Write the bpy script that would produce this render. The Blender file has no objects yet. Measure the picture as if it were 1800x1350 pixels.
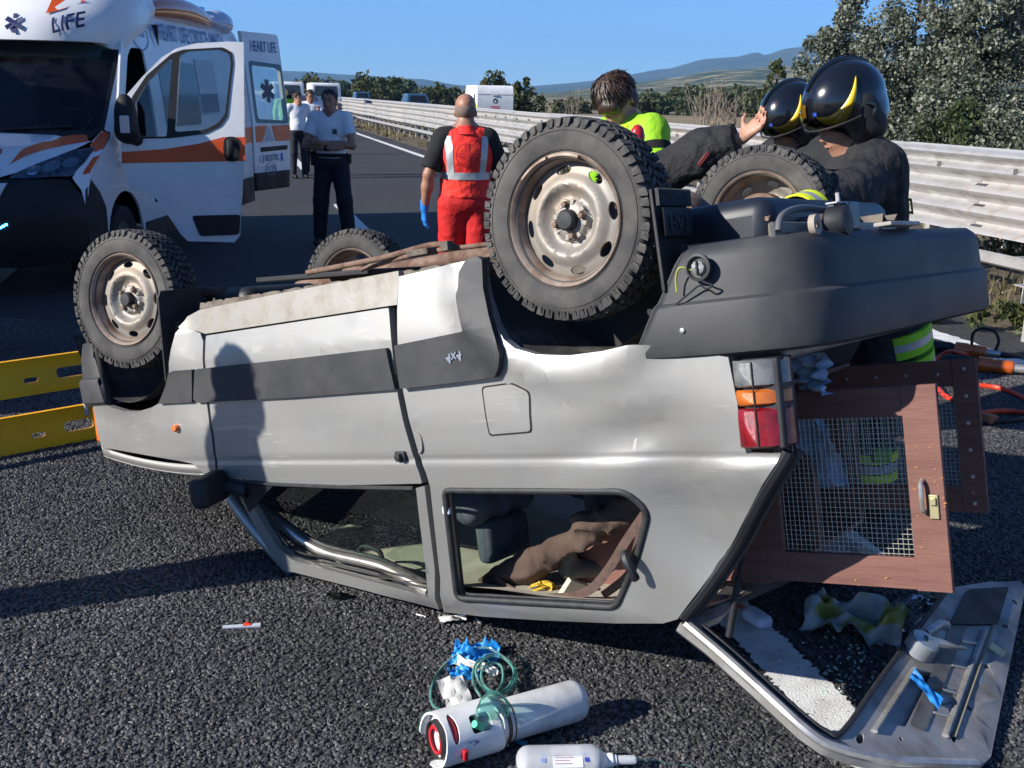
import bpy, bmesh, math, random
import numpy as np
from mathutils import Vector, Matrix
random.seed(7); np.random.seed(7)
scene = bpy.context.scene
COL = scene.collection
R = math.radians
# ---------------------------------------------------------------- camera
FPX, IW, IH = 1850.0, 1800.0, 1350.0
CAMH = 1.75
PITCH = math.atan((675 - 165) / FPX)
ROLL = R(1.2)
_r = Vector((1, 0, 0)); _u = Vector((0, math.sin(PITCH), math.cos(PITCH))); CF = Vector((0, math.cos(PITCH), -math.sin(PITCH)))
CR = _r * math.cos(ROLL) + _u * math.sin(ROLL)
CU = _u * math.cos(ROLL) - _r * math.sin(ROLL)
CAM = Vector((0, 0, CAMH))
cd = bpy.data.cameras.new('camera'); cam = bpy.data.objects.new('camera', cd); COL.objects.link(cam)
cd.sensor_width = 36; cd.lens = 36 * FPX / IW; cd.clip_start = 0.05; cd.clip_end = 60000
cam.matrix_world = Matrix((( CR.x, CU.x, -CF.x, 0), (CR.y, CU.y, -CF.y, 0), (CR.z, CU.z, -CF.z, CAMH), (0, 0, 0, 1)))
scene.camera = cam
# ---------------------------------------------------------------- sky, sun, exposure
SUN_EL = R(26.5)
SUN_TO = Vector((-0.925, -0.38, 0)).normalized()            # horizontal direction towards the sun
SUN_DIR = Vector((SUN_TO.x * math.cos(SUN_EL), SUN_TO.y * math.cos(SUN_EL), math.sin(SUN_EL)))
world = bpy.data.worlds.new('World'); scene.world = world; world.use_nodes = True
wn = world.node_tree.nodes; wl = world.node_tree.links
sky = wn.new('ShaderNodeTexSky'); sky.sky_type = 'NISHITA'; sky.sun_disc = False
sky.sun_elevation = SUN_EL; sky.sun_rotation = math.atan2(SUN_TO.x, SUN_TO.y)
sky.air_density = 0.7; sky.dust_density = 0.0; sky.ozone_density = 10.0; sky.altitude = 50
bg = wn['Background']; bg.inputs[1].default_value = 0.095
wl.new(sky.outputs[0], bg.inputs[0])
sl = bpy.data.lights.new('sun', 'SUN'); sl.energy = 5.0; sl.angle = R(0.53); sl.color = (1.0, 0.95, 0.87)
so = bpy.data.objects.new('sun', sl); COL.objects.link(so)
so.rotation_euler = SUN_DIR.to_track_quat('Z', 'Y').to_euler(); so.location = (-20, -8, 12)
scene.view_settings.view_transform = 'Standard'; scene.view_settings.look = 'None'
scene.view_settings.exposure = 0.85; scene.view_settings.gamma = 1.0
# ---------------------------------------------------------------- pixel -> place helpers (photo is 1800 x 1350)
def ray(px, py):
    return CR * ((px - 900) / FPX) + CU * ((675 - py) / FPX) + CF
def gnd(px, py, z=0.0):
    d = ray(px, py); return CAM + d * ((z - CAMH) / d.z)
def aty(px, py, y):
    d = ray(px, py); return CAM + d * (y / d.y)
def onplane(px, py, o, n):
    d = ray(px, py); return CAM + d * ((Vector(o) - CAM).dot(n) / d.dot(n))
# ---------------------------------------------------------------- materials
MATS = {}
def mat(name, col, rough=0.6, metal=0.0, var=0.0, vscale=8.0, col2=None, bump=0.0, bscale=40.0, rvar=0.0, coat=0.0,
        trans=0.0, ior=1.45, spec=0.5, emit=None, estr=0.0, alpha=1.0, detail=6.0, mixlo=0.42, mixhi=0.62, thin=False, sub=0.0, rnd=0.0, stretch=None, bdist=0.01):
    """procedural Principled: base colour broken up by noise towards col2, roughness variation and fine relief"""
    if name in MATS: return MATS[name]
    m = bpy.data.materials.new(name); m.use_nodes = True; nt = m.node_tree; N = nt.nodes; L = nt.links
    b = N['Principled BSDF']; b.inputs['Base Color'].default_value = (*col, 1); b.inputs['Roughness'].default_value = rough
    b.inputs['Metallic'].default_value = metal; b.inputs['Coat Weight'].default_value = coat
    b.inputs['Transmission Weight'].default_value = trans; b.inputs['IOR'].default_value = ior
    b.inputs['Specular IOR Level'].default_value = spec; b.inputs['Alpha'].default_value = alpha
    if sub: b.inputs['Subsurface Weight'].default_value = sub; b.inputs['Subsurface Radius'].default_value = (0.02, 0.008, 0.004)
    if emit: b.inputs['Emission Color'].default_value = (*emit, 1); b.inputs['Emission Strength'].default_value = estr
    tc = N.new('ShaderNodeTexCoord'); vec = tc.outputs['Object']
    if stretch:
        mp = N.new('ShaderNodeMapping'); mp.inputs['Scale'].default_value = stretch; L.new(vec, mp.inputs['Vector']); vec = mp.outputs[0]
    colout = None
    if var > 0 or col2:
        n = N.new('ShaderNodeTexNoise'); n.inputs['Scale'].default_value = vscale; n.inputs['Detail'].default_value = detail; n.inputs['Roughness'].default_value = 0.62
        L.new(vec, n.inputs['Vector'])
        cr = N.new('ShaderNodeValToRGB'); cr.color_ramp.elements[0].position = mixlo; cr.color_ramp.elements[1].position = mixhi
        c2 = col2 if col2 else tuple(max(0, c * (1 - var)) for c in col)
        cr.color_ramp.elements[0].color = (*col, 1); cr.color_ramp.elements[1].color = (*c2, 1)
        L.new(n.outputs['Fac'], cr.inputs[0]); colout = cr.outputs[0]
        if rvar:
            mr = N.new('ShaderNodeMapRange'); mr.inputs[1].default_value = 0.3; mr.inputs[2].default_value = 0.7
            mr.inputs[3].default_value = rough; mr.inputs[4].default_value = min(1, rough + rvar)
            L.new(n.outputs['Fac'], mr.inputs[0]); L.new(mr.outputs[0], b.inputs['Roughness'])
    if rnd:
        oi = N.new('ShaderNodeObjectInfo'); hs = N.new('ShaderNodeHueSaturation')
        mr = N.new('ShaderNodeMapRange'); mr.inputs[3].default_value = 1 - rnd; mr.inputs[4].default_value = 1 + rnd
        L.new(oi.outputs['Random'], mr.inputs[0]); L.new(mr.outputs[0], hs.inputs['Value'])
        if colout: L.new(colout, hs.inputs['Color'])
        else: hs.inputs['Color'].default_value = (*col, 1)
        colout = hs.outputs[0]
    if colout: L.new(colout, b.inputs['Base Color'])
    if bump > 0:
        n2 = N.new('ShaderNodeTexNoise'); n2.inputs['Scale'].default_value = bscale; n2.inputs['Detail'].default_value = 5
        L.new(vec, n2.inputs['Vector'])
        bp = N.new('ShaderNodeBump'); bp.inputs['Strength'].default_value = bump; bp.inputs['Distance'].default_value = bdist
        L.new(n2.outputs['Fac'], bp.inputs['Height']); L.new(bp.outputs[0], b.inputs['Normal'])
    MATS[name] = m
    return m
def glass(name, tint=(0.9, 0.95, 0.93), refl=1.0, rough=0.01, alpha=0.0, dust=(0.3, 0.3, 0.28)):
    """thin pane: tinted see-through sheet with mirror reflections and a little dust"""
    if name in MATS: return MATS[name]
    m = bpy.data.materials.new(name); m.use_nodes = True; N = m.node_tree.nodes; L = m.node_tree.links; N.remove(N['Principled BSDF'])
    t = N.new('ShaderNodeBsdfTransparent'); t.inputs[0].default_value = (*tint, 1); g = N.new('ShaderNodeBsdfGlossy'); g.inputs['Roughness'].default_value = rough
    f = N.new('ShaderNodeFresnel'); f.inputs[0].default_value = 1.5; ml = N.new('ShaderNodeMath'); ml.operation = 'MULTIPLY'; ml.inputs[1].default_value = 1.7 * refl; ml.use_clamp = True; L.new(f.outputs[0], ml.inputs[0])
    mx = N.new('ShaderNodeMixShader'); L.new(ml.outputs[0], mx.inputs[0]); L.new(t.outputs[0], mx.inputs[1]); L.new(g.outputs[0], mx.inputs[2])
    d = N.new('ShaderNodeBsdfDiffuse'); d.inputs[0].default_value = (*dust, 1); m2 = N.new('ShaderNodeMixShader'); m2.inputs[0].default_value = alpha
    if alpha:
        n = N.new('ShaderNodeTexNoise'); n.inputs['Scale'].default_value = 7; n.inputs['Detail'].default_value = 8; mr = N.new('ShaderNodeMapRange'); mr.inputs[1].default_value = 0.35; mr.inputs[2].default_value = 0.75; mr.inputs[4].default_value = alpha * 2
        tc = N.new('ShaderNodeTexCoord'); L.new(tc.outputs['Object'], n.inputs['Vector']); L.new(n.outputs['Fac'], mr.inputs[0]); L.new(mr.outputs[0], m2.inputs[0])
    L.new(mx.outputs[0], m2.inputs[1]); L.new(d.outputs[0], m2.inputs[2]); L.new(m2.outputs[0], N['Material Output'].inputs[0]); MATS[name] = m; return m
# ---------------------------------------------------------------- object helpers
def setp(o, label=None, cat=None, group=None, kind=None):
    if label: o['label'] = label
    if cat: o['category'] = cat
    if group: o['group'] = group
    if kind: o['kind'] = kind
    return o
def empty(name, loc=(0, 0, 0), rz=0.0, label=None, cat=None, group=None, matrix=None):
    o = bpy.data.objects.new(name, None); COL.objects.link(o); o.empty_display_size = 0.1
    if matrix is not None: o.matrix_world = matrix
    else: o.location = loc; o.rotation_euler = (0, 0, rz)
    return setp(o, label, cat, group)
def link(name, me, m=None, parent=None, smooth=True, bevel=0.0, seg=2, angle=40, solid=0.0, soff=-1.0):
    o = bpy.data.objects.new(name, me); COL.objects.link(o)
    if m is not None:
        for mm in (m if isinstance(m, (list, tuple)) else [m]): me.materials.append(mm)
    if parent is not None: o.parent = parent
    if smooth:
        me.polygons.foreach_set('use_smooth', [True] * len(me.polygons))
        try: me.set_sharp_from_angle(angle=R(angle))
        except Exception: pass
    if solid:
        s = o.modifiers.new('thick', 'SOLIDIFY'); s.thickness = solid; s.offset = soff
    if bevel:
        b = o.modifiers.new('edge', 'BEVEL'); b.width = bevel; b.segments = seg; b.limit_method = 'ANGLE'; b.angle_limit = R(38)
    return o
def mesh(name, v, f):
    me = bpy.data.meshes.new(name); me.from_pydata([tuple(p) for p in v], [], [tuple(q) for q in f]); me.update(); return me
class MB:
    """collects shapes into one mesh"""
    def __init__(s): s.v = []; s.f = []; s.mi = []
    def add(s, v, f, mi=0):
        b = len(s.v); s.v += [tuple(p) for p in v]; s.f += [tuple(i + b for i in q) for q in f]; s.mi += [mi] * len(f); return s
    def box(s, c, d, M=None, mi=0, taper=1.0):
        x, y, z = d[0] / 2, d[1] / 2, d[2] / 2
        vs = [Vector((i * x * (taper if k > 0 else 1), j * y * (taper if k > 0 else 1), k * z)) for k in (-1, 1) for j in (-1, 1) for i in (-1, 1)]
        if M is not None: vs = [M @ p for p in vs]
        vs = [p + Vector(c) for p in vs]
        return s.add(vs, [(0, 2, 3, 1), (4, 5, 7, 6), (0, 1, 5, 4), (2, 6, 7, 3), (0, 4, 6, 2), (1, 3, 7, 5)], mi)
    def tube(s, pts, r, n=8, closed=False, caps=True, mi=0, flat=1.0, up=None):
        pts = [Vector(p) for p in pts]; m = len(pts)
        rr = r if isinstance(r, (list, tuple)) else [r] * m
        vs = []; pn = None
        for i, p in enumerate(pts):
            a = pts[(i - 1) % m] if (i > 0 or closed) else p; c = pts[(i + 1) % m] if (i < m - 1 or closed) else p
            t = (c - a).normalized()
            if pn is None:
                u = Vector(up) if up is not None else (Vector((0, 0, 1)) if abs(t.z) < 0.9 else Vector((1, 0, 0)))
                pn = (u - t * u.dot(t)).normalized()
            else:
                pn = (pn - t * pn.dot(t))
                pn = pn.normalized() if pn.length > 1e-6 else t.orthogonal().normalized()
            bn = t.cross(pn)
            for k in range(n):
                a_ = 2 * math.pi * k / n
                vs.append(p + (pn * math.cos(a_) * flat + bn * math.sin(a_)) * rr[i])
        fs = []
        for i in range(m if closed else m - 1):
            for k in range(n):
                a0 = i * n + k; a1 = i * n + (k + 1) % n; b0 = ((i + 1) % m) * n + k; b1 = ((i + 1) % m) * n + (k + 1) % n
                fs.append((a0, a1, b1, b0))
        if caps and not closed:
            fs.append(tuple(reversed(range(n)))); fs.append(tuple(range((m - 1) * n, m * n)))
        return s.add(vs, fs, mi)
    def lathe(s, prof, n=48, M=None, closed=False, mi=0, a0=0.0, a1=2 * math.pi):
        """prof: (r, h) pairs revolved about local Z; M places it"""
        full = abs(a1 - a0 - 2 * math.pi) < 1e-6
        cnt = n if full else n + 1
        vs = []
        for k in range(cnt):
            a = a0 + (a1 - a0) * k / n
            for r, h in prof: vs.append(Vector((r * math.cos(a), r * math.sin(a), h)))
        if M is not None: vs = [M @ p for p in vs]
        q = len(prof); fs = []
        for k in range(n):
            k2 = (k + 1) % cnt
            for i in range(q if closed else q - 1):
                j = (i + 1) % q
                fs.append((k * q + i, k2 * q + i, k2 * q + j, k * q + j))
        return s.add(vs, fs, mi)
    def grid(s, rows, mi=0, flip=False):
        h = len(rows); w = len(rows[0]); vs = [p for r_ in rows for p in r_]; fs = []
        for i in range(h - 1):
            for j in range(w - 1):
                q = (i * w + j, i * w + j + 1, (i + 1) * w + j + 1, (i + 1) * w + j); fs.append(q[::-1] if flip else q)
        return s.add(vs, fs, mi)
    def build(s, name, m=None, parent=None, **kw):
        me = mesh(name, s.v, s.f)
        if any(s.mi): me.polygons.foreach_set('material_index', s.mi)
        return link(name, me, m, parent, **kw)
def catmull(pts, n=6, closed=False):
    pts = [Vector(p) for p in pts]; m = len(pts); out = []
    for i in range(m if closed else m - 1):
        g = (lambda k: pts[k % m]) if closed else (lambda k: pts[min(max(k, 0), m - 1)])
        p0, p1, p2, p3 = g(i - 1), g(i), g(i + 1), g(i + 2)
        for k in range(n):
            t = k / n
            out.append(0.5 * ((2 * p1) + (p2 - p0) * t + (2 * p0 - 5 * p1 + 4 * p2 - p3) * t * t + (3 * p1 - p0 - 3 * p2 + p3) * t ** 3))
    if not closed: out.append(pts[-1])
    return out
def rnd_poly(pts, r, n=4):
    """round the corners of a closed 2D polygon; r is one radius or a list"""
    m = len(pts); out = []
    for i in range(m):
        rr = r[i] if isinstance(r, (list, tuple)) else r
        p = Vector(pts[i][:2]); a = Vector(pts[i - 1][:2]) - p; b = Vector(pts[(i + 1) % m][:2]) - p
        d = min(rr, a.length * 0.45, b.length * 0.45)
        if d < 1e-5: out.append(tuple(p)); continue
        A = p + a.normalized() * d; B = p + b.normalized() * d
        for k in range(n + 1):
            t = k / n; out.append(tuple(A * (1 - t) ** 2 + p * 2 * t * (1 - t) + B * t * t))
    return out
def panel_mesh(name, outer, holes, fn, cell=0.08, ret=0.02, cutsx=(), cutsy=(), back=None):
    """2D outline (with holes) cut into cells, mapped to 3D by fn(x, y, depth); edges get a return of depth ret"""
    bm = bmesh.new(); allv = []
    def loop(pts):
        vs = [bm.verts.new((p[0], p[1], 0)) for p in pts]
        for i in range(len(vs)): bm.edges.new((vs[i], vs[(i + 1) % len(vs)]))
    loop(outer)
    for h in holes: loop(h)
    bmesh.ops.triangle_fill(bm, use_beauty=True, use_dissolve=False, edges=bm.edges[:])
    xs = [p[0] for p in outer]; ys_ = [p[1] for p in outer]
    def cut(co, no):
        g = bm.verts[:] + bm.edges[:] + bm.faces[:]
        bmesh.ops.bisect_plane(bm, geom=g, dist=1e-5, plane_co=co, plane_no=no)
    if cell:
        k = math.ceil(min(xs) / cell)
        while k * cell < max(xs): cut((k * cell, 0, 0), (1, 0, 0)); k += 1
        k = math.ceil(min(ys_) / cell)
        while k * cell < max(ys_): cut((0, k * cell, 0), (0, 1, 0)); k += 1
    for c in cutsx: cut((c, 0, 0), (1, 0, 0))
    for c in cutsy: cut((0, c, 0), (0, 1, 0))
    bmesh.ops.recalc_face_normals(bm, faces=bm.faces[:])
    if bm.faces and sum(f.normal.z for f in bm.faces) < 0: bmesh.ops.reverse_faces(bm, faces=bm.faces[:])
    flat = {v: (v.co.x, v.co.y) for v in bm.verts}
    if ret:
        be = [e for e in bm.edges if len(e.link_faces) == 1]
        if back:                                    # closed slab
            r_ = bmesh.ops.extrude_face_region(bm, geom=bm.faces[:])
            nv = [e for e in r_['geom'] if isinstance(e, bmesh.types.BMVert)]
            top = set(nv)
            for v in bm.verts:
                x, y = v.co.x, v.co.y
                v.co = fn(x, y, 0.0 if v in top else ret)
        else:
            r_ = bmesh.ops.extrude_edge_only(bm, edges=be)
            nv = set(e for e in r_['geom'] if isinstance(e, bmesh.types.BMVert))
            for v in bm.verts:
                x, y = v.co.x, v.co.y
                v.co = fn(x, y, ret if v in nv else 0.0)
    else:
        for v in bm.verts: v.co = fn(v.co.x, v.co.y, 0.0)
    bmesh.ops.recalc_face_normals(bm, faces=bm.faces[:])
    me = bpy.data.meshes.new(name); bm.to_mesh(me); bm.free()
    return me
def text_mesh(name, txt, size=1.0, ext=0.0, align='CENTER', bold=0.0, sx=1.0):
    cu = bpy.data.curves.new(name, 'FONT'); cu.body = txt; cu.size = size; cu.align_x = align; cu.align_y = 'CENTER'; cu.extrude = ext; cu.offset = bold; cu.resolution_u = 3
    o = bpy.data.objects.new(name, cu); COL.objects.link(o)
    dg = bpy.context.evaluated_depsgraph_get()
    me = bpy.data.meshes.new_from_object(o.evaluated_get(dg)); me.name = name
    bpy.data.objects.remove(o); bpy.data.curves.remove(cu)
    if sx != 1.0: me.transform(Matrix.Diagonal((sx, 1, 1, 1)))
    return me
def put_text(name, txt, size, m, parent, fn, sx=1.0, bold=0.0, align='CENTER', cell=0.0):
    """flat lettering laid on a surface: fn(u, v) -> point"""
    me = text_mesh(name, txt, size, 0.0, align, bold, sx)
    if cell:                                                              # cut finely enough to follow a curved skin
        bm = bmesh.new(); bm.from_mesh(me)
        for ax in (0, 1):
            lo = min(v.co[ax] for v in bm.verts); hi = max(v.co[ax] for v in bm.verts); k = 1
            while lo + k * cell < hi:
                co = [0, 0, 0]; no = [0, 0, 0]; co[ax] = lo + k * cell; no[ax] = 1; bmesh.ops.bisect_plane(bm, geom=bm.verts[:] + bm.edges[:] + bm.faces[:], dist=1e-6, plane_co=co, plane_no=no); k += 1
        bm.to_mesh(me); bm.free()
    for v in me.vertices: v.co = fn(v.co.x, v.co.y)
    me.update(); return link(name, me, m, parent, smooth=False)
# ---------------------------------------------------------------- signed distance shapes -> mesh (surface nets)
def _smin(a, b, k):
    h = np.clip(0.5 + 0.5 * (b - a) / k, 0, 1); return b * (1 - h) + a * h - k * h * (1 - h)
class SDF:
    """smooth union of tapered capsules and ellipsoids"""
    def __init__(s, k=0.03): s.p = []; s.k = k; s.lo = np.array([1e9] * 3); s.hi = -s.lo
    def _b(s, p, r): s.lo = np.minimum(s.lo, np.array(p) - r); s.hi = np.maximum(s.hi, np.array(p) + r)
    def cap(s, a, b, ra, rb, k=None, sq=None):
        """capsule from a to b; sq=(axis vector, factor) flattens it along an axis"""
        s.p.append(('c', np.array(a, float), np.array(b, float), ra, rb, k, sq)); s._b(a, ra * 1.3); s._b(b, rb * 1.3); return s
    def chain(s, pts, rs, k=None, sq=None):
        for i in range(len(pts) - 1): s.cap(pts[i], pts[i + 1], rs[i], rs[i + 1], k, sq)
        return s
    def ell(s, c, r, M=None, k=None, neg=False):
        s.p.append(('n' if neg else 'e', np.array(c, float), np.array(r, float), np.array(M) if M is not None else None, None, k, None))
        if not neg: s._b(c, max(r))
        return s
    def eval(s, P):
        d = None
        for q in s.p:
            k = q[5] or s.k
            if q[0] == 'c':
                a, b, ra, rb = q[1], q[2], q[3], q[4]
                if q[6] is not None:
                    ax = np.array(q[6][0], float); ax /= np.linalg.norm(ax); f = q[6][1]
                    PP = P + ((P - a) @ ax)[:, None] * ax * (1 / f - 1); bb = b + ((b - a) @ ax) * ax * (1 / f - 1)
                else: PP = P; bb = b
                ab = bb - a; t = np.clip(((PP - a) @ ab) / max(ab @ ab, 1e-9), 0, 1)
                e = np.linalg.norm(PP - a - t[:, None] * ab, axis=1) - (ra + (rb - ra) * t)
            else:
                Q = P - q[1]
                if q[3] is not None: Q = Q @ q[3]
                l = np.linalg.norm(Q / q[2], axis=1); g = np.linalg.norm(Q / (q[2] ** 2), axis=1)
                e = l * (l - 1) / np.maximum(g, 1e-6)
            if d is None: d = e
            elif q[0] == 'n': d = -_smin(-d, e, k)
            else: d = _smin(d, e, k)
        return d
def surface_nets(fn, lo, hi, res):
    lo = np.array(lo) - 2 * res; hi = np.array(hi) + 2 * res
    n = np.ceil((hi - lo) / res).astype(int) + 1
    ax = [lo[i] + np.arange(n[i]) * res for i in range(3)]
    G = np.stack(np.meshgrid(*ax, indexing='ij'), -1).reshape(-1, 3)
    D = np.concatenate([fn(G[i:i + 200000]) for i in range(0, len(G), 200000)]).reshape(n)
    S = D < 0
    c = np.zeros(n - 1, int); 
    for i in (0, 1):
        for j in (0, 1):
            for k in (0, 1): c += S[i:n[0] - 1 + i, j:n[1] - 1 + j, k:n[2] - 1 + k]
    act = (c > 0) & (c < 8); idx = -np.ones(n - 1, int); A = np.argwhere(act); idx[act] = np.arange(len(A))
    acc = np.zeros((len(A), 3)); cnt = np.zeros(len(A))
    cor = [(i, j, k) for i in (0, 1) for j in (0, 1) for k in (0, 1)]
    for a in range(8):
        for b in range(a + 1, 8):
            if sum(abs(cor[a][q] - cor[b][q]) for q in range(3)) != 1: continue
            da = D[A[:, 0] + cor[a][0], A[:, 1] + cor[a][1], A[:, 2] + cor[a][2]]; db = D[A[:, 0] + cor[b][0], A[:, 1] + cor[b][1], A[:, 2] + cor[b][2]]
            m = (da < 0) != (db < 0); t = np.where(m, da / np.where(m, da - db, 1), 0)
            pa = np.array(cor[a], float); pb = np.array(cor[b], float)
            acc += np.where(m[:, None], pa + t[:, None] * (pb - pa), 0); cnt += m
    V = lo + (A + acc / cnt[:, None]) * res
    F = []
    for ax_ in range(3):
        o1, o2 = [(1, 2), (2, 0), (0, 1)][ax_]
        sl0 = [slice(None)] * 3; sl1 = [slice(None)] * 3
        sl0[ax_] = slice(0, n[ax_] - 1); sl1[ax_] = slice(1, n[ax_])
        s0 = S[tuple(sl0)]; s1 = S[tuple(sl1)]
        E = np.argwhere(s0 != s1)
        E = E[(E[:, o1] > 0) & (E[:, o2] > 0) & (E[:, o1] < n[o1] - 1) & (E[:, o2] < n[o2] - 1)]
        def off(d1, d2):
            e = E.copy(); e[:, o1] -= d1; e[:, o2] -= d2; return idx[e[:, 0], e[:, 1], e[:, 2]]
        q = np.stack([off(1, 1), off(0, 1), off(0, 0), off(1, 0)], 1)
        fl = ~s0[E[:, 0], E[:, 1], E[:, 2]]
        q[fl] = q[fl][:, ::-1]
        F.append(q)
    return V, np.concatenate(F)
def sdf_mesh(name, s, res, deform=None, clip=None):
    def fn(P):
        d = s.eval(P)
        if deform is not None: d = d + deform(P)
        if clip is not None: d = np.maximum(d, clip(P))
        return d
    V, F = surface_nets(fn, s.lo, s.hi, res)
    return mesh(name, V.tolist(), F.tolist())
def folds(amp, freq, seed=0, ax=(1, 1, 1)):
    """cloth folds: a few crossed waves"""
    rg = np.random.RandomState(seed); W = rg.normal(size=(5, 3)) * freq * np.array(ax); ph = rg.rand(5) * 6.28
    W2 = rg.normal(size=(3, 3)) * freq * 0.35
    def f(P):
        Q = P + 0.05 * np.sin(P @ W2.T)
        m = vnoise(P, 5.0, seed + 3)
        return amp * (0.4 + 1.6 * m) * (np.abs(np.sin(Q @ W.T + ph)) ** 0.8).mean(1) - 0.6 * amp
    return f
def vnoise(P, sc, seed=0):
    """cheap value noise in 2D or 3D"""
    P = np.asarray(P, float) * sc; i = np.floor(P).astype(int); f = P - i; f = f * f * (3 - 2 * f); d = P.shape[1]; out = 0
    for c in range(2 ** d):
        w = 1; h = seed * 374761393
        for a in range(d):
            b = (c >> a) & 1; w = w * (f[:, a] if b else 1 - f[:, a]); h = h + (i[:, a] + b) * [668265263, 2147483647, 1274126177][a]
        h = (h ^ (h >> 13)) * 1274126177; h = (h ^ (h >> 16)) & 0xFFFF
        out = out + w * h / 65535.0
    return out
def fbm(P, sc, o=4, seed=0):
    s = 0; a = 1; t = 0
    for k in range(o): s = s + a * vnoise(P, sc * 2 ** k, seed + k); t += a; a *= 0.5
    return s / t
# ================================================================ SETTING
RD = Vector((-0.2588, 0.9659, 0)); RP = Vector((0.9659, 0.2588, 0))      # along the motorway, and across it to the right
def road(s, t, z=0.0): return RP * s + RD * t + Vector((0, 0, z))
def strip(name, s0, s1, t0, t1, z, m, seg=1, kind='structure', parent=None):
    mb = MB(); rows = []
    for i in range(seg + 1):
        t = t0 + (t1 - t0) * i / seg
        rows.append([road(s0, t, z), road(s1, t, z)])
    mb.grid(rows)
    o = mb.build(name, m, parent, smooth=False)
    if kind: o['kind'] = kind
    return o
def asphalt_mat():
    m = bpy.data.materials.new('asphalt'); m.use_nodes = True; N = m.node_tree.nodes; L = m.node_tree.links; b = N['Principled BSDF']
    tc = N.new('ShaderNodeTexCoord')
    v = N.new('ShaderNodeTexVoronoi'); v.inputs['Scale'].default_value = 95; v.inputs['Randomness'].default_value = 1.0
    v2 = N.new('ShaderNodeTexVoronoi'); v2.feature = 'DISTANCE_TO_EDGE'; v2.inputs['Scale'].default_value = 95
    n = N.new('ShaderNodeTexNoise'); n.inputs['Scale'].default_value = 0.7; n.inputs['Detail'].default_value = 8
    n3 = N.new('ShaderNodeTexNoise'); n3.inputs['Scale'].default_value = 420; n3.inputs['Detail'].default_value = 2
    for q in (v, v2, n, n3): L.new(tc.outputs['Object'], q.inputs['Vector'])
    hs = N.new('ShaderNodeSeparateColor'); L.new(v.outputs['Color'], hs.inputs[0])
    r1 = N.new('ShaderNodeValToRGB'); e = r1.color_ramp.elements
    e[0].position = 0.0; e[0].color = (0.022, 0.022, 0.025, 1); e[1].position = 1.0; e[1].color = (0.095, 0.090, 0.086, 1)
    x = r1.color_ramp.elements.new(0.7); x.color = (0.050, 0.049, 0.050, 1)
    L.new(hs.outputs[0], r1.inputs[0])
    mx = N.new('ShaderNodeMix'); mx.data_type = 'RGBA'; mx.blend_type = 'MULTIPLY'; mx.inputs['Factor'].default_value = 0.35
    L.new(r1.outputs[0], mx.inputs['A']); L.new(n.outputs['Color'], mx.inputs['B'])
    sc = N.new('ShaderNodeMix'); sc.data_type = 'RGBA'; sc.blend_type = 'MULTIPLY'; sc.inputs['Factor'].default_value = 1.0; sc.inputs['B'].default_value = (1.15, 1.15, 1.18, 1)
    L.new(mx.outputs['Result'], sc.inputs['A']); L.new(sc.outputs['Result'], b.inputs['Base Color'])
    b.inputs['Roughness'].default_value = 0.82; b.inputs['Specular IOR Level'].default_value = 0.35
    sm = N.new('ShaderNodeMapRange'); sm.interpolation_type = 'SMOOTHSTEP'; sm.inputs[2].default_value = 0.25; L.new(v2.outputs['Distance'], sm.inputs[0])
    ad = N.new('ShaderNodeMath'); ad.operation = 'MULTIPLY_ADD'; ad.inputs[1].default_value = 0.25; L.new(n3.outputs['Fac'], ad.inputs[0]); L.new(sm.outputs[0], ad.inputs[2])
    bp = N.new('ShaderNodeBump'); bp.inputs['Strength'].default_value = 0.9; bp.inputs['Distance'].default_value = 0.004
    L.new(ad.outputs[0], bp.inputs['Height']); L.new(bp.outputs[0], b.inputs['Normal'])
    MATS['asphalt'] = m; return m
ASPH = asphalt_mat()
STONE = mat('aggregate stone', (0.056, 0.055, 0.057), 0.56, rnd=0.78, spec=0.5)
def stone_wear():
    N = STONE.node_tree.nodes; L = STONE.node_tree.links; b = N['Principled BSDF']; src = b.inputs['Base Color'].links[0].from_socket
    g = N.new('ShaderNodeNewGeometry'); n = N.new('ShaderNodeTexNoise'); n.inputs['Scale'].default_value = 1.1; n.inputs['Detail'].default_value = 6; L.new(g.outputs['Position'], n.inputs['Vector'])
    mr = N.new('ShaderNodeMapRange'); mr.inputs[1].default_value = 0.32; mr.inputs[2].default_value = 0.68; mr.inputs[3].default_value = 0.55; mr.inputs[4].default_value = 1.35; L.new(n.outputs['Fac'], mr.inputs[0])
    mx = N.new('ShaderNodeMix'); mx.data_type = 'RGBA'; mx.blend_type = 'MULTIPLY'; mx.inputs['Factor'].default_value = 1.0; L.new(src, mx.inputs['A']); L.new(mr.outputs[0], mx.inputs['B']); L.new(mx.outputs['Result'], b.inputs['Base Color'])
stone_wear()
FIELD = mat('dry field', (0.24, 0.175, 0.090), 0.95, col2=(0.125, 0.115, 0.048), vscale=0.02, bump=0.3, bscale=0.8)
VERGE = mat('dry verge soil', (0.135, 0.10, 0.062), 0.95, col2=(0.070, 0.058, 0.036), vscale=3.0, bump=0.8, bscale=60, bdist=0.02)
LINE = mat('road paint', (0.70, 0.70, 0.68), 0.7, col2=(0.46, 0.45, 0.43), vscale=9, mixlo=0.45, mixhi=0.75, bump=0.9, bscale=130, bdist=0.004)
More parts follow.
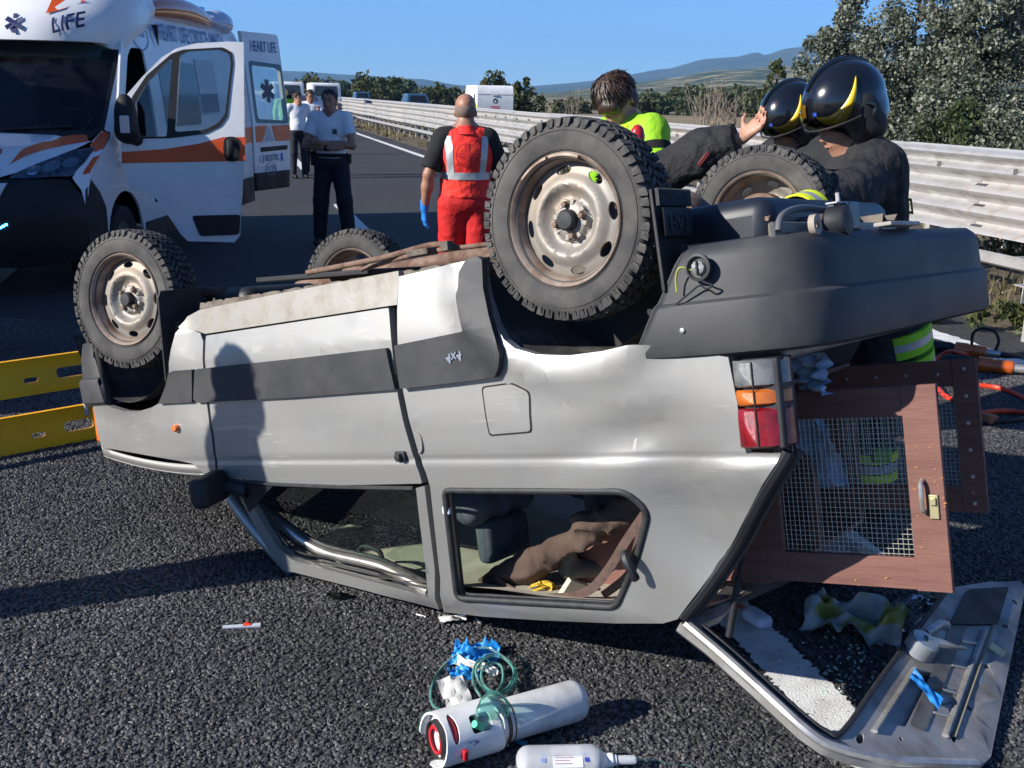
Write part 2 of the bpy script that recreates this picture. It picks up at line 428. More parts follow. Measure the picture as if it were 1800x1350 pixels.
# ground sheet out to the horizon, dropping away from the motorway bank
def ground_sheet():
    mb = MB(); ss = [-9000, -2500, -700, -200, -60, -24, -14, -7.5, 6.9, 19.6, 24, 34, 60, 200, 700, 2500, 9000]
    ts = [-300, -60, -20, 0, 20, 60, 150, 400, 1000, 3000, 9500]
    def z(s): return -0.03 if -7.6 < s < 19.7 else (-0.9 if (s < -7.6 and s > -24) or (19.7 < s < 30) else -1.9)
    mb.grid([[road(s, t, z(s)) for s in ss] for t in ts])
    o = mb.build('ground', FIELD, smooth=False); o['kind'] = 'structure'
ground_sheet()
strip('road', -5.4, 5.95, -40, 900, 0.0, ASPH, 24)
strip('opposite_road', 10.7, 19.0, -40, 900, 0.0, ASPH, 24)
strip('verge', 5.95, 10.7, -40, 900, -0.004, VERGE, 24)
strip('shoulder_verge', -7.5, -5.4, -40, 900, -0.004, VERGE, 24)
def ragged_line(name, s, w, t0, t1, z=0.0072, step=0.05, amp=0.010):
    """painted stripe with worn, uneven edges"""
    mb = MB(); rows = []; n = max(2, int((t1 - t0) / step)); rg = np.random.RandomState(int(abs(t0 * 7 + s * 13)) % 999)
    for i in range(n + 1):
        t = t0 + (t1 - t0) * i / n
        rows.append([road(s - w / 2 + rg.normal() * amp, t, z), road(s, t, z), road(s + w / 2 + rg.normal() * amp, t, z)])
    mb.grid(rows); o = mb.build(name, LINE, smooth=False); o['kind'] = 'structure'; return o
ragged_line('edge_line', 5.27, 0.20, -6, 40, step=0.06)
ragged_line('edge_line', 5.27, 0.20, 40, 500, step=2.0, amp=0.0)
ragged_line('edge_line', -2.15, 0.20, -6, 400, step=1.0, amp=0.0)
for k in range(22):
    t0 = 0.6 + 12 * k
    ragged_line('lane_line', 1.64, 0.17, t0, t0 + 4.4, step=0.010 if k == 0 else 0.1, amp=0.006 if k < 2 else 0.004)
# coarse aggregate of the open road surface near the camera: nobody could count it
def aggregate():
    poly = [gnd(-40, 1375), gnd(1850, 1375), gnd(1850, 640), gnd(1500, 560), gnd(-40, 560)]
    me = mesh('aggregate', [Vector((p.x, p.y, 0.0005)) for p in poly], [tuple(range(5))])
    o = link('road_aggregate', me, STONE, smooth=False); o['kind'] = 'stuff'; o['label'] = 'coarse grey stone aggregate of the open asphalt in the foreground'
    ng = bpy.data.node_groups.new('aggregate', 'GeometryNodeTree')
    ng.interface.new_socket('Geometry', in_out='INPUT', socket_type='NodeSocketGeometry'); ng.interface.new_socket('Geometry', in_out='OUTPUT', socket_type='NodeSocketGeometry')
    N = ng.nodes; L = ng.links; gi = N.new('NodeGroupInput'); go = N.new('NodeGroupOutput')
    dp = N.new('GeometryNodeDistributePointsOnFaces'); dp.distribute_method = 'RANDOM'; dp.inputs['Density'].default_value = 8600
    ic = N.new('GeometryNodeMeshIcoSphere'); ic.inputs['Radius'].default_value = 0.0080; ic.inputs['Subdivisions'].default_value = 2
    tn = N.new('ShaderNodeTexNoise'); tn.inputs['Scale'].default_value = 95; ps = N.new('GeometryNodeInputPosition'); L.new(ps.outputs[0], tn.inputs['Vector'])
    sp = N.new('GeometryNodeSetPosition'); vm = N.new('ShaderNodeVectorMath'); vm.operation = 'SUBTRACT'; vm.inputs[1].default_value = (0.5, 0.5, 0.5); L.new(tn.outputs['Color'], vm.inputs[0])
    vs = N.new('ShaderNodeVectorMath'); vs.operation = 'SCALE'; vs.inputs['Scale'].default_value = 0.014; L.new(vm.outputs[0], vs.inputs[0])
    L.new(ic.outputs['Mesh'], sp.inputs['Geometry']); L.new(vs.outputs[0], sp.inputs['Offset'])
    ip = N.new('GeometryNodeInstanceOnPoints'); L.new(gi.outputs[0], dp.inputs['Mesh']); L.new(dp.outputs['Points'], ip.inputs['Points']); L.new(sp.outputs[0], ip.inputs['Instance'])
    rv = N.new('FunctionNodeRandomValue'); rv.data_type = 'FLOAT_VECTOR'; rv.inputs[0].default_value = (-0.5, -0.5, 0); rv.inputs[1].default_value = (0.5, 0.5, 6.28); L.new(rv.outputs[0], ip.inputs['Rotation'])
    rs = N.new('FunctionNodeRandomValue'); rs.data_type = 'FLOAT_VECTOR'; rs.inputs[0].default_value = (0.5, 0.5, 0.40); rs.inputs[1].default_value = (1.25, 1.1, 0.78); rs.inputs['Seed'].default_value = 5; L.new(rs.outputs[0], ip.inputs['Scale'])
    sm = N.new('GeometryNodeSetMaterial'); sm.inputs['Material'].default_value = STONE; L.new(ip.outputs[0], sm.inputs['Geometry']); L.new(sm.outputs[0], go.inputs[0])
    md = o.modifiers.new('stones', 'NODES'); md.node_group = ng
aggregate()
# ---------------------------------------------------------------- hills
def hazy_ridge(name, prof, D, depth, m, seed, rough=0.03, fine=0.015, base=-2, step=12):
    """a range of hills: ridge heights follow the skyline, slopes run down towards us and away"""
    xs = np.arange(prof[0][0], prof[-1][0] + 1, step); ys_ = np.interp(xs, [p[0] for p in prof], [p[1] for p in prof])
    fr = [0.0, 0.12, 0.25, 0.4, 0.55, 0.7, 0.85, 1.0, 1.15, 1.4]; hf = [0, 0.03, 0.10, 0.24, 0.42, 0.62, 0.83, 1.0, 0.8, 0.3]
    rows = []
    for f, h in zip(fr, hf):
        row = []
        for i, (x, y) in enumerate(zip(xs, ys_)):
            d = ray(x, y); hd = math.hypot(d.x, d.y); dx, dy = d.x / hd, d.y / hd
            H = max(3.0, CAMH + d.z / hd * D - base)
            dist = D - depth * (1 - f)
            nz = fbm(np.array([[x * 0.011 + seed, f * 3.1 + seed]]), 1.0, 5, seed)[0] - 0.5
            hh = H * (h + (nz * 0.55 * h * (1 - h) * 2 if f < 1 else 0)) + (H * fine * (fbm(np.array([[x * 0.09, f * 20.]]), 1.0, 3, seed + 9)[0] - 0.5))
            row.append(Vector((dx * dist, dy * dist, base + max(hh, -1) if f > 0 else base - 3)))
        rows.append(row)
    mb = MB(); mb.grid(rows)
    o = mb.build(name, m, angle=180); o['kind'] = 'structure'; return o
HILLF = mat('far forested slopes', (0.042, 0.055, 0.038), 1.0, col2=(0.075, 0.080, 0.052), vscale=0.0022, spec=0.0)
HILLM = mat('hill fields and woods', (0.045, 0.060, 0.026), 1.0, col2=(0.27, 0.225, 0.115), vscale=0.016, mixlo=0.49, mixhi=0.58, spec=0.0, detail=9)
hazy_ridge('mountains', [(-300, 118), (150, 105), (380, 100), (490, 124), (540, 126), (590, 130), (650, 133), (690, 137), (745, 139), (800, 149), (860, 154), (940, 151), (1000, 146), (1050, 141), (1100, 133), (1150, 123), (1180, 120), (1230, 105), (1260, 102), (1300, 99), (1330, 91), (1345, 97), (1380, 86), (1410, 82), (1480, 84), (1560, 70), (1700, 60), (2100, 40)], 6500, 2600, HILLF, 3)
hazy_ridge('hills', [(880, 168), (960, 164), (1010, 159), (1060, 152), (1120, 145), (1190, 136), (1230, 128), (1262, 124), (1300, 122), (1345, 118), (1400, 116), (1500, 108), (1700, 95), (2100, 90)], 2600, 1500, HILLM, 8, fine=0.05)
hazy_ridge('foothills', [(-300, 158), (300, 157), (500, 155), (640, 153), (760, 154), (860, 158), (960, 163), (1040, 168), (1120, 172)], 3600, 1500, HILLM, 21, fine=0.05)
HW = mat('far house wall', (0.60, 0.54, 0.46), 0.9); HR_ = mat('far house roof', (0.28, 0.13, 0.08), 0.9)
for i, (px, py, s_) in enumerate([(1142, 163, 1.0), (1211, 160, 1.3), (1240, 158, 1.0), (1238, 153, 0.8), (1127, 176, 1.0), (1330, 151, 0.9), (1350, 172, 1.0), (1030, 180, 1.2), (1095, 172, 0.8)]):
    D_ = 2050.0 if py < 165 else 1700.0; d_ = ray(px, py); q_ = CAM + d_ * (D_ / d_.y); o_ = empty('far_house', (q_.x, q_.y, q_.z - 4), 0.4 * i, ['pale far house on the slope above the medic, leftmost of the hillside', 'largest pale far house, above the bare shrub', 'far house just right of the largest one', 'small far house highest above the bare shrub', 'low far house in the fields right of the medic', 'far house high beside the slim green tree', 'low far house behind the black helmets', 'far house left of the medic at the foot of the hills', 'smallest far house just left of the medic'][i], 'house', 'houses on the far hills')
    mb = MB(); mb.box((0, 0, 4), (14 * s_, 10 * s_, 10)); mb.build('wall', HW, o_, smooth=False)
    mb = MB(); w2, d2, z2 = 7.6 * s_, 5.6 * s_, 9.0; mb.add([(-w2, -d2, z2), (w2, -d2, z2), (w2, d2, z2), (-w2, d2, z2), (-w2, 0, z2 + 3), (w2, 0, z2 + 3)], [(0, 1, 5, 4), (2, 3, 4, 5), (0, 4, 3), (1, 2, 5), (3, 2, 1, 0)]); mb.build('roof', HR_, o_, smooth=False)
# ---------------------------------------------------------------- vegetation
def leaf_mat(name, c1, c2, c3, tr=0.25):
    m = bpy.data.materials.new(name); m.use_nodes = True; N = m.node_tree.nodes; L = m.node_tree.links; b = N['Principled BSDF']
    g = N.new('ShaderNodeNewGeometry'); r = N.new('ShaderNodeValToRGB'); r.color_ramp.elements[0].color = (*c1, 1); r.color_ramp.elements[1].color = (*c3, 1)
    e = r.color_ramp.elements.new(0.5); e.color = (*c2, 1); L.new(g.outputs['Random Per Island'], r.inputs[0]); L.new(r.outputs[0], b.inputs['Base Color'])
    b.inputs['Roughness'].default_value = 0.55; b.inputs['Specular IOR Level'].default_value = 0.4
    t = N.new('ShaderNodeBsdfTranslucent'); L.new(r.outputs[0], t.inputs[0]); mx = N.new('ShaderNodeMixShader'); mx.inputs[0].default_value = tr
    L.new(b.outputs[0], mx.inputs[1]); L.new(t.outputs[0], mx.inputs[2]); L.new(mx.outputs[0], N['Material Output'].inputs[0]); return m
LEAF_SILVER = leaf_mat('silver poplar leaves', (0.022, 0.036, 0.014), (0.115, 0.130, 0.080), (0.29, 0.30, 0.25), 0.18)
LEAF_DARK = leaf_mat('dark leaves', (0.020, 0.038, 0.013), (0.045, 0.066, 0.022), (0.100, 0.115, 0.042))
LEAF_MID = leaf_mat('mid green leaves', (0.030, 0.048, 0.012), (0.062, 0.078, 0.020), (0.115, 0.110, 0.040))
BARK = mat('bark', (0.12, 0.095, 0.07), 0.95, var=0.5, vscale=12, bump=0.6, bscale=30)
TWIG = mat('dry twigs', (0.26, 0.21, 0.16), 0.95, var=0.3, vscale=20)
def leaf_cloud(name, cs, rad, n, size, m, parent, seed, asp=1.5):
    """n leaf faces spread through clumps centred at cs"""
    rg = np.random.RandomState(seed); cs = np.array(cs); ci = rg.randint(0, len(cs), n); rad = np.array(rad)
    d = rg.normal(size=(n, 3)); d /= np.linalg.norm(d, axis=1)[:, None]; P = cs[ci] + d * (rad[ci] * rg.rand(n) ** 0.45)[:, None]
    a = rg.normal(size=(n, 3)); a /= np.linalg.norm(a, axis=1)[:, None]; b = np.cross(a, rg.normal(size=(n, 3))); b /= np.linalg.norm(b, axis=1)[:, None]
    s = size * (0.6 + 0.8 * rg.rand(n))[:, None]
    V = np.stack([P - a * s * asp / 2, P + b * s / 2, P + a * s * asp / 2, P - b * s / 2], 1).reshape(-1, 3)
    me = bpy.data.meshes.new(name); me.vertices.add(4 * n); me.vertices.foreach_set('co', V.ravel()); me.loops.add(4 * n); me.loops.foreach_set('vertex_index', np.arange(4 * n))
    me.polygons.add(n); me.polygons.foreach_set('loop_start', np.arange(n) * 4); me.update(); me.validate()
    return link(name, me, m, parent, smooth=False)
def tree(name, base, h, w, m, n, leaf, seed, label, cat='tree', group=None, nc=40, trunk=0.16, low=0.25, squash=1.0, lob=0.30, dry=0):
    rg = np.random.RandomState(seed); o = empty(name, base, 0, label, cat, group)
    cs = []; rad = []
    th = h * low
    while len(cs) < nc:
        p = rg.uniform(-1, 1, 3)
        if np.linalg.norm(p) > 1: continue
        f = (p[2] + 1) / 2; ww = w / 2 * (0.55 + 0.75 * math.sin(math.pi * min(1, 0.15 + f * 0.85)) ** 0.8) * (1 - 0.35 * f * squash)
        cs.append((p[0] * ww * 0.9, p[1] * ww * 0.9, th * 0.7 + (h - th * 0.7) * f * 0.97)); rad.append(w * lob * (0.45 + 0.6 * rg.rand()) * (1 - 0.45 * f))
    mb = MB(); lean = rg.normal(size=2) * 0.03 * h
    top = Vector((lean[0], lean[1], h * 0.8)); mid = Vector((lean[0] * 0.3, lean[1] * 0.3, th))
    mb.tube(catmull([(0, 0, -0.3), mid, top], 4), [trunk * (1 - 0.9 * i / 8) for i in range(9)], 7)
    for i in rg.choice(len(cs), min(len(cs), 14), False):
        c = Vector(cs[i]); s0 = mid.lerp(top, max(0.0, min(0.8, (c.z - th) / (h * 0.8) - 0.15)))
        mb.tube(catmull([s0, s0.lerp(c, 0.5) + Vector((0, 0, 0.03 * h)), c], 3), [trunk * 0.4 * (1 - 0.85 * k / 6) for k in range(7)], 5)
    mb.build('trunk', BARK, o)
    leaf_cloud('crown', cs, rad, n, leaf, m, o, seed + 1)
    if dry:
        d = MB()
        for i in range(dry):
            c = Vector(cs[rg.randint(len(cs))]); d.tube([c, c + Vector((rg.normal() * 0.2, rg.normal() * 0.2, 0.5)) * w * 0.25], [0.02, 0.005], 4)
        x_=d.build('bare_twig', TWIG, o); x_['kind']='stuff'
    return o
def tree_px(name, px, y, toppx, w, *a, **k):
    """tree whose trunk stands at depth y under image column px and whose top reaches row toppx"""
    g = aty(px, 200, y); top = aty(px, toppx, y); zb = k.pop('zb', -0.95)
    return tree(name, (g.x, y, zb), top.z - zb, w, *a, **k)
# silver-leaved poplars behind the opposite carriageway
tree_px('poplar_tree', 1478, 50, -20, 4.6, LEAF_SILVER, 17000, 0.105, 11, 'silver-leaved poplar at the left end of the row behind the barrier', group='silver poplars behind the barrier', nc=60, low=0.16, lob=0.24)
tree_px('poplar_tree', 1600, 47, -110, 5.2, LEAF_SILVER, 24000, 0.105, 12, 'tall silver-leaved poplar in the middle of the row, behind the firefighters', group='silver poplars behind the barrier', nc=70, low=0.12, lob=0.24)
tree_px('poplar_tree', 1725, 45, -90, 5.4, LEAF_SILVER, 24000, 0.105, 13, 'silver-leaved poplar second from the right edge, above the barrier', group='silver poplars behind the barrier', nc=70, low=0.10, lob=0.24)
tree_px('poplar_tree', 1850, 46, -130, 5.6, LEAF_SILVER, 17000, 0.105, 14, 'silver-leaved poplar cut off by the right edge of the picture', group='silver poplars behind the barrier', nc=60, low=0.10, lob=0.24)
for i, (px, w, n) in enumerate([(1440, 3.2, 2600), (1530, 3.6, 3600), (1640, 3.8, 4000), (1700, 3.6, 4000), (1780, 4.0, 4000)]):
    g = aty(px, 200, 43.5 - i * 0.9)
    tree('roadside_bush', (g.x, g.y, -0.9), 2.6 + 0.35 * (i % 3), w, LEAF_DARK if i % 2 else LEAF_SILVER, int(n * 1.6), 0.10, 60 + i, ['small silver bush at the left foot of the poplars', 'dark bush under the first poplar', 'broad silver bush under the tall poplar', 'dark bush between the two right poplars', 'silver bush at the right foot of the poplars'][i], 'bush', nc=26, trunk=0.06, low=0.05)
tree_px('young_tree', 1362, 92, 96, 3.0, LEAF_MID, 2600, 0.17, 21, 'slim green tree left of the poplars, behind the helmets', nc=34, low=0.12, lob=0.24)
tree_px('young_tree', 1400, 96, 93, 2.4, LEAF_DARK, 2200, 0.17, 22, 'slim dark tree touching the poplars on their left', nc=30, low=0.12, lob=0.24)
# bush behind the white caravan
tree_px('wild_bush', 872, 82, 112, 3.6, LEAF_MID, 2600, 0.17, 31, 'yellow-green bushy tree directly behind the white caravan', nc=34, low=0.08, lob=0.25, dry=4)
tree_px('wild_bush', 922, 80, 134, 3.0, LEAF_DARK, 2600, 0.17, 32, 'dark green bush to the right of the white caravan', nc=30, low=0.05, lob=0.27)
tree_px('wild_bush', 985, 70, 158, 1.7, LEAF_MID, 700, 0.13, 33, 'small weedy bush right of the caravan beyond the barrier', nc=14, low=0.05, lob=0.25, dry=5)
# oak row on the left
for i, (px, tp, w) in enumerate([(545, 138, 9), (585, 140, 9), (612, 143, 8), (652, 134, 11), (692, 135, 10), (722, 148, 9), (763, 153, 8), (798, 159, 8)]):
    tree_px('oak_tree', px, 205 + 9 * (i % 3), tp, w, LEAF_DARK if i % 3 else LEAF_MID, 1500, 0.55, 40 + i, ['leftmost oak of the far row', 'second oak from the left in the far row', 'low oak behind the officer with folded arms', 'largest round oak left of the caravan', 'tall oak right of the largest one', 'low oak above the dark blue car', 'small oak left of the caravan', 'last small oak, just before the caravan'][i], group='far oaks along the motorway', nc=26, trunk=0.4, low=0.10, zb=-1.9)
# far thickets on the right
for i, (px, tp, w) in enumerate([(1010, 182, 9), (1150, 166, 10), (1188, 160, 9), (1222, 150, 10), (1262, 146, 11), (1302, 148, 10), (1335, 160, 9)]):
    tree_px('field_tree', px, 225 + 8 * (i % 3), tp, w, LEAF_DARK if i % 2 else LEAF_MID, 1300, 0.6, 80 + i, ['far field tree to the left of the medic', 'far field tree just right of the medic', 'second far field tree right of the medic', 'far field tree left of the bare shrub', 'far field tree behind the bare shrub', 'far round field tree right of the bare shrub', 'far field tree beside the slim green tree'][i], group='far trees across the field', nc=24, trunk=0.35, low=0.1, zb=-1.9)
def bare_shrub(px, y, top, w, seed, n, label):
    rg = np.random.RandomState(seed); g = aty(px, 200, y); h = aty(px, top, y).z + 0.9; o = empty('bare_shrub', (g.x, y, -0.9), 0, label, 'shrub')
    mb = MB()
    for i in range(n):
        b = Vector((rg.normal() * w * 0.12, rg.normal() * w * 0.12, 0)); t = Vector((rg.normal() * w * 0.33, rg.normal() * w * 0.33, h * rg.uniform(0.55, 1.0)))
        c = catmull([b, b.lerp(t, 0.5) + Vector(rg.normal(size=3) * 0.06 * w), t], 3); mb.tube(c, [0.024 * (1 - 0.7 * k / 6) for k in range(7)], 4)
        for j in range(5):
            s0 = c[rg.randint(2, 6)]; mb.tube([s0, s0 + Vector((rg.normal() * 0.3, rg.normal() * 0.3, rg.uniform(0.2, 0.7)))], [0.014, 0.004], 4)
    mb.build('stem', TWIG, o); return o
bare_shrub(1250, 48, 128, 2.2, 5, 34, 'tall bare shrub with pale twigs beyond the barrier')
bare_shrub(1008, 60, 148, 1.0, 6, 9, 'thin bare shrub beyond the barrier left of the medic')
bare_shrub(1290, 50, 165, 1.2, 7, 14, 'small bare shrub at the right foot of the tall bare one')
# verge grass under the near barrier
def verge_grass():
    rg = np.random.RandomState(4); n = 5200; V = []; F = []
    for i in range(n):
        t = rg.uniform(2.5, 60) if i % 3 else rg.uniform(3, 9); s = rg.uniform(6.05, 9.8)
        if vnoise(np.array([[s * 1.3, t * 0.8]]), 1.0, 3)[0] < 0.52: continue
        p = road(s, t); h = rg.uniform(0.05, 0.22); a = rg.rand() * 6.28; w = 0.012 + 0.0008 * t; q = Vector((math.cos(a), math.sin(a), 0))
        l = Vector((rg.normal() * 0.05, rg.normal() * 0.05, h)); b = len(V); V += [p - q * w, p + q * w, p + l + q * w * 0.3]; F.append((b, b + 1, b + 2))
    o = link('verge_grass', mesh('verge_grass', V, F), leaf_mat('verge grass', (0.06, 0.075, 0.02), (0.16, 0.13, 0.06), (0.26, 0.20, 0.11), 0.3), smooth=False)
    setp(o, 'short dry grass and weeds along the foot of the barrier', None, None, 'stuff')
verge_grass()
for i, (px, py, s) in enumerate([(1782, 588, 0.30), (1775, 468, 0.42), (1630, 566, 0.16)]):
    g = gnd(px, py); rg = np.random.RandomState(i); o = empty('verge_weed', g, 0, ['green weed beside the pale metal footing', 'dark weed clump at the foot of the barrier, right edge', 'small weed just beyond the edge line'][i], 'weed')
    leaf_cloud('leaf', [(rg.normal() * s * 0.35, rg.normal() * s * 0.35, s * (0.2 + 0.5 * rg.rand())) for k in range(12)], [s * 0.3] * 12, 420, 0.035, LEAF_MID, o, 5 + i, 2.2)
# ================================================================ MEDIAN BARRIERS
GALV = mat('galvanised steel', (0.50, 0.49, 0.47), 0.42, metal=0.55, col2=(0.36, 0.34, 0.32), vscale=3.5, rvar=0.25, bump=0.06, bscale=9, stretch=(1, 1, 3))
GALVD = mat('galvanised post', (0.42, 0.41, 0.40), 0.55, metal=0.4, col2=(0.30, 0.28, 0.26), vscale=6, rvar=0.2)
GALVR = mat('stained galvanised steel', (0.45, 0.43, 0.41), 0.5, metal=0.5, col2=(0.28, 0.21, 0.17), vscale=5, mixlo=0.5, mixhi=0.8, rvar=0.2)
def beam_profile(z0, z1, waves, depth, n=8):
    pr = []
    for i in range(waves * n + 1):
        f = i / (waves * n); ph = f * waves * 2 * math.pi
        w = -math.cos(ph); w = math.copysign(abs(w) ** 0.7, w)
        pr.append((-depth / 2 * w, z0 + (z1 - z0) * f))
    return pr
def barrier(s, label, face, t0, t1, tposts, z0=0.52, z1=1.12, cat='barrier'):
    o = empty('median_barrier', road(s, 10), 0, label, cat, 'double median barrier')
    o0 = Vector(o.location)
    pr = beam_profile(z0, z1, 3, 0.115)
    pr = [(face * a, z) for a, z in pr]; rg = np.random.RandomState(int(s * 10))
    t = t0; k = 0; L = 4.5
    while t < t1:
        ll = L if t < 90 else 60.0
        off = 0.0022 * (k % 2) + rg.normal() * 0.004; mb = MB(); dz = rg.normal() * 0.006
        ring = [(s + face * off + a, z + dz) for a, z in pr]; back = [(s + face * off + a - face * 0.006, z + dz) for a, z in reversed(pr)]
        rows = [[road(a, tt, z) - o0 for a, z in ring + back + ring[:1]] for tt in (t - 0.16, t + ll + 0.16)]
        mb.grid(rows, flip=face > 0); mb.build('beam', GALV if k % 3 else GALVR, o, angle=50)
        # spacer plate behind and lower rail
        mb = MB(); zz = 0.26
        lr = [(s + face * (0.10 + off), zz), (s + face * (0.13 + off), zz + 0.02), (s + face * (0.13 + off), zz + 0.10), (s + face * (0.10 + off), zz + 0.12)]
        mb.grid([[road(a, tt, z) - o0 for a, z in lr + lr[:1]] for tt in (t - 0.05, t + ll + 0.05)], flip=face < 0)
        mb.build('lower_rail', GALV, o, angle=50)
        t += ll; k += 1
    pm = MB(); pm.box((0, 0, 0), (0.012, 0.10, 1.0)); pm.box((0.03, 0.047, 0), (0.06, 0.006, 1.0)); pm.box((0.03, -0.047, 0), (0.06, 0.006, 1.0))
    pme = mesh('post', pm.v, pm.f); pme.materials.append(GALVD)
    bm_ = MB(); bm_.box((0, 0, 0), (0.16, 0.07, 0.10)); bme = mesh('bracket', bm_.v, bm_.f); bme.materials.append(GALVD)
    tt = t0 + 0.8
    while tt < tposts:
        p = bpy.data.objects.new('post', pme); COL.objects.link(p); p.parent = o; p.location = road(s - face * 0.11, tt, 0.48) - o0; p.rotation_euler = (0, 0, R(15))
        b = bpy.data.objects.new('bracket', bme); COL.objects.link(b); b.parent = p; b.location = (face * 0.13, 0, -0.16)
        tt += 1.5
    # bolted plates on the joints
    jm = MB(); jm.box((0, 0, 0), (0.006, 0.16, 0.035)); jme = mesh('joint_plate', jm.v, jm.f); jme.materials.append(GALV)
    t = t0
    while t < 60:
        for z in (z0 + 0.10, z0 + 0.30, z0 + 0.50):
            j = bpy.data.objects.new('joint_plate', jme); COL.objects.link(j); j.parent = o; j.location = road(s + face * 0.060, t, z) - o0; j.rotation_euler = (0, 0, R(15))
        t += 4.5
    return o
barrier(7.15, 'near three-wave steel barrier of the median, with thin posts and a lower rail', -1, -9, 420, 75)
barrier(9.5, 'far three-wave steel barrier of the median, facing the other carriageway', 1, -9, 420, 40, 0.60, 1.20)
# pale footing at the right edge
def footing():
    g = gnd(1800, 602); o = empty('barrier_footing', g, R(15), 'pale galvanised post and arm standing before the barrier at the right edge', 'post')
    mb = MB(); mb.box((0.04, 0, 0.20), (0.07, 0.09, 0.46)); mb.build('leg', GALV, o, bevel=0.004)
    mb = MB(); mb.box((0.26, 0.0, 0.44), (0.78, 0.10, 0.012)); mb.box((0.26, -0.052, 0.38), (0.78, 0.008, 0.13)); mb.build('arm', GALV, o, bevel=0.003)
    mb = MB()
    for k in range(3): mb.box((0.05 + 0.22 * k, -0.058, 0.40), (0.05, 0.004, 0.02))
    mb.build('slot', mat('dark slot', (0.02, 0.02, 0.02), 0.8), o, smooth=False)
footing()
# ================================================================ TRAFFIC BEYOND
WHITE = mat('white bodywork', (0.78, 0.78, 0.77), 0.35, var=0.12, vscale=2.0, coat=0.3)
DARKG = mat('dark car glass', (0.012, 0.016, 0.022), 0.08, spec=0.8)
CARBLUE = mat('blue car paint', (0.045, 0.10, 0.20), 0.25, metal=0.3, coat=0.6)
CARGREY = mat('dark grey car paint', (0.05, 0.055, 0.065), 0.25, metal=0.3, coat=0.6)
RUBF = mat('far tyre rubber', (0.02, 0.02, 0.02), 0.85)
def far_car(loc, rz, paint, label, h=1.5, w=1.72, L=4.2, group=None, rails=False):
    o = empty('far_car', loc, rz, label, 'car', group)
    secs = [(-L / 2, 0.62, 0.80, 0.80), (-L / 2 + 0.12, 0.40, 0.98, 0.96), (-L / 2 + 0.95, 0.30, 1.0, 1.0), (0.2, 0.28, 1.0, 1.0), (L / 2 - 0.4, 0.30, 1.0, 1.0), (L / 2 - 0.05, 0.42, 0.98, 0.98), (L / 2, 0.6, 0.85, 0.9)]
    mb = MB(); rows = []
    for x, zb, ww, zt in secs:
        hw = w / 2 * ww; t = 0.94 * zt
        rows.append([Vector((x, -hw * 0.9, zb)), Vector((x, -hw, zb + 0.25)), Vector((x, -hw * 0.98, t * 0.95)), Vector((x, -hw * 0.85, t)), Vector((x, hw * 0.85, t)), Vector((x, hw * 0.98, t * 0.95)), Vector((x, hw, zb + 0.25)), Vector((x, hw * 0.9, zb))])
    mb.grid(rows); mb.add(rows[0], [tuple(range(8))]); mb.add(rows[-1], [tuple(reversed(range(8)))]); mb.build('body', paint, o, angle=60)
    mb = MB(); rows = []
    for x, z, f in [(-L / 2 + 0.15, 0.95, 0.93), (-L / 2 + 0.45, h - 0.06, 0.80), (-L / 2 + 0.8, h, 0.78), (L / 2 - 1.9, h - 0.02, 0.78), (L / 2 - 1.2, 0.95, 0.92)]:
        rows.append([Vector((x, -w / 2 * f, z)), Vector((x, w / 2 * f, z))])
    g2 = [[Vector((r_[0].x, r_[0].y * 1.04 if False else -w / 2 * 0.94, 0.93)), r_[0], r_[1], Vector((r_[1].x, w / 2 * 0.94, 0.93))] for r_ in rows]
    mb.grid(g2); mb.build('roof', paint, o, angle=60)
    mb = MB(); a, b = rows[0], rows[1]
    def q(u, v): return (a[0].lerp(a[1], u)).lerp(b[0].lerp(b[1], u), v) + Vector((-0.012, 0, 0.004))
    mb.add([q(0.1, 0.12), q(0.9, 0.12), q(0.87, 0.9), q(0.13, 0.9)], [(0, 3, 2, 1)]); mb.build('rear_window', DARKG, o, smooth=False)
    for sy in (-1, 1):
        mb = MB(); mb.add([(-L / 2 + 0.55, sy * w / 2 * 0.945, 0.97), (L / 2 - 1.35, sy * w / 2 * 0.945, 0.97), (L / 2 - 1.95, sy * w / 2 * 0.82, h - 0.10), (-L / 2 + 0.7, sy * w / 2 * 0.82, h - 0.10)], [(0, 1, 2, 3)]); mb.build('side_window', DARKG, o, smooth=False)
        mb = MB(); mb.box((-L / 2 + 0.04, sy * w * 0.42, 0.78), (0.10, 0.18, 0.20)); mb.build('tail_light', mat('far tail light', (0.35, 0.02, 0.02), 0.3), o, bevel=0.01)
        for x in (-L / 2 + 0.75, L / 2 - 0.8):
            mb = MB(); mb.lathe([(0.02, 0.09), (0.2, 0.1), (0.3, 0.08), (0.31, -0.08), (0.2, -0.09)], 20, Matrix.Translation((x, sy * (w / 2 - 0.08), 0.31)) @ Matrix.Rotation(-sy * math.pi / 2, 4, 'X')); mb.build('wheel', RUBF, o)
    if rails:
        mb = MB(); mb.box((-0.3, 0, h + 0.12), (1.6, 0.9, 0.2)); mb.build('roof_box', mat('roof box', (0.03, 0.03, 0.035), 0.5), o, bevel=0.05)
    return o
RZ = math.atan2(RD.y, RD.x)
far_car(aty(727, 190, 78).xy.to_3d(), RZ, CARBLUE, 'dark blue car beyond the barrier, left of the caravan', h=1.62, group='cars on the other carriageway')
far_car(aty(634, 180, 118).xy.to_3d(), RZ, CARBLUE, 'blue pickup-like car farthest along the other carriageway', h=1.62, group='cars on the other carriageway')
far_car(aty(503, 185, 52).xy.to_3d(), RZ + math.pi, CARGREY, 'grey car with a roof box waiting behind the ambulance', h=1.5, rails=True, group='queue behind the ambulance')
far_car(aty(535, 185, 60).xy.to_3d(), RZ + math.pi, CARGREY, 'dark car waiting behind the two bystanders', h=1.45, group='queue behind the ambulance')
